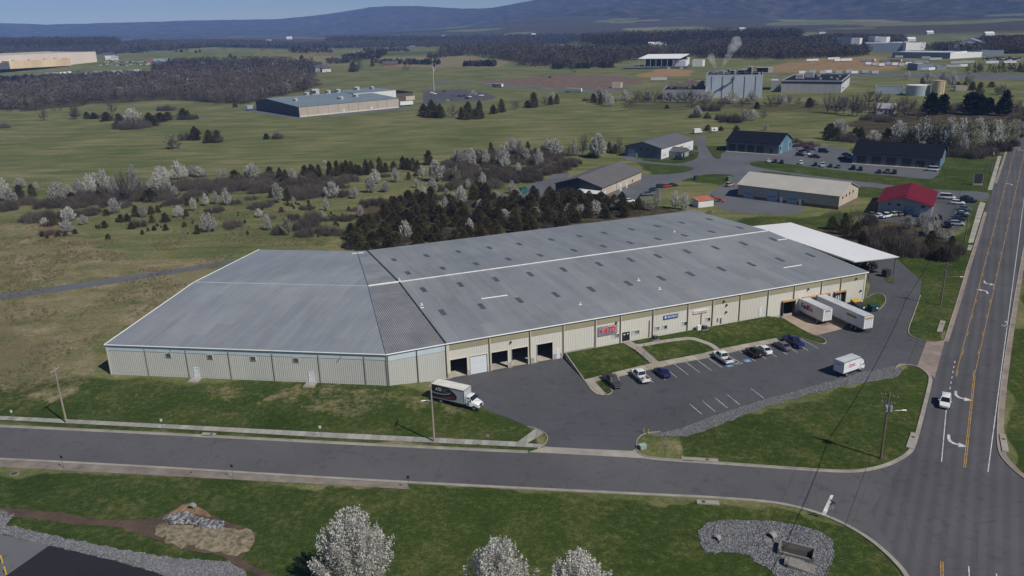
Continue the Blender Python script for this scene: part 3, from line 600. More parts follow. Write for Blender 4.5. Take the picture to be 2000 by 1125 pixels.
# dock apron at the right and rear island
sheet('dock_apron', [wl(78.8, .0), wl(87.5, .0), wl(104, .0)]+world([(1640, 612), (1664, 626), (1643, 643), (1593, 655.5), (1560, 641), (1528, 626), (1483, 619.5)]), CZ+.012, mat('dock_concrete', (.35, .27, .2), .9, .18, .25))
sheet('lawn', world([(1500, 617.5), (1522, 617), (1540, 629), (1520, 630)]), CZ+.03, LAWN_DRY)
RI = smooth_line(world([(1692, 582), (1712, 571), (1727, 575), (1732, 585), (1726, 598), (1710, 610), (1690, 606), (1668, 594), (1650, 590)]), 2); sheet('lawn', RI+[wl(99, .05), wl(107.9, .05)], CZ+.08, LAWN_M); ribbon('kerb', RI, .15, GZ, AZ+.12, CONC, -1)
sheet('lawn', smooth_line(world([(1722, 543), (1745, 543), (1747, 548), (1741, 556)]), 2, True), CZ+.05, LAWN_M)
# gravel along the lot, riprap and rocks
GS_T = world([(1261, 847), (1290, 845), (1330, 837), (1380, 817), (1430, 800), (1500, 778), (1560, 762), (1640, 739), (1690, 726), (1740, 716), (1750, 714)]); GS_B = world([(1761, 719), (1760, 731), (1745, 738), (1690, 747), (1640, 755), (1560, 775), (1480, 800), (1420, 825), (1370, 843), (1330, 853), (1290, 851)])
GSP = GS_T+rag(smooth_line(GS_B, 1), .22, .8, False); sheet('gravel_strip', GSP, AZ+.004, GRAV)
def tl3(pts): return [(1330+a/2.961, 745+b/2.961) for a, b in pts]
def tl0(pts): return [(a/2.961, 745+b/2.961) for a, b in pts]
BAS = smooth_line(world(tl3([(105, 880), (150, 800), (400, 800), (620, 815), (750, 850), (860, 900), (890, 960), (870, 1040), (840, 1125), (800, 1200), (600, 1200), (520, 1090), (440, 1040), (390, 1000), (250, 985), (160, 1000), (110, 950)])), 2, True); BAS = rag(BAS, .16, .5); sheet('riprap_basin', BAS, AZ, GRAV)
GL = rag(world(tl0([(-300, 700), (0, 735), (80, 770), (40, 830), (300, 890), (700, 970), (1000, 1020), (1330, 1040), (1420, 1100), (1450, 1200), (1200, 1220), (900, 1100), (600, 1020), (280, 945), (0, 880), (-300, 830)])), .12, .7); sheet('gravel_verge', GL, AZ, GRAV)
sheet('side_lot', world(tl0([(-400, 820), (0, 885), (290, 945), (40, 1120), (-100, 1200), (-600, 1250)])), AZ+.006, asphalt('old_asphalt', (.13, .132, .14), False))
sheet('side_lot', world(tl0([(290, 946), (600, 1022), (900, 1102), (1200, 1225), (1300, 1300), (0, 1500), (-60, 1190), (40, 1121)])), AZ+.01, ASPH_NEW)
MUD = mat('wet_soil', (.085, .055, .035), .8, .3, .4); STRAW = mat('straw', (.2, .165, .105), .95, .5, 1.3, bmp=.8); RUST = mat('bare_clay', (.23, .145, .075), .95, .3, .3)
sheet('wash_channel', rag(smooth_line(world(tl0([(-300, 720), (0, 728), (200, 745), (400, 765), (560, 795), (760, 805), (900, 795), (960, 760), (1080, 695), (1170, 730), (1230, 785), (1330, 810), (1470, 860), (1480, 930), (1420, 990), (1400, 1040), (1560, 1110), (1900, 1190), (1880, 1220), (1500, 1130), (1360, 1060), (1300, 1005), (1150, 985), (1000, 955), (900, 905), (740, 875), (700, 840), (520, 828), (380, 828), (280, 800), (0, 775), (-300, 760)])), 1, True), .13, .7), AZ+.004, MUD)
sheet('straw_bed', rag(smooth_line(world(tl0([(870, 860), (930, 815), (1010, 845), (1100, 815), (1180, 850), (1290, 835), (1400, 860), (1478, 890), (1465, 950), (1420, 985), (1360, 1000), (1300, 965), (1180, 985), (1100, 940), (1010, 955), (950, 905)])), 1, True), .38, .6), AZ+.012, STRAW)
sheet('bare_clay', rag(smooth_line(world(tl0([(930, 790), (1000, 750), (1080, 700), (1170, 728), (1240, 790), (1150, 770), (1100, 770), (980, 780)])), 2, True), .12, .5), AZ+.010, RUST)
def rocks(name, poly, n, s0, s1, m, z=AZ, flat=.6, avoid=()):
    a = np.array([tuple(p) for p in poly]); lo, hi = a.min(0), a.max(0); P = np.zeros((0, 2))
    while len(P) < n:
        q = rng.uniform(lo, hi, (n*2, 2)); P = np.concatenate([P, q[inpoly(q[:, 0], q[:, 1], [tuple(p) for p in poly])]])
    for ax, ay, ar in avoid: P = P[np.hypot(P[:, 0]-ax, P[:, 1]-ay) > ar]
    n = min(n, len(P)); P = P[:n]; bm = bmesh.new(); bmesh.ops.create_icosphere(bm, subdivisions=1, radius=1); bv = np.array([v.co for v in bm.verts]); bf = np.array([[v.index for v in f.verts] for f in bm.faces]); bm.free()
    sz = rng.uniform(s0, s1, n)**1.0; ang = rng.uniform(0, 6.28, n); V = bv[None]*(1+rng.uniform(-.35, .25, (n, len(bv), 1))); V = V*np.stack([sz*rng.uniform(.7, 1.4, n), sz, sz*flat], 1)[:, None]
    c, s = np.cos(ang)[:, None], np.sin(ang)[:, None]; V = np.stack([V[..., 0]*c-V[..., 1]*s+P[:, :1], V[..., 0]*s+V[..., 1]*c+P[:, 1:], V[..., 2]+z+(sz*flat*.3)[:, None]], -1)
    F = bf[None]+(np.arange(n)*len(bv))[:, None, None]; o = nplink(name, npmesh(name, V.reshape(-1, 3), F.reshape(-1, 3), m)); o['kind'] = 'stuff'; return o
ROCK = leafmat('rock', [(.1, .102, .11), (.16, .163, .173), (.22, .222, .23), (.32, .32, .322)], 0, .9)
rocks('gravel', GSP, 15000, .04, .12, ROCK); AV = [(*at(x, y), q) for x, y, q in ((1541, 1069, 1.25), (1556, 1074, 1.3), (1571, 1080, 1.25), (1548, 1104, 1.0), (1562, 1106, 1.2), (1576, 1110, 1.0), (1531, 1104, .8), (1397, 1059, .55), (1504, 1055, .65))]; rocks('riprap', BAS, 11000, .05, .16, ROCK, avoid=AV); rocks('gravel', GL, 8000, .05, .12, ROCK)
rocks('riprap', world(tl0([(940, 800), (990, 770), (1090, 760), (1150, 790), (1290, 810), (1290, 850), (1180, 845), (1100, 825), (1000, 820)])), 260, .15, .4, ROCK)
# ------------------------------------------------------------------ the warehouse
EZ, RZ, BZ = 6.62, 8.34, -1.15
U21 = math.atan2(UF[1], UF[0]); NFA = math.atan2(NF[1], NF[0])
ROOF_A = ribbed('roof_metal_main', ((.212, .228, .242), (.245, .26, .272), (.282, .29, .295)), .66, NFA, .5, dark=(.88, .885, .89))
UW = (WFR-WFL)/np.linalg.norm(WFR-WFL); NW = np.array([UW[1], -UW[0]])
ROOF_W = ribbed('roof_metal_wing', ((.225, .243, .268), (.258, .276, .298), (.29, .304, .322)), .66, math.atan2(NW[1], NW[0]), .45, dark=(.9, .905, .91))
ROOF_D = mat('roof_metal_wedge', (.27, .272, .275), .5, .14, .2, .15)
RIBDARK = mat('roof_rib', (.19, .195, .205), .5, .1, .3, .1)
WALL_M = mat('wall_metal_cream', (.64, .612, .535), .5, .05, .12, stretch=(1, 1, .25)); WALL_W = mat('wall_metal_wing', (.5, .495, .455), .5, .06, .12, stretch=(1, 1, .25))
OLIVE = mat('band_olive', (.31, .285, .185), .55, .06, .2); BLUEP = mat('band_pale_blue', (.5, .58, .62), .45, .06, .3)
TRIM = mat('trim_cream', (.6, .56, .46), .5, .06, .5); TRIMW = mat('trim_white', (.72, .72, .7), .5, .06, .5); DARKT = mat('downspout_brown', (.085, .075, .05), .5, .1, .6)
BLOCKW = mat('concrete_block', (.36, .33, .3), .9, .14, 1.4, bmp=.3); INNER = mat('interior_dark', (.09, .085, .08), .9); FLOOR = mat('interior_floor', (.42, .37, .3), .8, .16, .5)
GLASS = mat('dark_glass', (.012, .014, .018), .12, .1, 1, spec=.6); PANEW = mat('blind', (.42, .44, .43), .6, .05, 2); DOORW = mat('door_white', (.66, .7, .74), .45, .04, 1); STEELD = mat('dark_steel', (.03, .03, .03), .5)
WO = (0.0, 180.0, 0.0)
wh = thing('warehouse', 'huge low cream metal warehouse with grey roof and angled left wing', 'warehouse', WO)
def wpart(mb, name, m, **k): return mb.build(name, m, wh, WO, **k)
def wallrun(p, q, z0, z1, openings, m, name, rib=.42, rd=.045, out=1, inset=.28):
    "metal wall from p to q (outer side on the right of p->q) with openings (s0,s1,z0,z1)"
    d = (q-p); L = np.linalg.norm(d); d = d/L; nn = np.array([d[1], -d[0]]); mb = MB()
    P = lambda s, z, o=0.0: (*(p+d*s+nn*(o-inset)), z)
    ss = sorted({0, L, *[k for o in openings for k in o[:2]]}); zs = sorted({z0, z1, *[k for o in openings for k in o[2:]]})
    for a, b in zip(ss[:-1], ss[1:]):
        for c, e in zip(zs[:-1], zs[1:]):
            if any(o[0]-1e-6 <= a and b <= o[1]+1e-6 and o[2]-1e-6 <= c and e <= o[3]+1e-6 for o in openings): continue
            mb.quad(P(a, c), P(b, c), P(b, e), P(a, e))
    s = rib/2
    while s < L:
        cuts = [(z0, z1)]
        for o in openings:
            if o[0]-.12 < s < o[1]+.12:
                nc = []
                for a, b in cuts:
                    if o[2] > a: nc.append((a, min(b, o[2])))
                    if o[3] < b: nc.append((max(a, o[3]), b))
                cuts = [c for c in nc if c[1]-c[0] > .02]
        for a, b in cuts:
            w = .07; mb.quad(P(s-w, a), P(s-w*.45, a, rd), P(s-w*.45, b, rd), P(s-w, b)); mb.quad(P(s-w*.45, a, rd), P(s+w*.45, a, rd), P(s+w*.45, b, rd), P(s-w*.45, b, rd)); mb.quad(P(s+w*.45, a, rd), P(s+w, a), P(s+w, b), P(s+w*.45, b, rd))
        s += rib
    return wpart(mb, name, m)
BAYD = [(0.72, 4.23), (5.0, 8.6), (9.55, 13.1), (14.0, 17.6), (19.7, 23.25)]
DOCK = [(82.9, 86.0), (88.6, 91.6), (93.2, 96.3), (98.4, 101.2)]
OPEN = [(a, b, BZ, 2.93) for a, b in BAYD]+[(24.15, 25.03, BZ, .98), (39.9, 41.82, .17, 2.19), (76.25, 77.12, .1, 2.2)]+[(a, b, -.62, 2.7) for a, b in DOCK]
wins = [(37.47, 39.2), (42.35, 44.2), (48.05, 49.27), (50.0, 51.23), (55.2, 56.4), (61.45, 62.67)]
OPEN += [(a, b, 1.26, 2.1) for a, b in wins]
wallrun(FL, FR, BZ, EZ, OPEN, WALL_M, 'front_wall')
wallrun(FR, BR, BZ, EZ, [], WALL_M, 'side_wall'); wallrun(BR, BL, BZ, EZ, [], WALL_M, 'back_wall'); wallrun(BL, WBR, BZ, EZ, [], WALL_W, 'back_wall'); wallrun(WBR, WBL, BZ, EZ, [], WALL_W, 'back_wall'); wallrun(WBL, WFL, -.6, EZ, [], WALL_W, 'side_wall')
WLEN = np.linalg.norm(WFR-WFL)
def woff(px, py):                                       # where a sight line meets the wing's front wall
    r = rays(px, py); nn = NW; t = (WFL@nn)/(r[:2]@nn); p = r[:2]*t; return (p-WFL)@UW, CAMH+r[2]*t
wdoors = [(woff(381, 738)[0]-.1, 1.0), (woff(605, 748)[0]-.1, 1.0)]
wwin = [woff(x, y)[0] for x, y in ((328.5, 696), (410, 700.5), (494, 704), (578, 707))]
wallrun(WFL, WFR, -.6, EZ, [(s, s+w, .05, 2.15) for s, w in wdoors], WALL_W, 'wing_wall'); wallrun(WFR, FL, BZ, EZ, [], WALL_W, 'wedge_wall')
def wp_(s, z, o=0.): p = WFL+UW*s+NW*(o-.28); return (p[0], p[1], z)
# gables
for a, b, apex in ((FR, BR, (FR+BR)/2), (WBL, WFL, (WBL+WFL)/2)):
    d = (b-a)/np.linalg.norm(b-a); nn = np.array([d[1], -d[0]]); mb = MB(); i = -nn*.28
    mb.add([(*(a+i), EZ), (*(b+i), EZ), (*(apex+i), RZ-.05)], [(0, 1, 2)]); wpart(mb, 'gable', WALL_M if a is FR else WALL_W)
# roofs: thin slabs, slightly proud of the walls
RIDL = (FL+BL)/2; RIDR = (FR+BR)/2; WRL = (WFL+WBL)/2; WRR = (WFR+WBR)/2
def slope(a, b, c, d, name, m, th=.12):
    mb = MB(); vs = [(*a, EZ), (*b, EZ), (*c, RZ), (*d, RZ)]; lo = [(x, y, z-th) for x, y, z in vs]; mb.add(vs+lo, [(0, 1, 2, 3), (7, 6, 5, 4), (0, 4, 5, 1), (1, 5, 6, 2), (2, 6, 7, 3), (3, 7, 4, 0)]); return wpart(mb, name, m)
slope(FL, FR, RIDR, RIDL, 'roof_slope', ROOF_A); slope(BR, BL, RIDL, RIDR, 'roof_slope', ROOF_A)
slope(WFL, WFR, WRR, WRL, 'wing_roof_slope', ROOF_W); slope(WBR, WBL, WRL, WRR, 'wing_roof_slope', ROOF_W)
slope(WFR, FL, RIDL, WRR, 'wedge_roof_slope', ROOF_D); slope(BL, WBR, WRR, RIDL, 'wedge_roof_slope', ROOF_D)
mb = MB()                                               # tall seams of the wedge, parallel to the main roof's
for e0, e1, r0, r1 in ((WFR, FL, WRR, RIDL), (WBR, BL, WRR, RIDL)):
    L = np.linalg.norm(e1-e0); n_ = 30
    for k in range(n_):
        # seam starts at the eave and runs along the main slope until it meets the valley
        t = (k+.5)/n_; a = e1+(e0-e1)*t*1.0; dirv = (r1-e1)
        # intersection with the valley line e0->r0
        A = np.array([[dirv[0], -(r0-e0)[0]], [dirv[1], -(r0-e0)[1]]]); u, w = np.linalg.solve(A, e0-a)
        u = min(1, max(0, u)); p1 = a+dirv*u
        z1 = EZ+(RZ-EZ)*u
        if u < .02: continue
        mb.tube((*a, EZ+.03), (*p1, z1+.03), .055, n=4)
wpart(mb, 'standing_seams', RIBDARK)
mb = MB(); mb.tube((*(FL), EZ+.05), (*RIDL, RZ+.05), .2, n=6); mb.tube((*BL, EZ+.05), (*RIDL, RZ+.05), .2, n=6); wpart(mb, 'joint_flashing', mat('flashing_black', (.035, .038, .045), .6))
mb = MB(); mb.tube((*WFR, EZ+.03), (*WRR, RZ+.03), .16, n=6); mb.tube((*WBR, EZ+.03), (*WRR, RZ+.03), .16, n=6); wpart(mb, 'valley_flashing', mat('flashing_blue', (.16, .19, .23), .5))
mb = MB(); mb.tube((*RIDL, RZ+.03), (*RIDR, RZ+.03), .22, n=6); mb.tube((*WRR, RZ+.04), (*RIDL, RZ+.04), .34, n=6); wpart(mb, 'ridge_cap', mat('ridge_white', (.56, .56, .55), .5, .1, .6))
mb = MB(); mb.tube((*WRL, RZ+.02), (*WRR, RZ+.02), .2, n=6); wpart(mb, 'wing_ridge_cap', mat('ridge_grey', (.34, .37, .41), .5, .08, .4))
wpart(MB().path([(*WFL, EZ+.03), (*WRL, RZ+.03), (*WBL, EZ+.03)], .1), 'rake_trim', TRIMW); wpart(MB().path([(*FR, EZ+.03), (*RIDR, RZ+.03), (*BR, EZ+.03)], .12), 'rake_trim', TRIMW)
mb = MB(); mb.tube((*FL, EZ-.02), (*FR, EZ-.02), .13, n=8); mb.tube((*WFL, EZ-.02), (*WFR, EZ-.02), .12, n=8); mb.tube((*WFR, EZ-.02), (*FL, EZ-.02), .13, n=8); wpart(mb, 'eave_gutter', TRIMW)
mb = MB(); c0 = WBR*.9+BL*.1; mb.box((-.5, -1.6, 0), (.5, 1.6, .05), 0, Matrix.Translation((*(WBR+(WRR-WBR)*.08), EZ+.24))@Matrix.Rotation(R(100), 4, 'Z')); wpart(mb, 'roof_patch', TRIMW)
# bands of translucent panels and the downspouts that divide them
COLS = [0.0, 9.12, 18.1, 25.73, 33.3, 39.4, 47.5, 56.5, 63.1, 70.5, 78.4, 85.9, 94.0, 99.9, 107.9]
for i, (a, b) in enumerate(zip(COLS[:-1], COLS[1:])):
    mb = MB(); a2 = a+(.75 if i == 0 else .16); mb.box((a2, -.25, 5.0), (b-.16, -.205, 6.42), 0, Matrix(((UF[0], NF[0], 0, FL[0]), (UF[1], NF[1], 0, FL[1]), (0, 0, 1, 0), (0, 0, 0, 1)))); wpart(mb, 'band_panel', OLIVE)
MF = Matrix(((UF[0], NF[0], 0, FL[0]), (UF[1], NF[1], 0, FL[1]), (0, 0, 1, 0), (0, 0, 0, 1))); MW = Matrix(((UW[0], NW[0], 0, WFL[0]), (UW[1], NW[1], 0, WFL[1]), (0, 0, 1, 0), (0, 0, 0, 1)))
for i, s in enumerate(COLS[1:]):
    mb = MB(); mb.box((s-.07, -.2, -1.12 if s < 33 or s > 79 else .05), (s+.07, -.05, EZ-.1), 0, MF); wpart(mb, 'downspout', DARKT)
    if s < 107: mb = MB(); mb.box((s+.08, -.235, -1.1 if s < 33 else 0), (s+.3, -.18, EZ-.15), 0, MF); wpart(mb, 'pilaster', TRIM)
wpart(MB().box((.02, -.235, -1.1), (.66, -.17, EZ-.15), 0, MF), 'corner_trim', TRIM); wpart(MB().box((107.3, -.235, -.3), (107.85, -.15, EZ-.15), 0, MF), 'corner_trim', TRIM)
WC = [0.15]+[woff(x, y)[0] for x, y in ((286, 708), (366, 712), (449, 716), (534, 719), (624, 722), (713, 726))]+[WLEN-.1]
for a, b in zip(WC[:-1], WC[1:]): mb = MB(); mb.box((a+.1, -.25, 5.35), (b-.1, -.205, 6.4), 0, MW); wpart(mb, 'band_panel', BLUEP)
for s in WC: mb = MB(); mb.box((s-.07, -.21, -.1), (s+.07, -.06, EZ-.1), 0, MW); wpart(mb, 'downspout', mat('downspout_cream', (.36, .34, .28), .5, .08, .5))
UWD = (FL-WFR)/np.linalg.norm(FL-WFR); MD = Matrix(((UWD[0], UWD[1], 0, WFR[0]), (UWD[1], -UWD[0], 0, WFR[1]), (0, 0, 1, 0), (0, 0, 0, 1))); DL = np.linalg.norm(FL-WFR)
for a, b in ((.35, DL*.5-.15), (DL*.5+.1, DL-.2)): mb = MB(); mb.box((a, -.25, 5.1), (b, -.205, 6.35), 0, MD); wpart(mb, 'band_panel', BLUEP)
for s in (.15, DL*.5, DL-.08): mb = MB(); mb.box((s-.08, -.21, -.6), (s+.08, -.05, EZ-.1), 0, MD); wpart(mb, 'downspout', DARKT)
# block plinths round the bays, floor, interior partition
for a, b in ((.05, .72), (4.23, 5.0), (8.6, 9.55), (13.1, 14.0), (17.6, 19.0), (23.25, 24.15), (25.03, 26.2)): wpart(MB().box((a, -.32, BZ), (b, -.15, .12), 0, MF), 'block_plinth', BLOCKW)
mb = MB(); mb.box((26.2, -.32, BZ), (33.3, -.18, .18), 0, MF); wpart(mb, 'block_plinth', BLOCKW)
mb = MB(); mb.add([(*(FL-NF*.4), -1.06), (*(FR-NF*.4), -1.06), (*(BR+NF*.4), -1.06), (*(BL+NF*.4), -1.06)], [(0, 1, 2, 3)]); wpart(mb, 'floor', FLOOR)
mb = MB(); mb.box((-2, -40, -1.06), (110, -39.9, 6.4), 0, MF); wpart(mb, 'inner_wall', INNER)
mb = MB()
for a, b in BAYD:
    mb.box((a-.1, -.34, BZ), (a, -.14, 3.03), 0, MF); mb.box((b, -.34, BZ), (b+.1, -.14, 3.03), 0, MF); mb.box((a, -.34, 2.93), (b, -.14, 3.03), 0, MF)
wpart(mb, 'bay_frame', TRIM)
# doors and windows
t = MB(); t.box((5.0, -.42, -1.1), (8.6, -.36, 2.93), 0, MF)
d_ = wpart(t, 'overhead_door', DOORW); mb = MB()
for k in range(1, 8): mb.box((5.0, -.365, -1.1+k*.5), (8.6, -.35, -1.085+k*.5), 0, MF)
mb.build('panel_joints', mat('door_joint', (.45, .48, .5), .5), d_, WO)
def mandoor(M_, s, w, z0, h): 
    mb = MB(); mb.box((s, -.33, z0), (s+w, -.22, z0+h), 0, M_); d = wpart(mb, 'door', DOORW); mb = MB(); mb.box((s-.06, -.3, z0), (s, -.17, z0+h+.06), 0, M_); mb.box((s+w, -.3, z0), (s+w+.06, -.17, z0+h+.06), 0, M_); mb.box((s, -.3, z0+h), (s+w, -.17, z0+h+.06), 0, M_); mb.build('frame', TRIMW, d, WO)
    mb = MB(); mb.box((s+.08, -.22, z0+1), (s+.2, -.16, z0+1.06), 0, M_); mb.build('handle', STEELD, d, WO)
mandoor(MF, 24.15, .88, -1.1, 2.06); mandoor(MF, 76.25, .87, .1, 2.1)
for s, w in wdoors: 
    mandoor(MW, s, w, .05, 2.1); 
    p = WFL+UW*(s+w/2)+NW*.6; st = thing('door_stoop', 'concrete stoop below the %s white door of the wing' % ('left' if s < 30 else 'right'), 'stoop', (p[0], p[1], -.35), math.atan2(UW[1], UW[0]), 'concrete door stoops'); MB().box((-1.1, -1.3, -.6), (1.1, .85, .38)).build('slab', CONC, st, bevel=.03)
mb = MB(); mb.box((39.9, -.4, .05), (41.82, -.34, 2.19), 0, MF); e = wpart(mb, 'entrance_door', GLASS); mb = MB()
for a, b, c, d in ((39.9, 39.98, .05, 2.19), (40.82, 40.9, .05, 2.19), (41.74, 41.82, .05, 2.19), (39.9, 41.82, 2.1, 2.19), (39.9, 41.82, .05, .2), (39.9, 41.82, 1.0, 1.06)): mb.box((a, -.35, c), (b, -.27, d), 0, MF)
mb.build('door_frame', STEELD, e, WO); MB().box((40.3, -.335, 1.5), (40.75, -.328, 1.75), 0, MF).build('notice', TRIMW, e, WO); MB().box((41.2, -.335, 1.55), (41.5, -.328, 1.85), 0, MF).build('notice', TRIMW, e, WO)
for a, b in wins:
    m_ = (a+b)/2; mb = MB(); 
    for q in ((a-.05, a+.03, 1.2, 2.16), (b-.03, b+.05, 1.2, 2.16), (a, b, 1.2, 1.28), (a, b, 2.08, 2.16), (m_-.03, m_+.03, 1.26, 2.1)): mb.box((q[0], -.34, q[2]), (q[1], -.2, q[3]), 0, MF)
    w = wpart(mb, 'window', mat('window_frame', (.5, .5, .48), .5)); mb = MB(); mb.box((a, -.36, 1.26), (m_, -.33, 2.1), 0, MF); mb.build('pane', PANEW, w, WO); mb = MB(); mb.box((m_, -.36, 1.26), (b, -.33, 2.1), 0, MF); mb.build('pane', GLASS if a > 49.5 else mat('grey_blind', (.16, .17, .17), .4), w, WO)
for s in wwin:
    mb = MB(); mb.box((s-.6, -.24, 4.25), (s+.6, -.12, 5.2), 0, MW); w = wpart(mb, 'louvre_frame', TRIM); mb = MB()
    for k in range(9): mb.box((s-.5, -.125, 4.32+k*.095), (s+.5, -.1, 4.38+k*.095), 0, MW)
    mb.box((s-.5, -.13, 4.32), (s+.5, -.115, 5.14), 0, MW); mb.build('louvre', mat('louvre_grey', (.1, .105, .13), .6), w, WO)
BUFF = mat('dock_buff', (.42, .25, .12), .8, .15, .8); RUB = mat('dock_seal', (.018, .018, .02), .8)
for i, (a, b) in enumerate(DOCK):
    mb = MB(); mb.box((a-.35, -.3, -.6), (a, .25, 2.75), 0, MF); mb.box((b, -.3, -.6), (b+.35, .25, 2.75), 0, MF); d_ = wpart(mb, 'dock_seal', RUB); mb = MB(); mb.box((a-.35, -.3, 2.75), (b+.35, .3, 3.05), 0, MF); mb.build('header', BUFF, d_, WO)
    if i == 3: mb = MB(); mb.box((a, -.7, -.6), (b, -.65, 1.9), 0, MF); mb.build('dock_door', DOORW, d_, WO)
mb = MB(); mb.box((79.0, -.3, -1.2), (106, -.14, -.45), 0, MF); wpart(mb, 'block_plinth', BLOCKW)
# skylight strips, vents and repairs on the roof; the list holds their pixels on the roof plane
def on_roof(px, py):
    r = rays(px, py)
    for side in (0, 1):
        e = FL if side == 0 else BL; nn = NF if side == 0 else -NF
        # plane: z = EZ + (RZ-EZ)*depth/half
        half = np.linalg.norm(BL-FL)/2; k = (RZ-EZ)/half
        # depth = -((p-e).nn) ; z = EZ + k*depth
        t = (EZ-CAMH+k*(e@nn))/(r[2]+k*(r[:2]@nn)); p = r*t+np.array([0, 0, CAMH]); dep = -((p[:2]-e)@nn)
        if -1 <= dep <= half+.01: return p, side
    return p, 1
SKY = tile(660, 370, 2.961, [(325, 407), (513, 383), (697, 360), (877, 337), (1050, 316), (1235, 290), (1397, 270), (1540, 251), (1697, 231), (1848, 212), (405, 483), (606, 456), (800, 430), (987, 403), (1170, 380), (1366, 352), (1536, 328), (1690, 308), (1850, 286), (495, 580), (708, 550), (914, 520), (1112, 490), (1305, 463), (1511, 432), (1692, 407), (1850, 385), (605, 711), (831, 676), (1050, 641), (1261, 608), (1466, 577), (1680, 543), (1870, 514)])+tile(1330, 370, 2.961, [(5, 192), (165, 172), (340, 221), (20, 266), (178, 245), (36, 359), (200, 337), (362, 313), (535, 289), (55, 488), (234, 460), (407, 433), (573, 406), (748, 380)])
SKM = mat('skylight_grey', (.085, .085, .09), .5, .2, 1.2)
for px, py in SKY:
    p, side = on_roof(px, py); nn = NF if side == 0 else -NF; k = (RZ-EZ)/38.1; mb = MB()
    w = 3.3; 
    for q in (0,):
        a = p[:2]+UF*-.5+nn*w/2; vs = []
        for ds, dn in ((-.55, w/2), (.55, w/2), (.55, -w/2), (-.55, -w/2)):
            q2 = p[:2]+UF*ds+nn*dn; vs.append((q2[0], q2[1], p[2]-k*dn+.04))
        lo = [(x, y, z-.1) for x, y, z in vs]; mb.add(vs+lo, [(0, 1, 2, 3) if side == 0 else (3, 2, 1, 0), (0, 4, 5, 1), (1, 5, 6, 2), (2, 6, 7, 3), (3, 7, 4, 0)])
    wpart(mb, 'skylight', SKM)
for px, py in ((823, 596), (1133, 595), (1247, 548), (1288, 565), (1317, 453), (780, 548)):
    p, _ = on_roof(px, py); mb = MB(); mb.tube((p[0], p[1], p[2]-.1), (p[0], p[1], p[2]+.4), .1, n=10); mb.tube((p[0], p[1], p[2]+.4), (p[0], p[1], p[2]+.55), .2, .08, n=10); mb.box((p[0]-.4, p[1]-.3, p[2]-.05), (p[0]+.4, p[1]+.3, p[2]+.06)); wpart(mb, 'roof_vent', TRIMW)
for a, b in (((940, 584), (991, 577)), ((1530, 523.5), (1565, 518)), ((1518, 469.5), (1537, 467)), ((821, 602), (828, 601.5))):
    p, _ = on_roof(*a); q, _ = on_roof(*b); mb = MB(); mb.tube(tuple(p+[0, 0, .04]), tuple(q+[0, 0, .04]), .14, n=6); wpart(mb, 'white_flashing', TRIMW)
for s, z in ((9.6+4.2, 4.7), (38.3, 4.95), (66, 5.6), (66.8, 4.6), (66.8, 2.9), (90.0, 5.0), (104.5, 5.6), (106.4, 2.2)):
    mb = MB(); mb.box((s-.16, -.22, z-.3), (s+.16, .12, z), 0, MF); mb.box((s-.05, -.22, z), (s+.05, .3, z+.12), 0, MF); wpart(mb, 'wall_light', STEELD)
for px, py in ((333, 690), (665, 697)):
    s, z = woff(px, py); mb = MB(); mb.tube(wp_(s, 5.75, .25), wp_(s+.3, 6.25, .9), .07); wpart(mb, 'wall_light', STEELD)
mb = MB(); mb.box((46.6, -.2, .1), (46.72, -.1, 4.0), 0, MF); mb.box((60.1, -.2, .6), (60.2, -.1, 3.55), 0, MF); wpart(mb, 'conduit', STEELD)
mb = MB(); mb.box((65.5, -.2, .5), (66.0, .1, 1.6), 0, MF); mb.box((64.6, -.2, .9), (64.9, .05, 1.7), 0, MF); wpart(mb, 'meter_box', mat('meter_grey', (.5, .5, .5), .5))
# signs on the front wall
WP = lambda s, z, o: wall(s, z, o)
def wsign(name, label, s0, s1, z0, z1, th, body, frame):
    c = wall((s0+s1)/2, (z0+z1)/2, -.2); t = thing(name, label, 'sign', c, U21); w, h = (s1-s0)/2, (z1-z0)/2
    MB().box((-w, -th, -h), (w, 0, h)).build('panel', body, t, bevel=.03)
    mb = MB(); f = .07
    for a, b in (((-w, -th-.02, -h), (w, -th+.03, -h+f)), ((-w, -th-.02, h-f), (w, -th+.03, h)), ((-w, -th-.02, -h+f), (-w+f, -th+.03, h-f)), ((w-f, -th-.02, -h+f), (w, -th+.03, h-f))): mb.box(a, b)
    if frame: mb.build('frame', frame, t)
    return t
RED = mat('sign_red', (.66, .008, .016), .4, .05, 2); NAVY = mat('sign_blue', (.05, .1, .3), .4, .06, 2); SWHITE = mat('sign_white', (.75, .75, .74), .45, .04, 2); GREYP = mat('sign_grey', (.25, .25, .285), .5, .08, 1); DK = mat('sign_dark', (.02, .02, .03), .5)
t = wsign('wall_sign', 'big grey wall sign with red letters ATD left of the office door', 33.95, 38.55, 2.38, 4.46, .12, GREYP, mat('sign_frame', (.2, .2, .22), .4))
text_on('ATD', 1.45, SWHITE, t, (.34, -.13, .12), (1, 0, 0), (0, 0, 1), off=.04, shear=.28, width=3.4, depth=.02)
text_on('ATD', 1.34, RED, t, (.34, -.16, .12), (1, 0, 0), (0, 0, 1), off=.035, shear=.28, width=3.25, depth=.03)
mb = MB(); P5 = [(-1.62+.5*(1 if i % 2 == 0 else .42)*math.cos(math.pi/2+i*math.pi/5), .02+.5*(1 if i % 2 == 0 else .42)*math.sin(math.pi/2+i*math.pi/5)) for i in range(10)]
mb.add([(x, -.19, z) for x, z in P5], [tuple(range(10))]); mb.build('star', RED, t)
mb = MB(); mb.box((-1.7, -.14, -.74), (1.75, -.122, -.62)); mb.build('underline', NAVY, t)
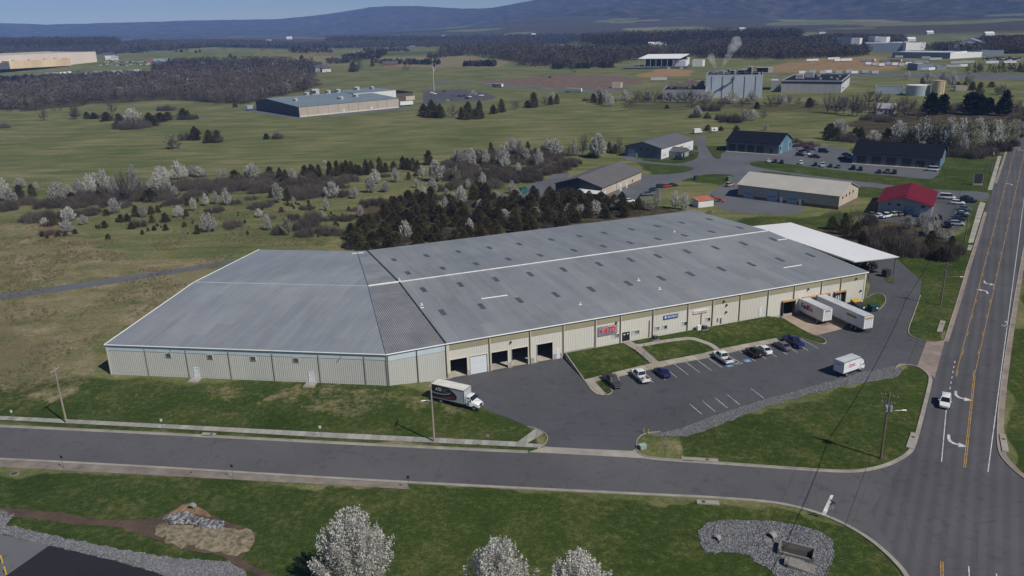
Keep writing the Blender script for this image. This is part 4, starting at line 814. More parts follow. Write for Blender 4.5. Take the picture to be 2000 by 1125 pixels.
t = wsign('wall_sign', 'blue wall sign with white MICHELIN lettering high on the front wall', 50.2, 53.95, 3.58, 4.5, .14, NAVY, None); text_on('MICHELIN', .4, SWHITE, t, (.35, -.15, .03), (1, 0, 0), (0, 0, 1), off=.015, shear=.2, width=2.5)
mb = MB(); mb.loft([[(-1.42+.24*math.cos(a), -.145, .02+.28*math.sin(a)) for a in np.linspace(0, 2*math.pi, 12, endpoint=False)], [(-1.42+.2*math.cos(a), -.17, .02+.24*math.sin(a)) for a in np.linspace(0, 2*math.pi, 12, endpoint=False)]]); mb.build('emblem', SWHITE, t)
t = wsign('wall_sign', 'white wall sign with red and dark lettering BFGoodrich', 57.95, 61.7, 3.58, 4.45, .14, SWHITE, None); text_on('BF', .36, RED, t, (-1.3, -.15, .05), (1, 0, 0), (0, 0, 1), off=.02, shear=.2, width=.7); text_on('Goodrich', .44, DK, t, (.4, -.15, .0), (1, 0, 0), (0, 0, 1), off=.01, shear=.15, width=2.5)
mb = MB(); mb.box((-1.8, -.15, -.38), (1.8, -.14, -.3)); mb.build('underline', RED, t)
# things along the wall
def ac_unit(s, d, lab):
    p = FL+UF*s+NF*d; t = thing('air_conditioner', lab, 'air conditioner', (p[0], p[1], -.05), U21, 'condenser units by the wall'); MB().box((-.75, -.7, 0), (.75, .7, .1)).build('pad', CONC, t); MB().box((-.5, -.5, .1), (.5, .5, .95)).build('casing', mat('ac_dark', (.03, .032, .035), .6), t, bevel=.04)
    mb = MB(); mb.tube((0, 0, .95), (0, 0, 1.0), .42, n=16); mb.build('fan_guard', mat('ac_grey', (.2, .2, .2), .5), t)
ac_unit(47.2, 1.4, 'dark condenser unit on a pad right of the office door'); ac_unit(60.4, .9, 'dark condenser unit on a pad below the white wall sign')
p = FL+UF*59.0+NF*.7; t = thing('utility_cabinet', 'white utility box against the wall left of the condenser unit', 'cabinet', (p[0], p[1], -.05), U21); MB().box((-.45, -.3, 0), (.45, .3, 1.1)).build('body', TRIMW, t, bevel=.03); MB().box((-.5, -.35, 1.1), (.5, .35, 1.16)).build('lid', TRIMW, t)
# ------------------------------------------------------------------ open canopy behind the warehouse
cq = [np.array(at(*p, 4.0)) for p in ((1669, 512.4), (1755, 502.4), (1544, 435.3), (1440, 443))]
CO = (*(cq[0]+cq[1])/2, AZ); can = thing('canopy', 'long white metal canopy roof on thin posts behind the warehouse', 'canopy', CO)
cu = (cq[1]-cq[0])/np.linalg.norm(cq[1]-cq[0]); cv = (cq[2]-cq[1]); CLn = np.linalg.norm(cv); cv /= CLn; CWd = 14.0
cb = cq[0]
def cp3(a, b, z): p = cb+cu*a+cv*b; return (p[0], p[1], z)
CANM = mat('canopy_white', (.76, .76, .755), .5, .05, .08, .1, stretch=(.3, .3, 1))
mb = MB(); vs = [cp3(0, 0, 4.15), cp3(CWd, 0, 4.15), cp3(CWd, CLn, 4.15), cp3(0, CLn, 4.15)]; mb.add(vs+[(x, y, z-.28) for x, y, z in vs], [(0, 1, 2, 3), (7, 6, 5, 4), (0, 4, 5, 1), (1, 5, 6, 2), (2, 6, 7, 3), (3, 7, 4, 0)]); mb.build('roof_panel', CANM, can, CO)
mb = MB()
for k in range(int(CLn/1.0)): mb.tube(cp3(.1, k*1.0+.4, 4.155), cp3(CWd-.1, k*1.0+.4, 4.155), .04, n=4)
mb.build('roof_seams', mat('canopy_seam', (.6, .6, .6), .5), can, CO)
mb = MB(); mb.tube(cp3(-.05, 0, 4.05), cp3(-.05, CLn, 4.05), .2, n=8); mb.tube(cp3(0, -.05, 4.05), cp3(CWd, -.05, 4.05), .16, n=8); mb.build('gutter', mat('gutter_grey', (.45, .46, .47), .45), can, CO)
for b in np.arange(.6, CLn, 7.5):
    for a in (.4, 5.6, CWd-.5): MB().tube(cp3(a, b, AZ), cp3(a, b, 4.0), .11, n=8).build('post', mat('post_rust', (.07, .06, .055), .6, .2, 1), can, CO)
DKB = mat('charcoal_bin', (.025, .027, .03), .6)
p = at(1730, 540); t = thing('storage_bin', 'dark square bin standing under the open canopy', 'bin', (p[0], p[1], AZ), .5); MB().box((-.9, -.8, 0), (.9, .8, 1.9)).build('body', DKB, t, bevel=.05); MB().box((-.95, -.85, 1.9), (.95, .85, 1.97)).build('lid', DKB, t)
for px, py, lab in ((1690, 524, 'dark heap built as stacked tyres under the canopy beside the warehouse end'), (1672, 517, 'second dark heap built as tyres further back under the canopy')):  # unclear dark heaps, made up as tyres
    p = at(px, py); t = thing('dark_heap', lab, 'dark heap', (p[0], p[1], AZ)); mb = MB()
    for k in range(46):
        x, y = rng.uniform(-3, 3), rng.uniform(-1.4, 1.4); z = rng.uniform(0, 1.6); q = Vector(rng.normal(0, 1, 3)); q.normalize(); q = (q+Vector((0, 0, 1.2))).normalized(); c = Vector((x, y, z+.2)); mb.tube(c-q*.11, c+q*.11, .36, n=10)
    tag(mb.build('tyres', RUB, t), kind='stuff')
# ------------------------------------------------------------------ vehicles
TYRE = mat('tyre', (.015, .015, .016), .85); RIMM = mat('alloy', (.4, .41, .43), .35, .05, 3, .6); CARGL = mat('car_glass', (.012, .015, .02), .08, .05, 1, spec=.7); CHROME = mat('chrome', (.6, .6, .62), .2, .02, 2, .9); LAMPR = mat('lamp_red', (.35, .01, .01), .3); LAMPW = mat('lamp_clear', (.6, .62, .62), .15); BLACKP = mat('black_plastic', (.02, .02, .021), .6)
P_WHITE = paint('paint_white', (.72, .73, .74)); P_BLUE = paint('paint_blue', (.012, .018, .11)); P_NAVY = paint('paint_navy', (.01, .014, .05)); P_GREY = paint('paint_grey', (.12, .125, .135)); P_BLACK = paint('paint_black', (.012, .012, .013)); P_BROWN = paint('paint_bronze', (.062, .052, .046)); P_SILV = paint('paint_silver', (.38, .39, .41)); P_RED = paint('paint_red', (.4, .02, .02)); P_TAN = paint('paint_tan', (.36, .31, .22))
def wheel(parent, x, y, r, w=.22):
    sg = 1 if y > 0 else -1; mb = MB(); a = [(r*math.cos(t), r*math.sin(t)) for t in np.linspace(0, 2*math.pi, 18, endpoint=False)]
    ring = lambda k, o: [(x+c*k, y+o*sg, r+s*k) for c, s in a]
    mb.loft([ring(.55, -w/2), ring(.93, -w/2), ring(1, -w/3), ring(1, w/3), ring(.93, w/2), ring(.6, w/2)][::sg]); o = mb.build('wheel', TYRE, parent, smooth=True)
    mb = MB(); mb.loft([ring(.62, w/2-.03), ring(.5, w/2+.012), ring(.15, w/2+.02)][::sg]); mb.build('rim', RIMM, o); return o
def ring_sec(x, w, z0, z1, tum=.9, n=0):
    return [(x, -w*.9, z0), (x, -w, z0+(z1-z0)*.35), (x, -w*.985, z0+(z1-z0)*.75), (x, -w*tum, z1), (x, w*tum, z1), (x, w*.985, z0+(z1-z0)*.75), (x, w, z0+(z1-z0)*.35), (x, w*.9, z0)]
CARS = dict(
 sedan=dict(L=4.7, W=1.82, r=.33, wb=(1.38, -1.35), st=[(-2.33, .66, .42, .78), (-2.2, .82, .26, .96), (-1.5, .9, .2, 1.0), (-.9, .91, .19, .98), (.6, .91, .19, .95), (1.2, .9, .2, .92), (1.9, .85, .22, .8), (2.25, .72, .28, .66), (2.34, .55, .36, .56)], gh=[(-1.75, -1.05, .3, 1.15), .97, 1.44]),
 suv=dict(L=4.65, W=1.86, r=.36, wb=(1.38, -1.35), st=[(-2.3, .78, .42, .95), (-2.22, .88, .32, 1.06), (-1.4, .92, .26, 1.08), (.6, .92, .26, 1.05), (1.25, .9, .27, 1.03), (1.95, .86, .3, .95), (2.27, .75, .36, .8), (2.33, .6, .45, .68)], gh=[(-2.2, -1.85, .3, 1.1), 1.06, 1.68]),
 jeep=dict(L=4.5, W=1.85, r=.4, wb=(1.4, -1.4), st=[(-2.1, .85, .5, 1.12), (-2.05, .9, .42, 1.16), (-1.2, .92, .4, 1.16), (.6, .9, .4, 1.14), (1.0, .82, .42, 1.14), (2.0, .75, .45, 1.1), (2.1, .72, .5, 1.05)], gh=[(-2.05, -1.95, .35, .7), 1.15, 1.84]),
 pickup=dict(L=5.8, W=2.0, r=.4, wb=(1.85, -1.75), st=[(-.9, .97, .42, 1.12), (0, .99, .36, 1.14), (.9, .99, .36, 1.14), (1.25, .98, .37, 1.13), (2.2, .95, .4, 1.1), (2.75, .88, .45, 1.02), (2.9, .78, .52, .9)], gh=[(-.85, -.65, .75, 1.45), 1.13, 1.86]),
 van=dict(L=5.4, W=1.95, r=.36, wb=(1.6, -1.5), st=[(-2.7, .9, .45, 1.2), (-2.62, .97, .35, 1.2), (1.2, .97, .33, 1.18), (1.7, .95, .34, 1.12), (2.4, .88, .38, 1.0), (2.7, .75, .45, .8)], gh=[(-2.62, -2.55, .9, 1.75), 1.18, 2.2]))
def car(kind, pm, label, cat, px=None, head=0, z=AZ, loc=None, group=None, stuffing=None):
    d = CARS[kind]; p = at(px[0], px[1], z+.7) if loc is None else loc
    t = thing('parked_'+('car' if kind in ('sedan',) else 'pickup_truck' if kind == 'pickup' else 'van' if kind == 'van' else 'suv'), label, cat, (p[0], p[1], z), head, group)
    mb = MB(); mb.loft([ring_sec(x, w, a, b) for x, w, a, b in d['st']]); mb.build('body', pm, t, smooth=True)
    (g0, g1_, g2, g3), zb, zr = d['gh']; W2 = d['W']/2
    wb_, wt = W2*.9, W2*.72
    lo = [(g0, -wb_, zb-.03), (g3, -wb_, zb-.03), (g3, wb_, zb-.03), (g0, wb_, zb-.03)]; hi = [(g1_, -wt, zr), (g2, -wt, zr), (g2, wt, zr), (g1_, wt, zr)]
    mb = MB(); mb.add(lo+hi, [(0, 1, 5, 4), (1, 2, 6, 5), (2, 3, 7, 6), (3, 0, 4, 7), (4, 5, 6, 7)]); mb.build('windows', CARGL, t)
    mb = MB(); rf = [(g1_-.06, -wt-.02, zr-.01), (g2+.08, -wt-.02, zr-.03), (g2+.08, wt+.02, zr-.03), (g1_-.06, wt+.02, zr-.01)]; rh = [(g1_+.08, -wt*.86, zr+.06), (g2-.1, -wt*.86, zr+.055), (g2-.1, wt*.86, zr+.055), (g1_+.08, wt*.86, zr+.06)]
    mb.add(rf+rh, [(0, 1, 5, 4), (1, 2, 6, 5), (2, 3, 7, 6), (3, 0, 4, 7), (4, 5, 6, 7), (3, 2, 1, 0)]); 
    for sg in (-1, 1):
        for (xa, xb) in ((g0, g1_), (g3, g2)): mb.tube((xa, sg*wb_, zb-.02), (xb, sg*wt, zr), .05, n=5)
        xm = (g1_+g2)/2-.1; mb.tube((xm, sg*(wb_+.005), zb-.02), (xm, sg*(wt+.005), zr), .045, n=5)
    mb.build('roof', pm, t, smooth=True)
    if kind == 'pickup':
        for sg in (-1, 1): mb = MB(); mb.box((-2.85, sg*.99-(.1 if sg > 0 else 0), .5), (-.9, sg*.99+(.1 if sg < 0 else 0), 1.15)); mb.build('bed_side', pm, t, bevel=.03)
        mb = MB(); mb.box((-2.92, -.95, .55), (-2.83, .95, 1.13)); mb.build('tailgate', pm, t, bevel=.02); mb = MB(); mb.box((-2.85, -.9, .5), (-.9, .9, .62)); mb.build('bed_floor', BLACKP, t); mb = MB(); mb.box((-2.98, -.95, .42), (-2.9, .95, .6)); mb.build('rear_bumper', CHROME, t)
        mb = MB(); mb.box((2.83, -.75, .45), (2.95, .75, .62)); mb.build('front_bumper', CHROME, t); mb = MB(); mb.box((2.84, -.5, .65), (2.915, .5, .88)); mb.build('grille', BLACKP, t)
        if stuffing: 
            mb = MB(); mb.box((-2.5, -.3, .62), (-1.9, .3, .95)); mb.box((-1.6, -.6, .62), (-1.1, .1, .85)); mb.build('cargo', stuffing, t)
    x0, x1 = d['st'][0][0], d['st'][-1][0]
    if kind == 'pickup': x0 = -2.92
    for sg in (-1, 1):
        zl = d['st'][-2][3]-.1; y = d['st'][-2][1]*.78*sg; xf = d['st'][-2][0]
        mb = MB(); mb.box((xf-.05, min(y, y*.6), zl-.1), (xf+.06, max(y, y*.6), zl+.05)); mb.build('headlight', LAMPW, t)
        zr_ = 1.0 if kind == 'pickup' else d['st'][1][3]-.2; y = W2*.86*sg; mb = MB(); mb.box((x0-.03, min(y, y*.78), zr_-.14), (x0+.1, max(y, y*.78), zr_+.06)); mb.build('tail_light', LAMPR, t)
        mb = MB(); ym = W2*sg; mb.box((g3-.35, min(ym, ym+.2*sg), zb+.0), (g3-.15, max(ym, ym+.2*sg), zb+.14)); mb.build('mirror', pm if pm is not P_BLACK else BLACKP, t)
    for wx in d['wb']:
        for sg in (-1, 1): wheel(t, wx, sg*(W2-.1), d['r'])
    if kind == 'jeep': mb = MB(); mb.tube((-2.12, 0, 1.05), (-2.34, 0, 1.05), .38, n=18); s_ = mb.build('spare_wheel', TYRE, t); mb = MB(); mb.tube((-2.34, 0, 1.05), (-2.36, 0, 1.05), .2, n=14); mb.build('rim', RIMM, s_)
    return t
IN = math.atan2(-sv[1], -sv[0]); OUT = math.atan2(sv[1], sv[0]); GF = 'vehicles in the marked bays in front of the warehouse'
car('pickup', P_BROWN, 'dark bronze pickup truck parked nose out at the left end of the bays', 'pickup truck', (1196, 743), OUT, group=GF)
car('pickup', P_WHITE, 'white pickup truck with gear in its bed, beside the bronze pickup', 'pickup truck', (1250, 733), IN, group=GF, stuffing=mat('gear_tan', (.4, .36, .3), .8))
car('sedan', P_BLUE, 'dark blue car right of the white pickup near the steps', 'car', (1293.5, 725.5), IN, group=GF)
car('pickup', P_WHITE, 'white pickup truck with an empty bed beside the striped access aisle', 'pickup truck', (1411, 697), IN, group=GF)
car('jeep', P_BLACK, 'black boxy off-roader with a spare wheel on its tailgate', 'off-roader', (1472, 688), IN, group=GF)
car('sedan', P_WHITE, 'white saloon parked right of the black off-roader', 'car', (1491, 681.5), IN, group=GF)
car('sedan', P_GREY, 'grey saloon parked left of the blue pickup', 'car', (1528, 674), IN, group=GF)
car('pickup', P_BLUE, 'dark blue pickup truck parked nose out at the right end of the bays', 'pickup truck', (1550, 667), OUT, group=GF)
car('suv', P_WHITE, 'white car driving towards the junction on the main road', 'car', (1846, 783.5), RANG+math.pi, z=AZ+.006)
# box trucks and trailers
def lettered_side(t, y, sgn): pass
BOXW = mat('box_white', (.72, .73, .74), .45, .05, .6); BOXG = mat('box_grey', (.42, .43, .45), .5, .08, .6); ROOFTR = mat('trailer_roof', (.5, .515, .53), .5, .1, .7); ROOFCR = mat('box_roof_cream', (.68, .67, .6), .5, .06, .5); ALU = mat('aluminium', (.45, .46, .48), .35, .06, 1, .7); CHASS = mat('chassis', (.025, .025, .027), .7)
def box_body(t, x0, x1, w, z0, z1, m, roofm):
    MB().box((x0, -w, z0), (x1, w, z1)).build('cargo_box', m, t); MB().box((x0+.03, -w+.03, z1-.01), (x1-.03, w-.03, z1+.03)).build('box_roof', roofm, t)
    mb = MB()
    for y in (-w, w): mb.box((x0-.02, y-.05, z1-.06), (x1+.02, y+.05, z1+.04)); mb.box((x0-.02, y-.04, z0-.06), (x1+.02, y+.04, z0+.08))
    for x in (x0, x1):
        mb.box((x-.03, -w, z1-.06), (x+.03, w, z1+.04))
        for y in (-w, w): mb.box((x-.03, y-.04, z0), (x+.03, y+.04, z1))
    mb.build('edge_rails', ALU, t)
def truck_wheels(t, xs, w, r, dual=()):
    for x in xs:
        for sg in (-1, 1): wheel(t, x, sg*(w-.15), r, .5 if x in dual else .28)
# distribution truck
a, b = at(846, 762, AZ), at(935, 793, AZ); a = np.array([-16.3, 139.6]); b = np.array([-7.2, 134.55]); d = (b-a)/np.linalg.norm(b-a); L = 10.2; hd = math.atan2(d[1], d[0]); c = at(893, 775, AZ+1.5)
t = thing('box_truck', 'white box truck with a black and red ATD swirl parked at the lawn edge', 'box truck', (c[0], c[1], AZ), hd)
box_body(t, -4.9, 2.35, 1.27, 1.05, 3.75, BOXG, ROOFCR)
MB().box((-4.9, -.5, .6), (4.4, .5, 1.0)).build('chassis', CHASS, t)
mb = MB(); mb.loft([[(x, -w, .75), (x, -w, z), (x, -w*.8, zt), (x, w*.8, zt), (x, w, z), (x, w, .75)] for x, w, z, zt in ((2.55, 1.1, 2.0, 2.55), (3.3, 1.1, 1.95, 2.6), (3.75, 1.08, 1.75, 2.05), (3.9, 1.0, 1.55, 1.75), (5.0, .85, 1.25, 1.45), (5.2, .75, 1.05, 1.2))]); mb.build('cab', P_WHITE, t, smooth=True)
mb = MB(); mb.quad((3.42, -.95, 2.5), (3.42, .95, 2.5), (3.88, .95, 1.82), (3.88, -.95, 1.82)); mb.v = [(x+.03, y, z+.02) for x, y, z in mb.v]; mb.build('windscreen', CARGL, t)
for sg in (-1, 1):
    mb = MB(); y = sg*1.115; mb.quad((2.75, y, 1.75), (3.6, y, 1.7), (3.35, y*.9, 2.35), (2.75, y*.9, 2.4)); mb.build('side_window', CARGL, t)
    mb = MB(); mb.box((3.7, sg*1.3-.08, 1.6), (3.8, sg*1.3+.08, 2.3)); mb.build('mirror', BLACKP, t); mb = MB(); mb.box((5.02, sg*.62-.15, 1.05), (5.2, sg*.62+.15, 1.25)); mb.build('headlight', LAMPW, t)
MB().box((5.1, -1.1, .5), (5.35, 1.1, .8)).build('front_bumper', CHROME, t); MB().box((5.12, -.45, .85), (5.24, .45, 1.3)).build('grille', BLACKP, t); truck_wheels(t, (4.3, -2.9), 1.2, .5, (-2.9,))
for sg in (-1, 1):
    mb = MB(); y = sg*1.285; X = lambda pts: [(x, y, z) for x, z in pts][::sg]
    sw = [(-4.85, 3.7), (-1.2, 3.7), (-.55, 3.3), (.4, 2.75), (.75, 2.2), (.7, 1.7), (.3, 1.35), (-1.0, 1.2), (-4.85, 1.15)]; pts = X(sw); mb.add(pts, [tuple(range(len(pts)))]); mb.build('swirl', mat('swirl_black', (.018, .02, .026), .45), t)
    for nm, m_, arcs in (('swirl_stripe', SWHITE, [(-4.8, 2.15, -2.6, 1.9, -.9, 2.25, -.55, 2.75, .05)]), ('swirl_stripe', RED, [(-2.6, 1.5, -1.4, 1.4, -.2, 1.55, .25, 2.3, .022), (-2.0, 1.72, -1.0, 1.6, -.3, 1.72, .05, 2.2, .022), (-1.2, 1.85, -.7, 1.78, -.35, 1.88, -.15, 2.15, .02)])):
        mb = MB()
        for x0, z0, x1, z1, x2, z2, x3, z3, wd in arcs:
            pp = [((1-s)**3*x0+3*(1-s)**2*s*x1+3*(1-s)*s*s*x2+s**3*x3, (1-s)**3*z0+3*(1-s)**2*s*z1+3*(1-s)*s*s*z2+s**3*z3) for s in np.linspace(0, 1, 14)]
            for (xa, za), (xb, zb) in zip(pp[:-1], pp[1:]): q = [(xa, y+.006*sg, za-wd), (xb, y+.006*sg, zb-wd), (xb, y+.006*sg, zb+wd), (xa, y+.006*sg, za+wd)]; mb.quad(*(q[::-1] if sg > 0 else q))
        mb.build(nm, m_, t)
    text_on('ATD', .62, SWHITE, t, (-3.3 if sg < 0 else -3.1, y+.012*sg, 2.95), (1 if sg < 0 else -1, 0, 0), (0, 0, 1), off=.02, shear=.25, width=1.45)
    for k in range(3): x0 = -2.2 if sg < 0 else -1.2; L_ = (1.0, .5, 1.25)[k]; MB().box((x0 if sg < 0 else x0-L_, min(y, y+.01*sg), 3.1-.24*k), (x0+L_ if sg < 0 else x0, max(y, y+.01*sg), 3.18-.24*k)).build('faint_line', mat('pale_grey_letter', (.22, .22, .24), .5), t)
# rental truck
c = at(1658, 713.5, AZ+1.6); hd = math.atan2(3.8, 6.3)-.02
t = thing('box_truck', 'small white rental box truck with red Ryder lettering by the gravel', 'box truck', (c[0], c[1], AZ), hd)
box_body(t, -3.1, 2.0, 1.15, .95, 3.3, BOXW, ROOFTR); MB().box((-3.1, -.45, .5), (3.4, .45, .92)).build('chassis', CHASS, t)
mb = MB(); mb.loft([[(x, -w, .5), (x, -w, z), (x, -w*.85, zt), (x, w*.85, zt), (x, w, z), (x, w, .5)] for x, w, z, zt in ((2.1, 1.0, 2.1, 2.55), (2.9, 1.0, 2.1, 2.6), (3.45, .98, 1.55, 2.0), (3.65, .95, 1.2, 1.35), (3.7, .9, .9, 1.0))]); mb.build('cab', P_WHITE, t, smooth=True)
mb = MB(); mb.quad((3.02, -.85, 2.5), (3.02, .85, 2.5), (3.62, .9, 1.5), (3.62, -.9, 1.5)); mb.v = [(x+.05, y, z+.02) for x, y, z in mb.v]; mb.build('windscreen', CARGL, t)
for sg in (-1, 1):
    mb = MB(); y = sg*1.01; mb.quad((2.3, y, 1.5), (3.3, y, 1.45), (2.95, y*.93, 2.3), (2.3, y*.93, 2.35)); mb.build('side_window', CARGL, t)
    mb = MB(); mb.box((3.2, sg*1.2-.08, 1.5), (3.3, sg*1.2+.08, 2.0)); mb.build('mirror', BLACKP, t); mb = MB(); mb.box((3.6, sg*.7-.15, .75), (3.73, sg*.7+.15, .95)); mb.build('headlight', LAMPW, t)
    text_on('Ryder', .55, RED, t, (-.55, sg*1.165, 2.3), (1 if sg < 0 else -1, 0, 0), (0, 0, 1), off=.03, shear=.2, width=1.9); mb = MB()
    pp = [(-1.75+1.0*s*2, 2.2-.35*math.sin(math.pi*min(1, s*1.3))) for s in np.linspace(0, .8, 10)]
    for (xa, za), (xb, zb) in zip(pp[:-1], pp[1:]): q = [(xa, sg*1.165, za-.035), (xb, sg*1.165, zb-.035), (xb, sg*1.165, zb+.035), (xa, sg*1.165, za+.035)]; mb.quad(*(q[::-1] if sg > 0 else q))
    mb.build('swoosh', DK, t)
[MB().box((-.9 if sg < 0 else -.75, sg*1.165-.006, 1.92), (.55 if sg < 0 else .7, sg*1.165+.006, 1.99)).build('faint_line', DK, t) for sg in (-1, 1)]; text_on('Ryder', .4, DK, t, (-3.14, 0, 2.6), (0, -1, 0), (0, 0, 1), width=1.2, shear=.2)
MB().box((3.62, -1, .4), (3.8, 1, .65)).build('front_bumper', BLACKP, t); truck_wheels(t, (2.75, -1.9), 1.05, .4, (-1.9,))
# trailers at the docks
nd = np.array([.33, -.944]); nh = math.atan2(nd[1], nd[0])
def trailer(label, endpx, L, zt, deco):
    e = (np.array(at(*endpx[0], AZ+.9))+np.array(at(*endpx[1], AZ+.9)))/2; t = thing('semi_trailer', label, 'trailer', (e[0], e[1], AZ), nh, 'trailers backed against the docks')
    box_body(t, -L, 0, 1.29, 1.1, zt, BOXW, ROOFTR)
    mb = MB()
    for k in np.arange(-L+.6, -.3, .62):
        for y in (-1.3, 1.3): mb.box((k-.02, y-.012, 1.2), (k+.02, y+.012, zt-.1))
    mb.build('side_ribs', mat('rib_white', (.6, .61, .62), .5), t)
    MB().box((-L+.3, -.5, .85), (-.3, .5, 1.08)).build('chassis', CHASS, t)
    for sg in (-1, 1): mb = MB(); mb.box((.001, min(sg*.03, sg*1.24), 1.15), (.05, max(sg*.03, sg*1.24), zt-.12)); mb.build('rear_door', BOXW, t)
    mb = MB()
    for y in (-.75, -.3, .3, .75): mb.tube((.08, y, 1.2), (.08, y, zt-.15), .025, n=6)
    mb.build('lock_rods', ALU, t); MB().box((-.1, -1.2, .45), (.02, 1.2, .58)).build('rear_bumper', CHASS, t)
    deco(t); return t
def fed(t):
    Z = 3.95
    for sg in (-1, 1):
        x = (1 if sg < 0 else -1, 0, 0); y = sg*1.325
        text_on('Fed', 1.25, mat('letter_purple', (.055, .03, .1), .45), t, (-6.3 if sg < 0 else -4.2, y, 2.75), x, (0, 0, 1), off=.03, width=2.3); text_on('Ex', 1.22, mat('letter_crimson', (.5, .03, .08), .45), t, (-4.2 if sg < 0 else -6.3, y, 2.75), x, (0, 0, 1), off=.03, width=1.8)
    text_on('Fed', .4, mat('letter_purple', (.055, .03, .1), .45), t, (.075, -.35, 3.5), (0, 1, 0), (0, 0, 1), off=.02, width=.75); text_on('Ex', .4, mat('letter_crimson', (.5, .03, .08), .45), t, (.075, .35, 3.5), (0, 1, 0), (0, 0, 1), off=.02, width=.6)
    truck_wheels(t, (-1.6,), 1.25, .5, (-1.6,))
def yel(t):
    for sg in (-1, 1):
        mb = MB(); mb.box((-5.4, sg*1.32-.01, 2.75), (-2.3, sg*1.32+.01, 3.35)); mb.build('side_panel', mat('panel_yellow', (.42, .3, .03), .5, .15, 2), t)
        mb = MB(); [mb.box((-5.1+.42*k, sg*1.335-.006, 2.92), (-4.86+.42*k, sg*1.335+.006, 3.18)) for k in range(7)]; mb.build('panel_marks', mat('mark_olive', (.12, .09, .02), .5), t)
    mb = MB(); mb.box((.051, -1.1, 3.35), (.062, 1.1, 3.7)); mb.build('door_panel', mat('panel_yellow', (.42, .3, .03), .5, .15, 2), t); truck_wheels(t, (-2.2, -3.5), 1.25, .5, (-2.2, -3.5))
    [MB().box((-12.5, y-.1, .3), (-12.3, y+.1, 1.1)).build('landing_leg', CHASS, t) for y in (-.8, .8)]
trailer('short white trailer with big FedEx lettering backed against the dock', ((1607, 631), (1622.5, 625)), 9.0, 4.0, fed)
trailer('long white trailer with a yellow side panel right of the FedEx trailer', ((1687, 646.5), (1702, 640)), 15.6, 4.1, yel)
# dumpsters
GRN = mat('dumpster_green', (.012, .05, .035), .55, .15, 1.5)
def dumpster(px, lab, lid, hd):
    p = at(*px); t = thing('dumpster', lab, 'dumpster', (p[0], p[1], AZ), hd, 'dumpsters by the grass island'); mb = MB(); mb.add([(-1.0, -.75, .1), (1.0, -.75, .1), (1.0, .75, .1), (-1.0, .75, .1), (-1.05, -.95, 1.35), (1.05, -.95, 1.35), (1.05, .8, 1.75), (-1.05, .8, 1.75)], [(0, 3, 2, 1), (0, 1, 5, 4), (1, 2, 6, 5), (2, 3, 7, 6), (3, 0, 4, 7), (4, 5, 6, 7)]); mb.build('bin_body', GRN, t)
    mb = MB(); mb.add([(-1.08, -.98, 1.37), (1.08, -.98, 1.37), (1.08, .83, 1.79), (-1.08, .83, 1.79), (-1.08, -.98, 1.42), (1.08, -.98, 1.42), (1.08, .83, 1.85), (-1.08, .83, 1.85)], [(4, 5, 6, 7), (0, 1, 5, 4), (1, 2, 6, 5), (2, 3, 7, 6), (3, 0, 4, 7)]); mb.build('lid', lid, t)
    mb = MB(); mb.box((-1.12, -.1, .7), (-1.0, .1, 1.0)); mb.box((1.0, -.1, .7), (1.12, .1, 1.0)); mb.build('fork_pocket', GRN, t); mb = MB(); mb.box((.2, -.96, .75), (.7, -.9, 1.1)); mb.build('notice', SWHITE, t)
dumpster((1678, 606), 'green dumpster with a dark lid nearer the trailers', DKB, nh+math.pi/2); dumpster((1704, 607), 'green dumpster standing apart to the right by the island kerb', GRN, nh+math.pi/2); dumpster((1671, 599), 'dumpster with a yellow lid behind the other two dumpsters', mat('lid_yellow', (.5, .28, .02), .5), nh+math.pi/2)
# ------------------------------------------------------------------ utility poles and wires
WOODP = mat('pole_wood', (.17, .135, .1), .9, .2, 2, stretch=(1, 1, .1)); WOODL = mat('pole_pale', (.3, .25, .2), .9, .18, 2, stretch=(1, 1, .1)); INS = mat('insulator', (.45, .46, .46), .3); TRF = mat('transformer_grey', (.3, .31, .32), .5); WIRE = mat('wire_black', (.02, .02, .02), .7); WIREG = mat('wire_grey', (.1, .105, .1), .6)
def upole(base, H, label, arms=(), ang=0, m=WOODP, lamp=None, trf=0, extras=True):
    t = thing('utility_pole', label, 'utility pole', (base[0], base[1], T(base[0], base[1]).item()), ang, 'utility poles')
    MB().tube((0, 0, -.3), (0, 0, H), .19, .12, n=10).build('pole', m, t)
    for z, w in arms:
        a = MB().box((-.06, -w, z-.06), (.06, w, z+.06)).build('crossarm', m, t)
        for y in (-w*.9, -w*.45, w*.45, w*.9): MB().tube((0, y, z+.06), (0, y, z+.3), .06, .04, n=8).build('insulator', INS, a)
        mb = MB(); mb.tube((.08, -w*.6, z), (.1, 0, z-.7), .02, n=4); mb.tube((.08, w*.6, z), (.1, 0, z-.7), .02, n=4); mb.build('brace', WOODP, a)
    for k in range(trf):
        a_ = k*2.1+.6; x, y = .42*math.cos(a_), .42*math.sin(a_); mb = MB(); mb.tube((x, y, H-3.2), (x, y, H-2.2), .27, n=12); mb.tube((x, y, H-2.2), (x, y, H-2.12), .2, n=10); tr = mb.build('transformer', TRF, t); mb = MB(); mb.tube((x, y, H-2.12), (x, y, H-1.85), .05, .03); mb.build('bushing', INS, tr)
    if lamp:
        x, y, z = lamp; mb = MB(); mb.path([(0, 0, z), (x*.5, y*.5, z+.35), (x, y, z+.4)], .04); l_ = mb.build('lamp_arm', ALU, t); mb = MB(); mb.loft([[(x+dx*x/math.hypot(x, y)-dy*y/math.hypot(x, y), y+dx*y/math.hypot(x, y)+dy*x/math.hypot(x, y), z+.4+dz) for dy, dz in ((-.14, 0), (0, .1), (.14, 0), (0, -.1))] for dx in (-.25, .1, .45)]); mb.build('lamp_head', BOXW, l_)
    return t
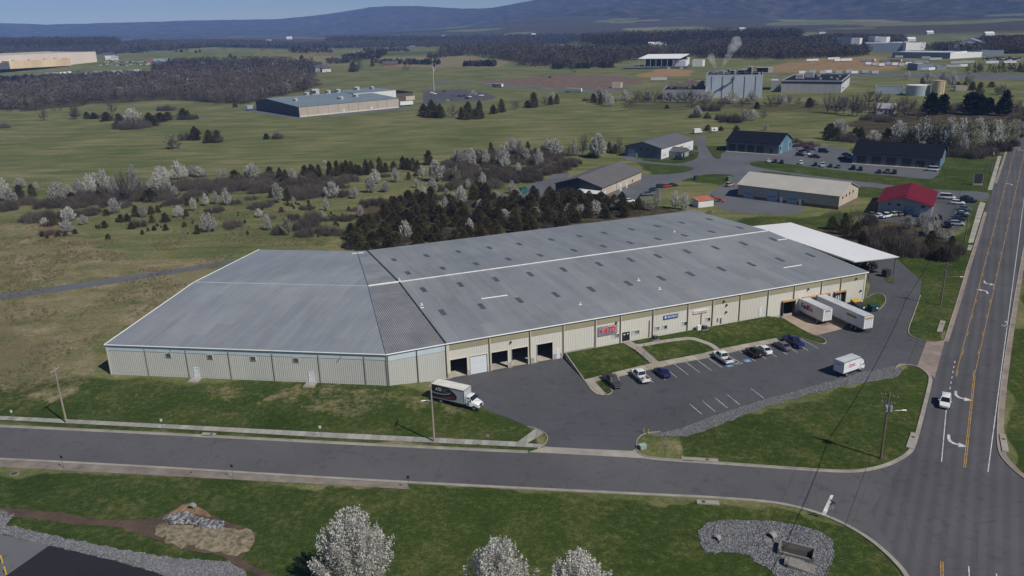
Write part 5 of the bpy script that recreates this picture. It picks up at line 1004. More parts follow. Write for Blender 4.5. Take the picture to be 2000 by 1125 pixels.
pA = g1(130, 826); pB = g1(848, 862); pC = g1(1720, 895); pD = g1(1837, 596); pE = g1(1884, 472); pF = g1(1922, 357); pG = g1(1935.5, 336); pH = g1(1962, 283)
hA, hB, hC, hD = 11.2, 11.1, 11.7, 10.9
ST = (A2-A1)/np.linalg.norm(A2-A1); sa = math.atan2(ST[1], ST[0])
upole(pA, hA, 'bare wooden utility pole by the sidewalk at the far left', ((10.6, 1.1),), sa, WOODL, trf=0); upole(pB, hB, 'wooden utility pole in front of the parked box truck', ((10.7, 1.1),), sa, WOODL, lamp=(-1.2, -.6, 7.6))
upole(pC, hC, 'tall utility pole crowded with hardware on the triangular lawn corner', ((11.1, 1.3), (9.9, 1.0)), RANG, WOODP, lamp=(1.2, -2.2, 8.2), trf=3)
upole(pD, hD, 'utility pole with a street lamp on the lawn beside the main road', ((10.3, 1.1),), RANG, WOODP, lamp=(.5, -3.4, 7.2), trf=1)
upole(pE, 10.5, 'utility pole beside the car park of the red roofed building', ((10.0, .9),), RANG); upole(pF, 10.5, 'utility pole on the grass by the dark sign board', ((10.0, 1.0),), RANG, trf=1); upole(pG, 10.8, 'utility pole near the road bend at the top right', ((10.2, 1.0),), RANG, trf=2); upole(pH, 10.5, 'furthest utility pole before the trees on the road bend', ((10.0, 1.0),), RANG)
def wire(a, b, r, sag, lab, m=WIRE, n=14):
    a = Vector(a); b = Vector(b); pts = [a+(b-a)*s+Vector((0, 0, -4*sag*s*(1-s))) for s in np.linspace(0, 1, n)]; c = (a+b)/2; t = MB().path([tuple(p-c) for p in pts], r, 4).build('overhead_wire', m); t.location = c; tag(t, lab, 'overhead wire', 'overhead wires'); return t
def top(p, h, o=0, ang=RANG): return (p[0]-math.sin(ang)*o, p[1]+math.cos(ang)*o, p[2]+h)
pZ = np.array([*(pC[:2]-RD*52-RN*1.0), GZ])
for o, h, r in ((-1.1, 11.3, .012), (1.1, 11.3, .012), (0, 9.2, .045)):
    L = {-1.1: 'thin conductor on the left arm', 1.1: 'thin conductor on the right arm', 0: 'thick lower cable'}[o]
    wire(top(pZ, h, o), top(pC, h, o), r, .9, L+' running from the corner pole towards the viewer'); wire(top(pC, h, o), top(pD, h-.7, o), r, 1.0, L+' between the corner pole and the lamp pole'); wire(top(pD, h-.7, o), top(pE, h-1.0, o), r, .9, L+' between the lamp pole and the car park pole'); wire(top(pE, h-1.0, o), top(pF, h-1.0, o), r, .9, L+' between the car park pole and the sign board pole')
for o, h, r in ((-1.0, 10.8, .009), (1.0, 10.8, .009), (0, 8.4, .014)):
    L = {-1.0: 'near thin street wire', 1.0: 'far thin street wire', 0: 'lower street cable'}[o]
    wire(top(pB, h, o, sa), top(pC, h, o, sa), r, .9, L+' from the box truck pole to the corner pole', WIREG, 20); wire(top(pA, h, o, sa), top(pB, h, o, sa), r, .8, L+' between the two street poles on the left', WIREG, 20)
    q = pA[:2]-ST*48; wire((q[0]-math.sin(sa)*o, q[1]+math.cos(sa)*o, h), top(pA, h, o, sa), r, .8, L+' leaving the picture at the far left', WIREG)
# small posts and signs along the kerbs
def kpost(px, tp, lab, plate, m=None):
    b = g1(*px); h = float(np.clip(hgt(b, *tp), 1.2, 3.2)); t = thing('sign_post', lab, 'sign post', tuple(b), sa, 'small posts along the street kerbs'); MB().tube((0, 0, -.2), (0, 0, h), .035, n=6).build('post', mat('post_grey', (.12, .12, .12), .6), t)
    if plate: MB().box((-.02, -.15, h-.5), (.0, .15, h)).build('plate', plate, t) if False else MB().box((-.22, -.03, h-.5), (.22, -.01, h)).build('plate', plate, t)
for px, tp, lab, pl in (((27, 824), (24, 800), 'small white sign post on the north sidewalk left of the first pole', SWHITE), ((319, 844.6), (316, 817.6), 'small white sign post on the north sidewalk below the wing', SWHITE), ((627.5, 856.5), (627, 831), 'small pale sign post on the north sidewalk below the second wing door', SWHITE), ((954, 878), (955.5, 848), 'thin sign post at the kerb near the drive mouth', GREYP), ((125, 915.5), (118, 890), 'thin dark post on the brown sidewalk at the far left', DK), ((456, 936), (452.6, 907), 'thin dark post at the middle of the brown sidewalk', DK), ((798.5, 956), (796.8, 929), 'thin dark post where the brown sidewalk ends', DK), ((1298, 890), (1297, 862), 'thin post in the worn corner by the drive mouth', GREYP)): kpost(px, tp, lab, pl)
b = g1(1622, 1018); t = thing('street_sign', 'green crossed street name blades on a post beside the stop line', 'street sign', tuple(b), .3); MB().tube((0, 0, -.2), (0, 0, 3.1), .04, n=8).build('post', ALU, t); SG = mat('street_green', (.01, .13, .1), .4)
MB().box((-.5, -.02, 2.8), (.5, .02, 3.02)).build('name_blade', SG, t); MB().box((-.02, -.5, 3.05), (.02, .5, 3.27)).build('name_blade', SG, t); MB().box((-.3, .03, 1.9), (.3, .05, 2.5)).build('sign_back', ALU, t)
for px, lab in ((1257, 846), 'left yellow marker post in the worn corner of the lot'), ((1266, 848), 'right yellow marker post in the worn corner of the lot'):
    b = g1(*px); t = thing('marker_post', lab, 'marker post', tuple(b), 0, 'yellow marker posts'); MB().tube((0, 0, -.1), (0, 0, 1.1), .08, n=8).build('post', mat('marker_yellow', (.45, .33, .08), .6), t); MB().tube((0, 0, 1.1), (0, 0, 1.18), .09, .05, n=8).build('cap', BLACKP, t)
b = g1(1255, 876); t = thing('utility_box', 'low pale green utility box by the kerb at the drive mouth', 'utility box', tuple(b), .3); MB().box((-.55, -.45, 0), (.55, .45, .7)).build('body', mat('box_green', (.3, .38, .33), .6), t, bevel=.04); MB().box((-.6, -.5, .7), (.6, .5, .76)).build('lid', mat('box_green', (.3, .38, .33), .6), t)
b = g1(127, 813); t = thing('fire_hydrant', 'red fire hydrant behind the far left pole', 'hydrant', tuple(b)); MB().tube((0, 0, -.1), (0, 0, .7), .14, .12, n=10).build('barrel', P_RED, t); MB().tube((0, 0, .7), (0, 0, .85), .14, .04, n=10).build('bonnet', P_RED, t); MB().tube((-.25, 0, .5), (.25, 0, .5), .07, n=8).build('nozzles', P_RED, t)
for px, lab in ((5, 1100), 'upper yellow bollard by the old asphalt in the bottom left corner'), ((12, 1122), 'lower yellow bollard by the old asphalt in the bottom left corner'):
    b = g1(*px); t = thing('bollard', lab, 'bollard', (b[0], b[1], AZ), 0, 'yellow bollards'); MB().tube((0, 0, -.1), (0, 0, 1.15), .1, n=10).build('post', mat('bollard_yellow', (.6, .42, .03), .5), t); MB().tube((0, 0, 1.15), (0, 0, 1.22), .1, .04, n=10).build('cap', mat('bollard_yellow', (.6, .42, .03), .5), t)
for px, r_, lab in ((28, 926), .75, 'round manhole cover in the grass at the far left below the street'), ((373, 924), .4, 'small dark cover set in the brown sidewalk'):
    b = at(*px, GZ); t = thing('manhole', lab, 'manhole', (b[0], b[1], GZ+.02)); MB().tube((0, 0, -.1), (0, 0, .1), r_, n=20).build('ring', CONC2, t); MB().tube((0, 0, .1), (0, 0, .125), r_*.68, n=20).build('cover', mat('cast_iron', (.06, .055, .05), .7), t)
# culverts
def pipe(px, r_, L, ang, lab):
    b = at(*px, GZ); L *= .5; t = thing('culvert_pipe', lab, 'culvert', (b[0], b[1], GZ-.1-r_*.35), ang, 'culvert pipe mouths'); mb = MB(); a = np.linspace(0, 2*math.pi, 18, endpoint=False)
    rg = lambda x, q: [(x, q*math.cos(k), q*math.sin(k)+r_*.55) for k in a]; mb.loft([rg(-L, r_), rg(0, r_), rg(.0, r_*.82), rg(-L, r_*.82)], caps=False); PCON = mat('pipe_concrete', (.23, .22, .205), .9, .15, 1); mb.build('pipe', PCON, t, smooth=True); q = r_*1.25; MB().add([(.02, -q, r_*.1), (1.3, -q*1.5, r_*.35), (1.3, q*1.5, r_*.35), (.02, q, r_*.1), (.02, -q, r_*1.3), (.02, q, r_*1.3), (.9, -q*1.5, r_*.45), (.9, q*1.5, r_*.45)], [(0, 1, 2, 3), (0, 4, 6, 1), (3, 2, 7, 5)]).build('flared_apron', PCON, t); MB().tube((-.08, 0, r_*.55), (-.04, 0, r_*.55), r_*.83, n=16).build('bore_shade_disc', mat('drain_dark', (.01, .01, .01), .9), t)  # black disc stands in for the shade inside the pipe
pipe((1397, 1055), .55, 1.6, -2.3, 'left concrete culvert mouth in the riprap basin'); pipe((1503, 1050), .65, 1.8, -2.5, 'middle concrete culvert mouth in the riprap basin'); pipe((372, 994), .6, 1.6, -1.7, 'concrete culvert mouth above the straw patch at lower left')
b0 = at(1530, 1062); b1 = at(1583, 1075); hd = math.atan2((b1-b0)[1], (b1-b0)[0]); c = at(1556, 1078, AZ+.3); t = thing('drainage_box', 'open concrete drainage box sunk in the riprap basin', 'drainage box', (c[0], c[1], AZ), hd); BCON = mat('basin_concrete', (.2, .185, .165), .9, .2, .8)
mb = MB(); mb.box((-2.3, -1.1, -.5), (-2.05, 1.1, .9)); mb.box((2.05, -1.1, -.5), (2.3, 1.1, .9)); mb.box((-2.05, .85, -.5), (2.05, 1.1, .9)); mb.box((-2.05, -1.1, -.5), (2.05, -.85, .45)); mb.build('walls', BCON, t); MB().box((-2.04, -.84, -.5), (2.04, .84, .03)).build('floor', mat('box_floor_shade', (.035, .03, .026), .9), t)  # floor coloured near-black for the shade inside the box
c = at(1560, 1104, AZ+.2); t = thing('headwall', 'sloping concrete slab with a pipe mouth below the drainage box', 'headwall', (c[0], c[1], AZ), hd); mb = MB(); mb.add([(-1.3, -.9, -.3), (2.0, -.9, -.3), (2.0, .9, -.3), (-1.3, .9, -.3), (-1.3, -.9, .55), (2.0, -.9, .1), (2.0, .9, .1), (-1.3, .9, .55)], [(4, 5, 6, 7), (0, 1, 5, 4), (1, 2, 6, 5), (2, 3, 7, 6), (3, 0, 4, 7)]); mb.build('slab', BCON, t); mb = MB(); a = np.linspace(0, 2*math.pi, 18, endpoint=False); rg = lambda x, q: [(x, q*math.cos(k), q*math.sin(k)+.2) for k in a]; mb.loft([rg(-1.32, .72), rg(-1.75, .72), rg(-1.75, .62), rg(-1.4, .62)], caps=False); mb.build('pipe', BCON, t); MB().tube((-1.72, 0, .2), (-1.7, 0, .2), .63, n=18).build('bore_shade_disc', mat('drain_dark', (.01, .01, .01), .9), t)  # black disc paints the shade in the headwall pipe
# ------------------------------------------------------------------ business park sheds and other buildings
def lanes():
    S1 = lambda pts: smooth_line(world(pts), 1, True)
    z = AZ-.012
    sheet('gravel_lane', S1([(985, 376), (1018, 388), (1092, 394), (1108, 350), (1112, 335), (1097, 337), (1028, 364)]), z, ROADG)
    sheet('gravel_lane', S1([(1176, 392), (1200, 396), (1240, 391), (1268, 386), (1290, 372), (1330, 352), (1372, 341), (1402, 339.5), (1436, 342), (1425, 352), (1400, 368), (1384, 377), (1395, 395), (1408, 410), (1440, 415), (1474, 418), (1532, 419), (1567, 415), (1575, 402), (1440, 384), (1442, 362), (1470, 332), (1562, 342), (1658, 362), (1730, 368), (1760, 379), (1835, 386), (1912, 393), (1934, 386), (1930, 374), (1840, 372), (1736, 361), (1658, 351.5), (1562, 339.5), (1498, 330.5), (1470, 324), (1462, 320), (1470, 316), (1488, 313.5), (1540, 320), (1610, 329.5), (1690, 338), (1792, 348), (1819, 350), (1829, 344), (1840, 331), (1665, 318), (1668, 294), (1610, 284), (1546, 274), (1540, 288), (1518, 303), (1418, 295), (1408, 300), (1408, 310), (1394, 309), (1384, 293), (1375, 278), (1382, 266), (1370, 264), (1355, 270), (1362, 285), (1366, 305), (1352, 314), (1330, 320), (1294, 318), (1246, 313), (1222, 300), (1210, 304), (1228, 314), (1246, 317), (1294, 322), (1326, 323), (1350, 325.5), (1356, 329.5), (1350, 333.5), (1334, 337), (1307, 340), (1278, 341), (1252, 341)]), z, ROADG)
    sheet('car_park', world([(1836, 384), (1912, 390), (1903, 398), (1879, 440), (1872, 449), (1836, 449), (1800, 443), (1700, 428), (1704, 415)]), z+.01, asphalt('car_park_asphalt', (.075, .077, .085), False))
    sheet('factory_car_park', world([(800, 205), (826, 200), (826, 178), (870, 176), (900, 174), (945, 180), (972, 190), (950, 196), (880, 198), (850, 202)]), z, ASPH_LOT); sheet('factory_drive', world([(820, 180), (860, 163), (900, 161), (960, 168), (1100, 180), (1240, 178), (1240, 174), (1100, 176), (960, 164), (880, 158), (850, 160)]), z-.005, ROADG)
    sheet('factory_drive', world([(455, 212), (500, 220), (585, 233), (600, 229), (492, 213)]), z, ROADG); sheet('factory_drive', world([(590, 232), (800, 213), (800, 208), (690, 217)]), z, ROADG)
    sheet('truck_yard', [tuple(p[:2]) for p in gat(*zip(*[(1660, 149), (1760, 150), (2050, 158), (2050, 146), (1760, 143), (1660, 145)]))], GZ+.1, ROADG); sheet('truck_yard', [tuple(p[:2]) for p in gat(*zip(*[(1215, 135), (1345, 133), (1345, 128), (1230, 128)]))], .3, ROADG)
    sheet('gravel_track', smooth_line([tuple(p) for p in world([(-120, 590), (0, 574), (150, 553), (300, 531), (430, 512), (480, 503), (500, 500), (520, 497), (480, 510), (430, 519), (300, 541), (150, 564), (0, 586), (-120, 603)], 0.0)], 1, True), .02, ROADG, lambda x, y: T(x, y).item(), 3)
lanes()
LWHITE = mat('shed_white', (.66, .66, .64), .55, .05, .5); LGREY = mat('shed_grey', (.3, .32, .345), .55, .06, .3); LTAN = mat('shed_tan', (.5, .43, .34), .55, .06, .3); LDARK = mat('shed_charcoal', (.055, .06, .075), .6, .08, .3); LSLATE = mat('shed_slate', (.13, .16, .2), .55, .08, .3); LTEAL = mat('shed_teal', (.11, .21, .28), .5, .07, .3)
WAINS = mat('wainscot_brown', (.16, .125, .11), .8, .15, .8); RGREY = ribbed('shed_roof_grey', ((.115, .118, .126), (.13, .134, .142), (.145, .148, .154)), .5, .9, .4, False); RBROWN = mat('shed_roof_brown', (.125, .115, .11), .6, .08, .3); RTAN = mat('shed_roof_tan', (.42, .4, .35), .55, .05, .2); RNAVY = mat('shed_roof_navy', (.008, .009, .016), .8, .1, .2, spec=.12); RRED = mat('shed_roof_red', (.14, .006, .014), .6, .12, .25, spec=.25); CHARG = mat('door_charcoal', (.03, .032, .038), .5)
def shed(name, label, cat, p0, ang, L, D, h, hr, wm, rm, ridge='x', sides=None, over=.45, feats=(), z=AZ, group=None, base=None, rpos=.5):
    t = thing(name, label, cat, (p0[0], p0[1], z), ang, group); sides = sides or {}
    q = {'f': [(0, 0), (L, 0)], 'r': [(L, 0), (L, D)], 'b': [(L, D), (0, D)], 'l': [(0, D), (0, 0)]}
    for k, (a, b) in q.items():
        m = sides.get(k, wm); mb = MB(); vs = [(*a, -.6), (*b, -.6), (*b, h), (*a, h)]; fs = [(0, 1, 2, 3)]
        gable = (ridge == 'x' and k in 'rl') or (ridge == 'y' and k in 'fb')
        if gable:
            r_ = rpos if k in 'rf' else 1-rpos; vs.append((a[0]+(b[0]-a[0])*r_, a[1]+(b[1]-a[1])*r_, hr)); fs = [(0, 1, 2, 4, 3)]
        mb.add(vs, fs); mb.build({'f': 'front_wall', 'r': 'side_wall', 'b': 'back_wall', 'l': 'side_wall'}[k], m, t)
        if base:
            a_, b_ = Vector((*a, 0)), Vector((*b, 0)); d = (b_-a_).normalized(); n_ = Vector((d.y, -d.x, 0)); mb = MB(); mb.add([tuple(a_+n_*.04+Vector((0, 0, -.5))), tuple(b_+n_*.04+Vector((0, 0, -.5))), tuple(b_+n_*.04+Vector((0, 0, 1.1))), tuple(a_+n_*.04+Vector((0, 0, 1.1))), tuple(b_+Vector((0, 0, 1.1))), tuple(a_+Vector((0, 0, 1.1)))], [(0, 1, 2, 3), (3, 2, 4, 5)]); mb.build('wainscot', base, t)
    o = over; sl = (hr-h)/(D*rpos if ridge == 'x' else L*rpos); sl2 = (hr-h)/(D*(1-rpos) if ridge == 'x' else L*(1-rpos))
    if ridge == 'x': rows = [((-o, -o, h-sl*o), (L+o, -o, h-sl*o), (L+o, D*rpos, hr), (-o, D*rpos, hr)), ((L+o, D+o, h-sl2*o), (-o, D+o, h-sl2*o), (-o, D*rpos, hr), (L+o, D*rpos, hr))]
    else: rows = [((-o, D+o, h-sl*o), (-o, -o, h-sl*o), (L*rpos, -o, hr), (L*rpos, D+o, hr)), ((L+o, -o, h-sl2*o), (L+o, D+o, h-sl2*o), (L*rpos, D+o, hr), (L*rpos, -o, hr))]
    for vs in rows:
        vs = [(x, y, z_+.06) for x, y, z_ in vs]; lo = [(x, y, z_-.16) for x, y, z_ in vs]; mb = MB(); mb.add(vs+lo, [(0, 1, 2, 3), (7, 6, 5, 4), (0, 4, 5, 1), (1, 5, 6, 2), (2, 6, 7, 3), (3, 7, 4, 0)]); mb.build('roof_slope', rm, t)
    a, b = ((-o, D*rpos), (L+o, D*rpos)) if ridge == 'x' else ((L*rpos, -o), (L*rpos, D+o)); MB().tube((*a, hr+.05), (*b, hr+.05), .12, n=6).build('ridge_cap', rm, t)
    F = {'f': lambda s, d, z_: (s, -d, z_), 'r': lambda s, d, z_: (L+d, s, z_), 'b': lambda s, d, z_: (L-s, D+d, z_), 'l': lambda s, d, z_: (-d, D-s, z_)}
    for f in feats:
        k, nm, s, w, z0, z1, m = f[:7]; P = F[k]; mb = MB(); d = .07
        fr = [P(s, d, z0), P(s+w, d, z0), P(s+w, d, z1), P(s, d, z1)]; bk = [P(s, -.02, z0), P(s+w, -.02, z0), P(s+w, -.02, z1), P(s, -.02, z1)]
        mb.add(fr+bk, [(0, 1, 2, 3), (0, 4, 5, 1), (1, 5, 6, 2), (2, 6, 7, 3), (3, 7, 4, 0)]); o_ = mb.build(nm, m, t)
        if nm == 'overhead_door':
            mb = MB()
            for i in range(1, 5): zz = z0+(z1-z0)*i/5; mb.add([P(s, d+.02, zz), P(s+w, d+.02, zz), P(s+w, d+.02, zz+.05), P(s, d+.02, zz+.05)], [(0, 1, 2, 3)])
            mb.build('panel_joints', STEELD, o_)
            if m is not CHARG:
                mb = MB()
                for i in range(3): x = s+w*(.12+.3*i); mb.add([P(x, d+.03, z0+(z1-z0)*.45), P(x+w*.16, d+.03, z0+(z1-z0)*.45), P(x+w*.16, d+.03, z0+(z1-z0)*.53), P(x, d+.03, z0+(z1-z0)*.53)], [(0, 1, 2, 3)])
                mb.build('door_lights', GLASS, o_)
    return t
OD = 'overhead_door'; BLUED = mat('door_blue_grey', (.3, .37, .45), .5, .05, .5)
a_ = math.radians(-38); A0 = np.array([77.5, 404])-21*np.array([math.cos(a_), math.sin(a_)])
tA = shed('metal_shed', 'grey gabled metal shed with a porch annex at the back of the park', 'shed', A0, a_, 21, 37, 5.6, 8.2, LSLATE, RGREY, 'y', {'r': LWHITE}, feats=[('f', OD, 2.0, 3.8, 0, 4.0, BLUED), ('f', 'door', 6.4, 1, 0, 2.2, DOORW), ('f', 'window', 9, 1.3, 4, 4.8, GLASS), ('f', 'window', 12.5, 1.3, 4, 4.8, GLASS), ('f', 'window', 16, 1.3, 4, 4.8, GLASS), ('r', OD, 2.5, 2.5, 0, 3.6, DOORW), ('r', 'wall_panel', 21, 3.5, .5, 3.8, mat('panel_pink', (.45, .15, .15), .6, .3, 2)), ('r', OD, 31, 3, 0, 3.8, DOORW), ('r', 'door', 27, 1, 0, 2.2, DOORW)])
mb = MB(); mb.box((21.1, 9, 0), (28, 17, 3.0)); an = mb.build('annex', LGREY, tA); mb = MB(); mb.add([(21.0, 8.5, 3.0), (28.6, 8.5, 3.0), (28.6, 17.5, 3.0), (21, 17.5, 3.0), (21.0, 13, 4.8), (28.6, 13, 4.8)], [(0, 1, 5, 4), (2, 3, 4, 5), (1, 2, 5), (3, 0, 4)]); mb.build('annex_roof', RGREY, an); MB().box((28, 17, 2.4), (32.5, 20, 2.55)).build('ramp_roof', RGREY, an); MB().box((28, 10.2, 0), (28.1, 12, 2.3)).build('entrance', GLASS, an)
a_ = math.radians(-32); B0 = np.array([36.8, 312.8])-21*np.array([math.cos(a_), math.sin(a_)])
tB = shed('metal_shed', 'long tan shed with a charcoal gable and brown roof behind the thicket', 'shed', B0, a_, 21, 40, 4.9, 8.0, LTAN, RBROWN, 'y', {'f': LDARK, 'l': LDARK}, .6, feats=[('r', OD, 2.2, 1.6, 0, 2.6, DOORW), ('r', OD, 17.5, 1.6, 0, 3.0, DOORW), ('r', 'door', 24, 1, 0, 2.3, DOORW), ('r', 'window', 30, .9, 1.6, 2.6, GLASS), ('r', 'downspout', 14, .15, 0, 4.8, STEELD)], base=WAINS)
mb = MB(); mb.add([(11.5, -3.4, 2.7), (20.2, -3.4, 2.7), (20.8, -.05, 3.5), (11.0, -.05, 3.5), (11.5, -3.4, 2.6), (20.2, -3.4, 2.6), (20.8, -.05, 3.4), (11, -.05, 3.4)], [(0, 1, 2, 3), (7, 6, 5, 4), (0, 4, 5, 1), (1, 5, 6, 2), (3, 7, 4, 0)]); mb.build('awning', LWHITE, tB)
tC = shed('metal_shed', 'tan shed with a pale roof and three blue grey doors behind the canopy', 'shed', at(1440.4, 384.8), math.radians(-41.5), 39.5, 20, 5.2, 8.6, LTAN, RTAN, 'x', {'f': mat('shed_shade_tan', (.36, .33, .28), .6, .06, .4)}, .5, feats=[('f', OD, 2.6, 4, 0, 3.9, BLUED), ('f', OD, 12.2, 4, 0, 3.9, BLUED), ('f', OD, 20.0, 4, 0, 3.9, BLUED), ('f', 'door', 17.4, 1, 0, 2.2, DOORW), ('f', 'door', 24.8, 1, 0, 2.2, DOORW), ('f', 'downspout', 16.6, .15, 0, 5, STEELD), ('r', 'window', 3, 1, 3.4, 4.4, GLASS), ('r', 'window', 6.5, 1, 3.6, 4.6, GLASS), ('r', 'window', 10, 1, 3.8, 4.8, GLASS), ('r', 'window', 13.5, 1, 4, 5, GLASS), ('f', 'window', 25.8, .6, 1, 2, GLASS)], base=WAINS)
tD = shed('metal_shed', 'dark roofed shed with four charcoal doors and a teal gable, further left', 'shed', at(1418, 294.8), math.radians(-36.1), 28, 21, 5.5, 9.6, LSLATE, RNAVY, 'x', {'f': mat('shed_front_grey', (.11, .12, .14), .55, .07, .3), 'r': LTEAL}, .6, feats=[('f', OD, 1.4+5.0*i, 3.7, 0, 3.9, CHARG) for i in range(4)]+[('f', 'door', 23.5, 1.1, 0, 2.3, CHARG), ('r', 'window', 2, 1.6, 2.2, 3.6, GLASS), ('r', 'window', 17, 1.6, 2.2, 3.6, GLASS), ('r', 'gable_vent', 10, 1.2, 5, 6, LSLATE), ('r', 'wall_panel', 4.2, .4, 0, 5.6, LWHITE), ('r', 'wall_panel', 15.8, .4, 0, 5.6, LWHITE)])
MB().box((0, -1.3, -.1), (28.2, 0, .06)).build('walkway', CONCW, tD)
tE = shed('metal_shed', 'long dark roofed shed with charcoal doors and a teal end by the road', 'shed', at(1664, 318.8), math.radians(-33.2), 37.3, 22, 5.2, 9.4, LSLATE, RNAVY, 'x', {'f': mat('shed_front_grey', (.11, .12, .14), .55, .07, .3), 'r': LTEAL}, .6, feats=[('f', OD, 2+6.5*i, 4, 0, 3.9, CHARG) for i in range(4)]+[('f', 'entrance', 27.5, 3.6, 0, 3.2, GLASS), ('f', 'entrance_light', 28, .9, .3, 1.4, mat('lobby_tan', (.2, .17, .12), .5)), ('f', 'entrance_light', 29.3, .9, .3, 1.4, mat('lobby_tan', (.2, .17, .12), .5)), ('f', 'door', 33.6, 1.2, 0, 2.4, CHARG)])
MB().box((0, -1.6, -.1), (38, 0, .06)).build('walkway', CONCW, tE)
F0 = at(1713.6, 414.8)
tF = shed('metal_shed', 'white shed with a bright red roof beside the main road', 'shed', F0, math.radians(-30.2), 17.2, 24.5, 4.4, 6.9, mat('shed_pale_blue', (.4, .43, .46), .6, .07, .4), RRED, 'y', {'r': LWHITE}, .5, feats=[('f', 'window', 3, 1.2, 3.1, 3.8, GLASS), ('f', 'window', 6, 1.2, 3.0, 3.7, GLASS), ('f', OD, 8.2, 3.4, 0, 3.4, BLUED), ('f', 'window', 13.7, 1.2, 3, 3.7, GLASS)]+[('r', 'pilaster', 1+3*i, .3, 0, 4.2, LGREY) for i in range(8)])
mb = MB(); mb.add([(-.5, -3.2, 4.3), (17.7, -3.2, 4.3), (8.6, -3.2, 6.75), (-.5, -.5, 4.35), (17.7, -.5, 4.35), (8.6, -.5, 6.8), (-.5, -3.2, 4.15), (17.7, -3.2, 4.15), (8.6, -3.2, 6.6)], [(0, 2, 5, 3), (2, 1, 4, 5), (0, 6, 8, 2), (2, 8, 7, 1)]); mb.build('porch_roof', RRED, tF); MB().box((2, 20, 6.6), (2.5, 20.5, 7.6)).build('flue', ALU, tF)
# tan factory on the hill behind the meadow
M0 = np.array([-166.4, 649.6]); aM = math.radians(38.7); RTEAL = mat('factory_roof', (.17, .215, .235), .55, .07, .06); BEIGE = mat('factory_beige', (.42, .36, .3), .7, .06, .15)
tM = shed('factory', 'low beige factory with a blue grey roof on the grassy rise', 'factory', M0, aM, 92.5, 88, 8.0, 11.2, BEIGE, RTEAL, 'x', {'l': mat('factory_beige_shade', (.055, .06, .075), .7, .08, .2)}, .3, feats=[('f', 'wall_joint', 9.2*i+7, .25, .2, 7.8, mat('joint_brown', (.2, .16, .13), .8)) for i in range(9)]+[('f', 'plinth', 0.2, 92, -.3, .9, mat('plinth_cream', (.62, .58, .5), .8)), ('f', 'door', 39, 1.2, 0, 3, DOORW), ('f', 'door', 65, 1.2, 0, 3, DOORW)], rpos=.72, z=GZ)  # left wall is beige too, its shade put into a near-black colour
uM = np.array([math.cos(aM), math.sin(aM)]); vM = np.array([-uM[1], uM[0]])
mb = MB(); mb.box((74, 46, 8), (118, 88, 11.0)); mb.box((92.8, 46, -.5), (118, 88, 8)); mb.build('white_block', LWHITE, tM); MB().box((73.8, 45.8, 11.0), (118.3, 88.3, 11.3)).build('block_roof', RTEAL, tM); mb = MB(); mb.box((101, 45.9, .2), (109, 45.99, 3.6)); mb.build('dock_openings', GLASS, tM)
mb = MB(); mb.box((118.4, 55, -.5), (142, 80, 7.0)); ob = mb.build('office_block', mat('office_brown', (.09, .07, .06), .7), tM); MB().box((118.2, 54.8, 7.0), (142.2, 80.2, 7.4)).build('office_roof', RNAVY, ob); MB().box((133, 53.5, 0), (143, 54.7, 3.6)).build('entrance_canopy', LTAN, ob)
for i, (x, y, w, d, h) in enumerate(((12, 34, 3, 2.5, 2.2), (47, 22, 4.5, 3, 2.2), (65, 28, 4, 3, 2.4), (37, 66, 4, 3, 2.4), (46, 70, 7, 5, 4.2), (60, 70, 4, 3, 2.4), (70, 70, 4, 3, 2.6), (92, 76, 5, 3, 3), (107, 72, 3, 3, 2.6))):
    zb = 8+3.2*min(y/(88*.72), 1) if x < 74 else 11.2; u = MB().box((x, y, zb-.4), (x+w, y+d, zb+h)).build('roof_unit', mat('unit_grey', (.42, .42, .4), .6, .1, .5), tM, bevel=.05); MB().box((x-.05, y-.06, zb+.3), (x+w*.5, y, zb+h*.7)).build('louvre', STEELD, u)
# tall white plant with steam, and its neighbours
FWH = mat('plant_white', (.56, .57, .58), .6, .05, .08); FBL = mat('plant_shade_blue', (.44, .49, .56), .6, .06, .08); RFDK = mat('plant_roof_dark', (.018, .018, .024), .9, .2, .1, spec=.1); UNIT = mat('unit_grey', (.42, .42, .4), .6, .1, .5)  # pale blue paints the shade on the tall white plant; slate building's own colour
def block(name, label, cat, p0, ang, L, D, h, fm_, sm_, rm_, z=GZ, para=.8, group=None):
    t = thing(name, label, cat, (p0[0], p0[1], z), ang, group); mb = MB(); mb.quad((0, 0, -1), (L, 0, -1), (L, 0, h), (0, 0, h)); mb.build('front_wall', fm_, t); mb = MB(); mb.quad((L, 0, -1), (L, D, -1), (L, D, h), (L, 0, h)); mb.build('side_wall', sm_, t); mb = MB(); mb.quad((0, D, -1), (0, 0, -1), (0, 0, h), (0, D, h)); mb.build('side_wall', fm_, t); mb = MB(); mb.quad((L, D, -1), (0, D, -1), (0, D, h), (L, D, h)); mb.build('back_wall', sm_, t)
    mb = MB(); mb.quad((0, 0, h-para), (L, 0, h-para), (L, D, h-para), (0, D, h-para)); mb.build('roof', rm_, t); mb = MB(); e = .35
    for a, b in (((0, -.02, h-.4), (L, e, h+.05)), ((0, D-e, h-.4), (L, D+.02, h+.05)), ((-.02, e, h-.4), (e, D-e, h+.05)), ((L-e, e, h-.4), (L+.02, D-e, h+.05))): mb.box(a, b)
    mb.build('parapet', fm_, t); return t
tG = block('plant_building', 'tall white plant building with a shaded front, roof machinery and steam', 'factory', (175.9, 722.7), math.radians(-16.2), 48, 55, 19.6, FBL, FWH, RFDK)
for i, s in enumerate((4.8, 14, 23, 32.8, 42)): MB().box((s, -.25, -.5), (s+.5, -.01, 18.5)).build('downpipe', mat('pipe_slate', (.1, .13, .18), .6), tG)
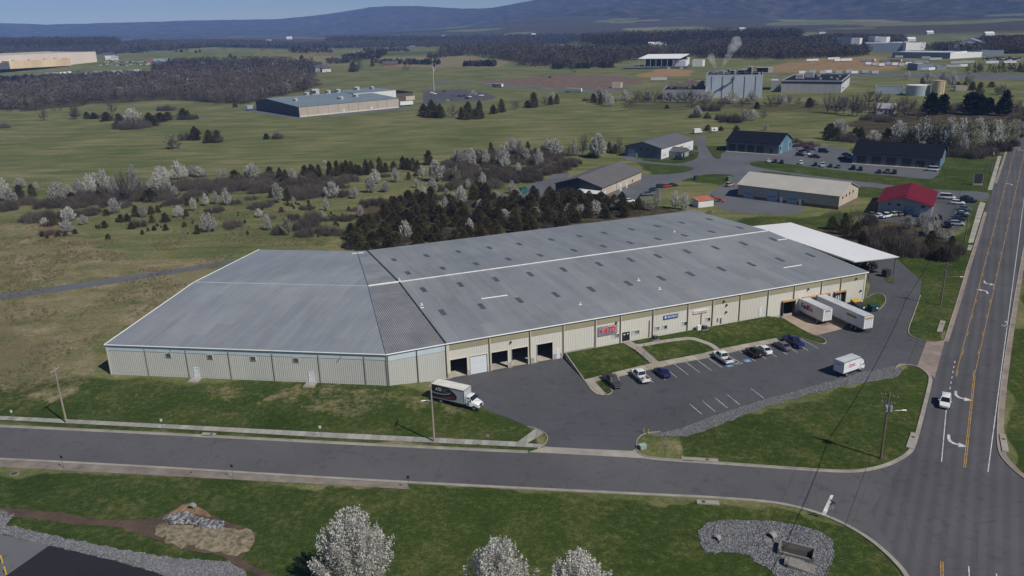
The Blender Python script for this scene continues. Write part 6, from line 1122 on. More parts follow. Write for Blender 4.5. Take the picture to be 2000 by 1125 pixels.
mb = MB(); mb.path([(7, -1.0, 4.5), (14, -1.0, 9.5), (16, -1, 9.8), (24, -1.0, 15.5), (24, -1, 19)], .35, 6); mb.box((14.5, -1.4, 9), (16.2, -.1, 11)); mb.build('conveyor', mat('conveyor_slate', (.11, .13, .17), .6), tG)
for x, y, w, d, h in ((20, 18, 5, 5, 3.5), (26.5, 18, 8, 5, 3.8), (35, 14, 4.5, 5, 6.5), (40, 10, 6, 4, 2), (43, 40, 14, 7, 4.5), (10, 30, 5, 4, 2.5), (17, 40, 3, 3, 3.2), (30, 45, 9, 6, 3)): u = MB().box((x, y, 18.7), (x+w, y+d, 18.8+h)).build('roof_unit', UNIT, tG, bevel=.08); MB().box((x+.2, y-.08, 19.1), (x+w*.7, y, 18.6+h)).build('louvre', RFDK, u)
mb = MB(); mb.path([(2, 10, 19), (2, 10, 21), (44, 10, 21), (44, 10, 19)], .12, 5); mb.path([(4, 22, 19), (4, 22, 20.5), (18, 30, 20.5)], .25, 6); mb.path([(2, 25, 18.8), (46, 30, 18.8)], .3, 6); mb.build('pipework', ALU, tG)
for x, y, h, r in ((6, 36, 4.0, .8), (12, 38, 3.4, .9), (9, 20, 2.6, .5)): MB().tube((x, y, 18.6), (x, y, 18.8+h), r, r*.8, 12).build('vent_stack', ALU, tG)
t = block('plant_building', 'lower grey plant block left of the tall white building', 'factory', (138, 722), math.radians(-16.2), 37, 45, 8, mat('plant_grey', (.3, .31, .34), .7, .07, .1), FWH, RFDK)
for x, y, w, d, h in ((10, 20, 8, 6, 5), (20, 22, 5, 5, 8), (27, 20, 7, 8, 6.5), (4, 26, 4, 4, 3)): MB().box((x, y, 7.2), (x+w, y+d, 7.2+h)).build('roof_unit', mat('unit_rust', (.25, .19, .17), .7, .2, .3), t, bevel=.08)
mb = MB()
for x in (6, 12, 18, 24, 30): mb.tube((x, 16, 7), (x, 16, 13), .2)
mb.path([(3, 16, 11), (34, 16, 11)], .18); mb.path([(3, 18, 13), (34, 18, 13)], .18); mb.build('pipe_rack', mat('rack_rust', (.2, .12, .1), .7), t)
for x in (4, 22): MB().box((x, -.06, 3), (x+2, .0, 5)).build('window', GLASS, t)
tH = block('plant_building', 'low pale factory with a dark roof and navy band right of the tall plant', 'factory', (254.8, 757.9), math.radians(-26.8), 52, 90, 10.8, mat('plant_lilac', (.42, .4, .44), .6, .05, .1), FWH, RFDK)
MB().box((-.1, -.15, 8.0), (52.1, -.01, 9.9)).build('navy_band', mat('band_navy', (.02, .025, .06), .5), tH); MB().box((52.01, 0, 8.0), (52.16, 90, 9.9)).build('navy_band', mat('band_navy', (.02, .025, .06), .5), tH)
for s in (6.5, 13, 19.5, 26, 32.5, 39, 45.5): MB().box((s, -.08, 0), (s+.12, -.01, 8)).build('wall_joint', mat('joint_grey', (.3, .29, .32), .7), tH)
for x, y, w, d, h in ((8, 30, 7, 6, 4), (14, 50, 8, 6, 5), (30, 24, 2, 2, 1.5), (38, 40, 2, 2, 1.5), (45, 22, 2, 2, 1.5), (24, 60, 3, 3, 2), (44, 60, 2, 2, 1.5)): MB().box((x, y, 9.9), (x+w, y+d, 10+h)).build('roof_unit', UNIT, tH, bevel=.08)
MB().box((52.05, 8, 3.6), (54, 11, 4)).build('door_canopy', STEELD, tH)
def tank(px0, px1, base, h, label, m, roof):
    a, b = g1(px0, base), g1(px1, base); c = (a+b)/2; r = np.linalg.norm((b-a)[:2])/2; dv = c[:2]/np.linalg.norm(c[:2]); c[:2] += dv*r*.6; t = thing('storage_tank', label, 'tank', tuple(c), 0, 'round tanks by the plant'); mb = MB(); mb.tube((0, 0, -1), (0, 0, h), r, n=36, cap=False); mb.build('shell', m, t, smooth=True); MB().tube((0, 0, h-.3), (0, 0, h+.1), r*1.01, r*1.01, 36).build('rim', roof, t); MB().tube((0, 0, h+.1), (0, 0, h+.9), r*.98, .3, 36).build('dome', roof, t)
    mb = MB(); mb.path([(r*.3, -r*.98, 0), (r*.3, -r*.98, h+.6)], .1, 5); mb.build('ladder', STEELD, t)
tank(1768, 1815, 187, 8.5, 'wide low pale grey tank left of the tan tank', mat('tank_pale', (.4, .44, .48), .5, .08, .1), LWHITE); tank(1818, 1843, 188, 12.5, 'tall tan tank beside the wide grey tank', mat('tank_tan', (.5, .42, .27), .6, .1, .15), mat('tank_rim', (.35, .27, .18), .7))
c = g1(1709, 183); block('low_building', 'low slate blue building left of the round tanks', 'building', c[:2], -.45, 22, 14, 6, FBL, FWH, mat('roof_slate', (.1, .12, .16), .7))
c = g1(1866, 178); block('low_building', 'small cream flat building right of the tan tank', 'building', c[:2], -.35, 9, 8, 4.5, LTAN, LTAN, RTAN)
# far left tan warehouse
a_ = math.radians(50.6); u_ = np.array([math.cos(a_), math.sin(a_)]); p = np.array([-784.3, 1592.6])-u_*460; zt = T(-800., 1560.).item(); OCH = mat('far_wall_ochre', (.62, .46, .28), .8, .14, .03, stretch=(1, 1, .3)); FTAN = mat('far_wall_tan', (.62, .53, .44), .8, .05, .03)
block('far_warehouse', 'very long tan warehouse at the far left edge of the picture', 'warehouse', p, a_, 460, 200, 21, FTAN, FTAN, mat('roof_far', (.45, .4, .34), .8), zt)
p = np.array([-798.9, 1523.3])-u_*103; t = block('far_warehouse', 'lower ochre warehouse block with rust streaks before the long tan one', 'warehouse', p, a_, 103, 42, 11.8, OCH, FTAN, mat('roof_rust', (.2, .13, .09), .8), zt)
for x in (12, 38, 64, 82): MB().box((x, 14, 10.9), (x+4, 18, 13.5)).build('roof_unit', UNIT, t)
MB().box((-38, 2, -1), (-.2, 40, 9)).build('dark_annex', mat('annex_dark', (.09, .085, .09), .8), t)
# far right white complex
def far_block(pxa, pxb, base, h, D, label, fm_, sm_, rm_=None):
    a, b = g1(pxa, base[0]), g1(pxb, base[1]); d = (b-a)[:2]; L = np.linalg.norm(d); t = block('far_factory', label, 'factory', a[:2], math.atan2(d[1], d[0]), L, D, h, fm_, sm_, rm_ or FWH, min(a[2], b[2]), 1.0, 'white factory blocks on the far right'); return t
SH = mat('far_shade_grey', (.2, .235, .3), .7, .08, .03); BW = mat('far_white', (.74, .74, .73), .6, .05, .03)  # white blocks' fronts carry their shade in this grey; grey blocks share it
far_block(1742, 1855, (113, 115), 9, 60, 'long white factory block with a shaded front nearest the trailers', SH, BW); far_block(1855, 1917, (115, 111.5), 8, 40, 'white factory wing with windows at the right of the far complex', BW, BW)
far_block(1690, 1768, (103, 102), 15.5, 60, 'dark fronted factory block behind the trailer rows', SH, BW); far_block(1768, 1806, (102.5, 101), 15.5, 50, 'bright white factory end wall in the far complex', BW, BW); far_block(1693, 1706, (99, 99), 24, 30, 'grey tower block left of the white tower', SH, SH); far_block(1706, 1729, (99, 99), 23, 30, 'white tower block rising behind the far complex', BW, BW); far_block(1632, 1661, (92, 92), 17, 30, 'hazy slate block with dark frame left of the far complex', SH, SH); far_block(1661, 1678, (91, 91), 16, 25, 'small white building with dark windows left of the towers', BW, BW); far_block(1614, 1720, (98, 99), 8, 40, 'long low pale factory front half hidden by trees', BW, BW)
a = g1(1850, 104); t = shed('far_factory', 'grey gabled hall behind the white factory blocks', 'factory', a[:2], -.55, 60, 60, 12, 22, BW, SH, 'y', z=a[2])
# open truck shelter
a, b = g1(1246, 131), g1(1342, 131); d = (b-a)[:2]; L = np.linalg.norm(d); t = thing('truck_shelter', 'white roofed open shelter with trucks parked beneath', 'shelter', tuple(a), math.atan2(d[1], d[0]))
mb = MB(); mb.add([(0, 0, 12), (L*.85, 0, 12), (L*.95, 30, 17), (L*.1, 30, 17), (0, 0, 11.4), (L*.85, 0, 11.4), (L*.95, 30, 16.4), (L*.1, 30, 16.4)], [(0, 1, 2, 3), (7, 6, 5, 4), (0, 4, 5, 1), (1, 5, 6, 2), (2, 6, 7, 3), (3, 7, 4, 0)]); mb.build('roof_panel', BW, t); mb = MB(); mb.box((L*.06, 28, -1), (L*.9, 29, 14)); mb.build('back_wall', STEELD, t); MB().box((L*.7, 6, -1), (L*.95, 24, 9)).build('white_block', BW, t)
for k in range(8): MB().tube((L*.02+L*.115*k, .6, -1), (L*.02+L*.115*k, .6, 12), .5, n=6).build('post', LGREY, t)
# houses scattered in the distance
RF_D = mat('house_roof_dark', (.07, .07, .075), .8); RF_R = mat('house_roof_red', (.22, .07, .05), .8); BRK = mat('house_brick', (.25, .11, .08), .8)
def house(px, ang, L, D, h, wm, rm, lab, cat='house'):
    b = g1(*px); t = shed('house' if cat == 'house' else 'barn', lab, cat, b[:2], ang, L, D, h, h+D*.32, wm, rm, 'x', over=.5, z=b[2], group='houses and barns scattered in the distance', feats=[('f', 'window', L*.2, 1.2, 1.2, 2.6, GLASS), ('f', 'window', L*.65, 1.2, 1.2, 2.6, GLASS), ('f', 'door', L*.45, 1.2, 0, 2.3, STEELD)])
for a in (((206, 117), .3, 16, 12, 9, LWHITE, RF_D, 'tall white house above the far left car lot'), ((218, 118), .3, 12, 9, 5, LWHITE, LGREY, 'lower white house wing beside the tall white house'), ((300, 127), .2, 24, 14, 6, LSLATE, mat('house_roof_blue', (.2, .25, .3), .7), 'blue grey roofed barn by the far left car lot', 'barn'), ((288, 126), .2, 12, 10, 4, LWHITE, RF_R, 'small house with a red roof left of the blue grey barn'), ((385, 138), .5, 14, 10, 4, BRK, RF_R, 'brick house among dark pines left of centre'), ((405, 137), .5, 14, 9, 4, LTAN, LGREY, 'tan house right of the brick house among the pines'), ((480, 92), .2, 26, 14, 6, LWHITE, LWHITE, 'white open barn on the crest of the far field', 'barn'), ((510, 134), .3, 11, 8, 4, LWHITE, LWHITE, 'white shed deep inside the brown wood', 'barn'), ((616, 140), .35, 20, 12, 6, LGREY, RF_D, 'dark roofed farmhouse by the tall pines'), ((630, 141), .6, 14, 10, 5, LWHITE, RF_D, 'white farmhouse wing beside the dark roofed farmhouse'), ((748, 130), .2, 26, 14, 4, BRK, RF_D, 'low dark roofed house at the edge of the tan field'), ((612, 98), .2, 15, 10, 4, LWHITE, RF_D, 'far white house left of the group on the hilltop'), ((640, 99), .2, 18, 10, 5, LGREY, RF_D, 'grey house on the far hilltop among trees'), ((800, 95), .2, 16, 10, 5, LSLATE, LSLATE, 'blue grey barn at the edge of the green far field', 'barn'), ((1268, 92), .1, 40, 14, 6, LWHITE, LWHITE, 'long white barn by the far earthworks', 'barn'), ((54, 93), .2, 18, 10, 6, LWHITE, RF_D, 'leftmost white house on the far left hillside'), ((79, 91), .2, 18, 10, 6, LWHITE, LWHITE, 'second white house on the far left hillside'), ((1037, 71), .2, 22, 12, 8, LWHITE, LWHITE, 'white house high on the wooded ridge at top centre'), ((862, 74), .2, 20, 12, 8, BRK, LWHITE, 'pale house in the woods below the central mountain'), ((1312, 68), .2, 30, 14, 6, LWHITE, LWHITE, 'white barn on the pale hillside field top right', 'barn'), ((1345, 66), .2, 18, 10, 6, LWHITE, LWHITE, 'white house right of the pale hillside field'), ((1712, 222), -.4, 12, 9, 4, LWHITE, mat('house_roof_lilac', (.3, .29, .33), .8), 'small white house hidden in the bare trees right of the meadow'), ((1773, 81), .1, 22, 14, 6, LWHITE, LWHITE, 'white barn on the green slope behind the far complex', 'barn'), ((1811, 67), .1, 20, 12, 6, LWHITE, LWHITE, 'white house at the top of the green far slope'), ((1978, 91), .1, 44, 14, 6, LWHITE, LWHITE, 'long white barn at the far right edge', 'barn'), ((560, 77), .2, 24, 14, 7, LWHITE, LWHITE, 'white barn on the pale hill below the left ridge', 'barn'), ((520, 80), .2, 20, 12, 6, LWHITE, RF_D, 'pale house left of the barn below the left ridge'), ((985, 75), .2, 22, 12, 7, LWHITE, RF_D, 'white house in the woods near the top centre'), ((1445, 60), .2, 24, 14, 7, LWHITE, LWHITE, 'white farm building on the wooded slope above the plant', 'barn'), ((1400, 72), .1, 26, 12, 6, LTAN, LWHITE, 'tan farmhouse in the pale field above the plant'), ((1240, 74), .2, 20, 12, 6, LWHITE, RF_D, 'white house at the foot of the mountain above the earthworks'), ((1925, 70), .1, 26, 14, 6, LWHITE, LWHITE, 'white barn among woods in the top right corner', 'barn'), ((1600, 66), .1, 22, 12, 6, LWHITE, RF_D, 'small house on the slope left of the white towers'), ((690, 92), .2, 16, 10, 5, LTAN, RF_R, 'tan house at the edge of the far woods at top centre')): house(*a)
far_block(1791, 1822, (138, 137), 8, 22, 'white flat building among the trailers in the far yard', SH, BW); far_block(1829, 1849, (137, 136.5), 5, 14, 'low grey building right of the white flat building in the far yard', SH, BW); far_block(1917, 1960, (108, 107), 7, 30, 'low white hall at the far end of the crowded lot', SH, BW); far_block(1560, 1600, (101, 101), 9, 30, 'pale low shed in the woods left of the hazy block', SH, BW); far_block(1352, 1372, (130, 130), 9, 16, 'small white shed right of the open truck shelter', BW, BW); far_block(1322, 1343, (126, 126), 10, 14, 'white block behind the open truck shelter', BW, BW); far_block(1195, 1212, (172, 172), 5, 12, 'small cream shed at the edge of the plowed patch', LTAN, LTAN); far_block(1505, 1523, (176, 176), 9, 30, 'grey machinery block between the tall plant and the dark roofed factory', LGREY, LGREY)
# small trailers and cars further off: one mesh of each, copied
def small_trailer():
    mb = MB(); mb.box((-8, -1.3, 1.1), (8, 1.3, 4.1), 0); mb.box((-7.98, -1.28, 4.1), (7.98, 1.28, 4.13), 1); mb.box((7.98, -1.2, 1.2), (8.04, 1.2, 4.0), 2); mb.box((-7, -.5, .8), (7, .5, 1.09), 3)
    for x in (-6.4, -5.1):
        for y in (-1.1, 1.1): mb.tube((x, y-.15, .5), (x, y+.15, .5), .5, n=10, mi=3)
    mb.box((5, -.9, 0), (5.2, -.7, 1.09), 3); mb.box((5, .7, 0), (5.2, .9, 1.09), 3); return mb
STM = None
def put_trailers(lst, grp, where):
    global STM
    for i, (a, b, m) in enumerate(lst):
        p, q = g1(*a), g1(*b); c = (p+q)/2; d = (q-p)[:2]; ang = math.atan2(d[1], d[0]); L = np.linalg.norm(d)
        if STM is None: o = small_trailer().build('semi_trailer', [BOXW, ROOFTR, SWHITE, CHASS]); STM = o
        else: o = STM.copy(); C.objects.link(o)
        o.location = (c[0], c[1], T(c[0], c[1]).item()); o.rotation_euler = (0, 0, ang); o.scale = (float(np.clip(L/16, .5, 1.15)), 1, 1)
        o.material_slots[0].link = 'OBJECT'; o.material_slots[0].material = m
        tag(o, where.format(nth(i)), 'trailer', grp)
TB = mat('trailer_blue_grey', (.3, .37, .42), .5, .1, .5)
for a, b, m, lab in (((953, 169), (992, 172.5), TB, 'blue grey trailer parked alone in the field left of the plowed patch'), ((1100, 180), (1140, 181), BOXG, 'grey trailer parked at the edge of the meadow right of the plowed patch'), ((1267, 159), (1305, 158), BOXG, 'grey trailer standing left of the plant on the lawn')): put_trailers([(a, b, m)], 'trailers standing in the fields', lab)
put_trailers([((1570, 121), (1602, 120), BOXW), ((1612, 118), (1643, 117), BOXW), ((1628, 121), (1650, 120), BOXW), ((1640, 120.5), (1664, 119.5), BOXW)], 'white trailers on the far tan field', 'white trailer on the far tan field, {} from the left of four')
put_trailers([((1680, 121), (1701, 121), BOXG), ((1703, 120), (1709, 121), BOXW), ((1717, 121), (1736, 121), TB), ((1737, 121), (1760, 121.5), BOXG), ((1748, 114), (1763, 114), BOXW), ((1764, 121), (1778, 121), BOXG), ((1800, 116), (1816, 116), BOXW), ((1811, 119), (1841, 118), BOXG), ((1783, 125.5), (1814, 125), TB), ((1790, 134), (1822, 132), BOXW), ((1800, 139), (1812, 139), BOXW), ((1812, 139), (1824, 138), BOXW), ((1855, 126), (1880, 125.5), BOXG), ((1878, 125), (1902, 124.5), BOXG), ((1848, 133), (1876, 133), BOXW), ((1872, 132), (1888, 131.5), BOXW), ((1924, 125.5), (1949, 125), BOXW), ((1959, 125), (1984, 124.5), BOXW)], 'trailers in the yard before the far white factory', 'trailer in the far factory yard, {} from the left')
put_trailers([((88, 147), (115, 146), TB), ((117, 146), (127, 145), BOXW), ((128, 145), (139, 144), BOXW), ((148, 147), (172, 147), TB), ((172, 147), (178, 147), BOXW), ((176, 144), (199, 143.5), TB), ((201, 151), (229, 151), BOXW), ((219, 143), (240, 142), TB), ((246, 141), (262, 141), BOXG), ((264, 141), (277, 140.5), BOXW)], 'trailers parked by the far left tan warehouse', 'trailer beside the far left tan warehouse, {} from the left')
put_trailers([((1560+17*i+(i%3)*3, 145.5-(i%2)*1.5), (1572+17*i+(i%3)*3, 145.2-(i%2)*1.5), (BOXW, TB, BOXG)[i % 3]) for i in range(9)], 'trucks along the road behind the dark roofed factory', 'trailer along the road behind the dark roofed factory, {} from the left')
put_trailers([((1690+13*i, 127.5+(i%3)*1.3), (1700+13*i, 127.2+(i%3)*1.3), (BOXW, BOXG, BOXW, TB)[i % 4]) for i in range(7)], 'second row of trailers in the far yard', 'trailer of the second row in the far yard, {} from the left')
put_trailers([((781, 208), (806, 206), BOXW)], 'trailers standing in the fields', 'white trailer docked at the right end of the beige factory'); put_trailers([((483, 216), (494, 214.5), TB)], 'trailers standing in the fields', 'blue grey trailer at the shaded left end of the beige factory')
def small_car(kind):
    d = CARS[kind]; mb = MB(); mb.loft([ring_sec(x, w, a, b) for x, w, a, b in d['st']], 0); (g0, g1_, g2, g3), zb, zr = d['gh']; W2 = d['W']/2; wb_, wt = W2*.9, W2*.72
    mb.add([(g0, -wb_, zb), (g3, -wb_, zb), (g3, wb_, zb), (g0, wb_, zb), (g1_, -wt, zr), (g2, -wt, zr), (g2, wt, zr), (g1_, wt, zr)], [(0, 1, 5, 4), (1, 2, 6, 5), (2, 3, 7, 6), (3, 0, 4, 7)], 1); mb.box((g1_-.05, -wt, zr-.02), (g2+.05, wt, zr+.05), 0)
    if kind == 'pickup':
        for sg in (-1, 1): mb.box((-2.85, sg*.9-.08, .5), (-.9, sg*.9+.08, 1.15), 0)
        mb.box((-2.9, -.9, .5), (-2.8, .9, 1.12), 0); mb.box((-2.8, -.85, .5), (-.9, .85, .62), 2)
    for x in d['wb']:
        for sg in (-1, 1): mb.tube((x, sg*(W2-.25), d['r']), (x, sg*(W2+.01), d['r']), d['r'], n=12, mi=2)
    return mb
SMALL = {}
CN = dict(k=(P_BLACK, 'black'), w=(P_WHITE, 'white'), r=(P_RED, 'red'), b=(P_NAVY, 'navy'), s=(P_SILV, 'silver'), g=(P_GREY, 'grey'), t=(P_TAN, 'tan'))
def put_cars(lst, grp, where, head, numbered=True):
    lst = sorted(lst); cnt = {}; tot = {}
    for x in lst: tot[(x[2], x[3])] = tot.get((x[2], x[3]), 0)+1
    nm = dict(sedan='car', suv='tall car', pickup='pickup truck', van='van', jeep='off-roader')
    for i, (x, y, c, k, *h) in enumerate(lst):
        if k not in SMALL: o = small_car(k).build('small_car', [P_WHITE, CARGL, TYRE], smooth=True); SMALL[k] = o
        else: o = SMALL[k].copy(); C.objects.link(o)
        o.name = 'parked_'+nm[k].replace(' ', '_').replace('-', '_'); p = g1(x, y); o.location = (p[0], p[1], p[2]+.03); o.rotation_euler = (0, 0, h[0] if h else head)
        o.material_slots[0].link = 'OBJECT'; o.material_slots[0].material = CN[c][0]; j = cnt[(c, k)] = cnt.get((c, k), 0)+1
        q = f'{CN[c][1]} {nm[k]}'; lab = f'{q} {where}' if tot[(c, k)] == 1 else f'{nth(j-1)} {q} from the left {where}'
        tag(o, lab, nm[k] if k != 'suv' else 'car', grp)
T1 = lambda pts: [(round(1370+p[0]/6.25, 1), round(230+p[1]/6.25, 1))+p[2:] for p in pts]; T2 = lambda pts: [(round(1640+p[0]/6.25, 1), round(250+p[1]/6.25, 1))+p[2:] for p in pts]; T3 = lambda pts: [(round(1070+p[0]/6.25, 1), round(230+p[1]/6.25, 1))+p[2:] for p in pts]; T5 = lambda pts: [(round(1600+p[0]/6.25, 1), round(370+p[1]/6.25, 1))+p[2:] for p in pts]; T7 = lambda pts: [(round(780+p[0]/6.25, 1), round(100+p[1]/6.25, 1))+p[2:] for p in pts]
aD = math.radians(-36); nrm_ = aD+math.pi/2
put_cars(T1([(1165, 355, 'k', 'sedan', .2), (1285, 360, 'r', 'sedan', .3), (1310, 385, 'k', 'suv', aD), (1250, 425, 'k', 'pickup', aD), (1350, 395, 'g', 'sedan', aD), (1205, 465, 'k', 'suv', aD), (1270, 455, 'w', 'sedan', aD), (1380, 490, 'k', 'pickup', aD), (1490, 425, 'k', 'van', aD), (1770, 460, 'k', 'sedan', aD), (1750, 510, 'k', 'pickup', aD), (1555/1.0, 700, 'w', 'sedan', aD)][:-1]), 'cars between the two dark roofed sheds', 'on the gravel between the dark roofed sheds', nrm_)
put_cars(T1([(820, 540, 'w', 'sedan'), (900, 545, 'b', 'sedan'), (980, 555, 'k', 'suv'), (1215, 565, 'w', 'suv'), (1390, 585, 'k', 'suv'), (1480, 595, 'w', 'pickup'), (1575, 600, 'k', 'sedan'), (1670, 610, 'g', 'suv'), (1850, 630, 'k', 'pickup'), (1940, 640, 'k', 'suv')])+T2([(480, 548, 'k', 'sedan'), (580, 548, 'g', 'pickup'), (665, 558, 'k', 'jeep')]), 'row of cars along the island kerb', 'in the row along the grass island kerb', nrm_+.25)
put_cars(T2([(1115, 525, 'w', 'van', aD+math.pi)]), 'row of cars along the island kerb', 'at the entrance of the long dark roofed shed', aD)
put_cars(T3([(1600, 510, 'k', 'van', .1), (1385, 855, 'k', 'suv', .3), (1450, 850, 'r', 'sedan', .3), (1525, 838, 'k', 'sedan', .3), (1215, 950, 'g', 'pickup', .3), (1295, 895, 'b', 'sedan', .3), (990, 1030, 'w', 'sedan', .3)]), 'cars by the tan and grey sheds', 'on the gravel by the tan shed with the charcoal gable', .3)
put_cars(T1([(345, 835, 't', 'suv', .7)]), 'cars by the tan and grey sheds', 'left of the shed with three blue grey doors', .7)
put_cars(T5([(1565, 118, 'w', 'van', -.45), (1690, 182, 'w', 'suv', -.45), (1800, 118, 'k', 'sedan', -.3), (1825, 160, 'k', 'pickup', -.3), (1770, 250, 'g', 'sedan', -.3), (1755, 282, 'k', 'sedan', -.3), (1745, 310, 's', 'sedan', -.3), (1735, 338, 'k', 'suv', -.3), (1700, 375, 'b', 'sedan', -.3), (1680, 440, 's', 'suv', -.4), (1560, 455, 'k', 'pickup', 1.2), (1455, 365, 'k', 'suv', 1.2)]), 'cars beside the red roofed shed', 'in the lot right of the red roofed shed', 0)
put_cars(T5([(650, 325, 'g', 'sedan', .5), (735, 340, 'w', 'sedan', .5), (815, 345, 'w', 'pickup', .5), (1000, 320, 'g', 'suv', .5), (930, 325, 't', 'suv', .5)]), 'cars beside the red roofed shed', 'standing before the front of the red roofed shed', .5)
put_cars(T7([(395, 510, 'w', 'sedan'), (430, 525, 'w', 'suv'), (550, 495, 'k', 'sedan'), (650, 548, 'r', 'sedan'), (700, 552, 'g', 'sedan'), (740, 556, 'b', 'suv'), (790, 552, 'k', 'sedan'), (860, 562, 'w', 'sedan'), (1000, 548, 'w', 'pickup'), (590, 605, 's', 'sedan'), (830, 580, 'k', 'suv'), (640, 600, 'g', 'suv')]), 'cars in the beige factory car park', 'in the car park of the beige factory', .6)
put_cars([(197+6.5*i+rng.uniform(-1, 1), 127+rng.uniform(-1.5, 1.5), 'wkwsgwkbwwsk'[i % 12], ('sedan', 'suv', 'van', 'pickup')[i % 4]) for i in range(16)], 'cars in the lot by the far left warehouse', 'in the lot right of the far left warehouse', .4)
put_cars([(205+6.1*i+rng.uniform(-1.5, 1.5), 121.5+rng.uniform(-1, 1), 'wwkswgkwbws'[i % 11], ('van', 'suv', 'pickup', 'sedan')[i % 4]) for i in range(17)], 'second row of cars by the far left warehouse', 'behind the lot beside the far left warehouse', .2)
put_cars([(1923+4.4*(i % 17)+rng.uniform(-1, 1), 113.5+2.2*(i//17)+rng.uniform(-.4, .4), 'wkwsgwkbrwsk'[(i*5) % 12], ('sedan', 'suv', 'van')[i % 3]) for i in range(51)], 'cars in the crowded far right lot', 'in the crowded lot beyond the far right trailers', .3)
put_cars([(1255+6.3*i+rng.uniform(-1, 1), 133.5+rng.uniform(-.7, .7), 'wkwswwkbwwsk'[i % 12], ('van', 'pickup', 'suv')[i % 3]) for i in range(14)], 'vehicles before the open truck shelter', 'in front of the open truck shelter', .2)
# orange tractor and its shelter, sign board, flagpole, other small pieces
ORA = paint('tractor_orange', (.55, .07, .02)); b = at(1396, 393); t = thing('tractor', 'orange tractor with a loader by the small red roofed shelter', 'tractor', (b[0], b[1], AZ), -.5)
MB().box((-.4, -.45, .9), (2.2, .45, 1.6)).build('bonnet', ORA, t, bevel=.08); MB().box((-1.4, -.7, .9), (-.4, .7, 1.5)).build('platform', ORA, t, bevel=.05); mb = MB(); mb.path([(-1.3, -.6, 1.5), (-1.3, -.6, 2.7), (-1.3, .6, 2.7), (-1.3, .6, 1.5)], .06); mb.build('roll_bar', BLACKP, t)
for x, r in ((-1.0, .85), (1.7, .5)):
    for sg in (-1, 1): wheel(t, x, sg*.95, r, .4)
mb = MB(); mb.path([(.6, -.7, 1.4), (2.8, -.7, 1.1), (3.4, -.7, .5)], .09); mb.path([(.6, .7, 1.4), (2.8, .7, 1.1), (3.4, .7, .5)], .09); mb.box((3.3, -1.0, .1), (3.9, 1.0, .7)); mb.build('loader', ORA, t)
b = at(1352, 402); t = thing('lean_to', 'small white lean-to with a rusty red roof beside the tractor', 'shelter', (b[0], b[1], AZ), .37); t.scale = (.68, .8, 1); mb = MB(); mb.box((0, -5, -.3), (10, -4.8, 2.6)); mb.box((0, -4.8, -.3), (.2, 0, 2.9)); mb.box((9.8, -4.8, -.3), (10, 0, 2.9)); mb.build('walls', LWHITE, t); mb = MB(); mb.add([(-.3, -5.3, 2.6), (10.3, -5.3, 2.6), (10.3, .3, 3.3), (-.3, .3, 3.3), (-.3, -5.3, 2.5), (10.3, -5.3, 2.5), (10.3, .3, 3.2), (-.3, .3, 3.2)], [(0, 1, 2, 3), (7, 6, 5, 4), (0, 4, 5, 1), (1, 5, 6, 2), (2, 6, 7, 3), (3, 7, 4, 0)]); mb.build('roof', mat('roof_rust_red', (.42, .13, .08), .7, .15, 1), t)
b = at(1909, 361); t = thing('sign_board', 'dark square sign board on posts on the roadside grass', 'sign', (b[0], b[1], AZ), -.25); MB().box((-1.6, -.12, .8), (1.6, .12, 4.4)).build('panel', CHARG, t); mb = MB(); mb.box((-1.75, -.15, 0), (-1.6, .15, 4.5)); mb.box((1.6, -.15, 0), (1.75, .15, 4.5)); mb.build('posts', LGREY, t); MB().box((-1.9, -.6, -.1), (1.9, .6, .4)).build('plinth', CONC, t)
b = g1(848, 178); t = thing('flagpole', 'tall white flagpole with a hanging flag by the beige factory', 'flagpole', tuple(b)); MB().tube((0, 0, -.5), (0, 0, 29), .3, .14, 10).build('pole', LWHITE, t); MB().tube((0, 0, 29), (0, 0, 29.5), .3, .2, 10).build('finial', ALU, t)
mb = MB(); n_ = 12
for i in range(n_):
    for j in range(5):
        X = lambda a, c: (.15+2.2*c/5*(1+.3*math.sin(a*.9)), .5*math.sin(c*1.4+a*.5), 28.3-8.0*a/n_); mb.add([X(i, j), X(i+1, j), X(i+1, j+1), X(i, j+1)], [(0, 1, 2, 3)], 0 if (i < 5 and j < 5) else (1 if j % 2 else 2))
mb.build('flag', [mat('flag_blue', (.03, .04, .15), .8), mat('flag_red', (.4, .04, .05), .8), mat('flag_white', (.65, .65, .64), .8)], t)
for px, py, lab in ((841, 178, 'short light pole left of the tall flagpole'), (856, 177, 'short light pole right of the tall flagpole')): b = g1(px, py); t = thing('light_pole', lab, 'light pole', tuple(b)); MB().tube((0, 0, -.4), (0, 0, 9.5), .12, .08, 8).build('pole', ALU, t); MB().box((-.5, -.2, 9.4), (.5, .2, 9.6)).build('lamp_head', ALU, t)
b = at(1359, 352); t = thing('electrical_cabinet', 'dark green electrical cabinet on the grass left of the tan vehicle', 'cabinet', (b[0], b[1], AZ), .4); MB().box((-.8, -.6, 0), (.8, .6, 2.0)).build('body', GRN, t, bevel=.05); MB().box((-.85, -.65, 2.0), (.85, .65, 2.08)).build('cap', GRN, t)
b = at(1424, 352); t = thing('electrical_cabinet', 'grey green transformer cabinet on the grass right of the green one', 'cabinet', (b[0], b[1], AZ), .4); MB().box((-1.1, -.9, 0), (1.1, .9, 1.6)).build('body', mat('cab_green', (.12, .16, .12), .6), t, bevel=.05); MB().box((-1.15, -.95, 1.6), (1.15, .95, 1.68)).build('cap', mat('cab_green', (.12, .16, .12), .6), t)
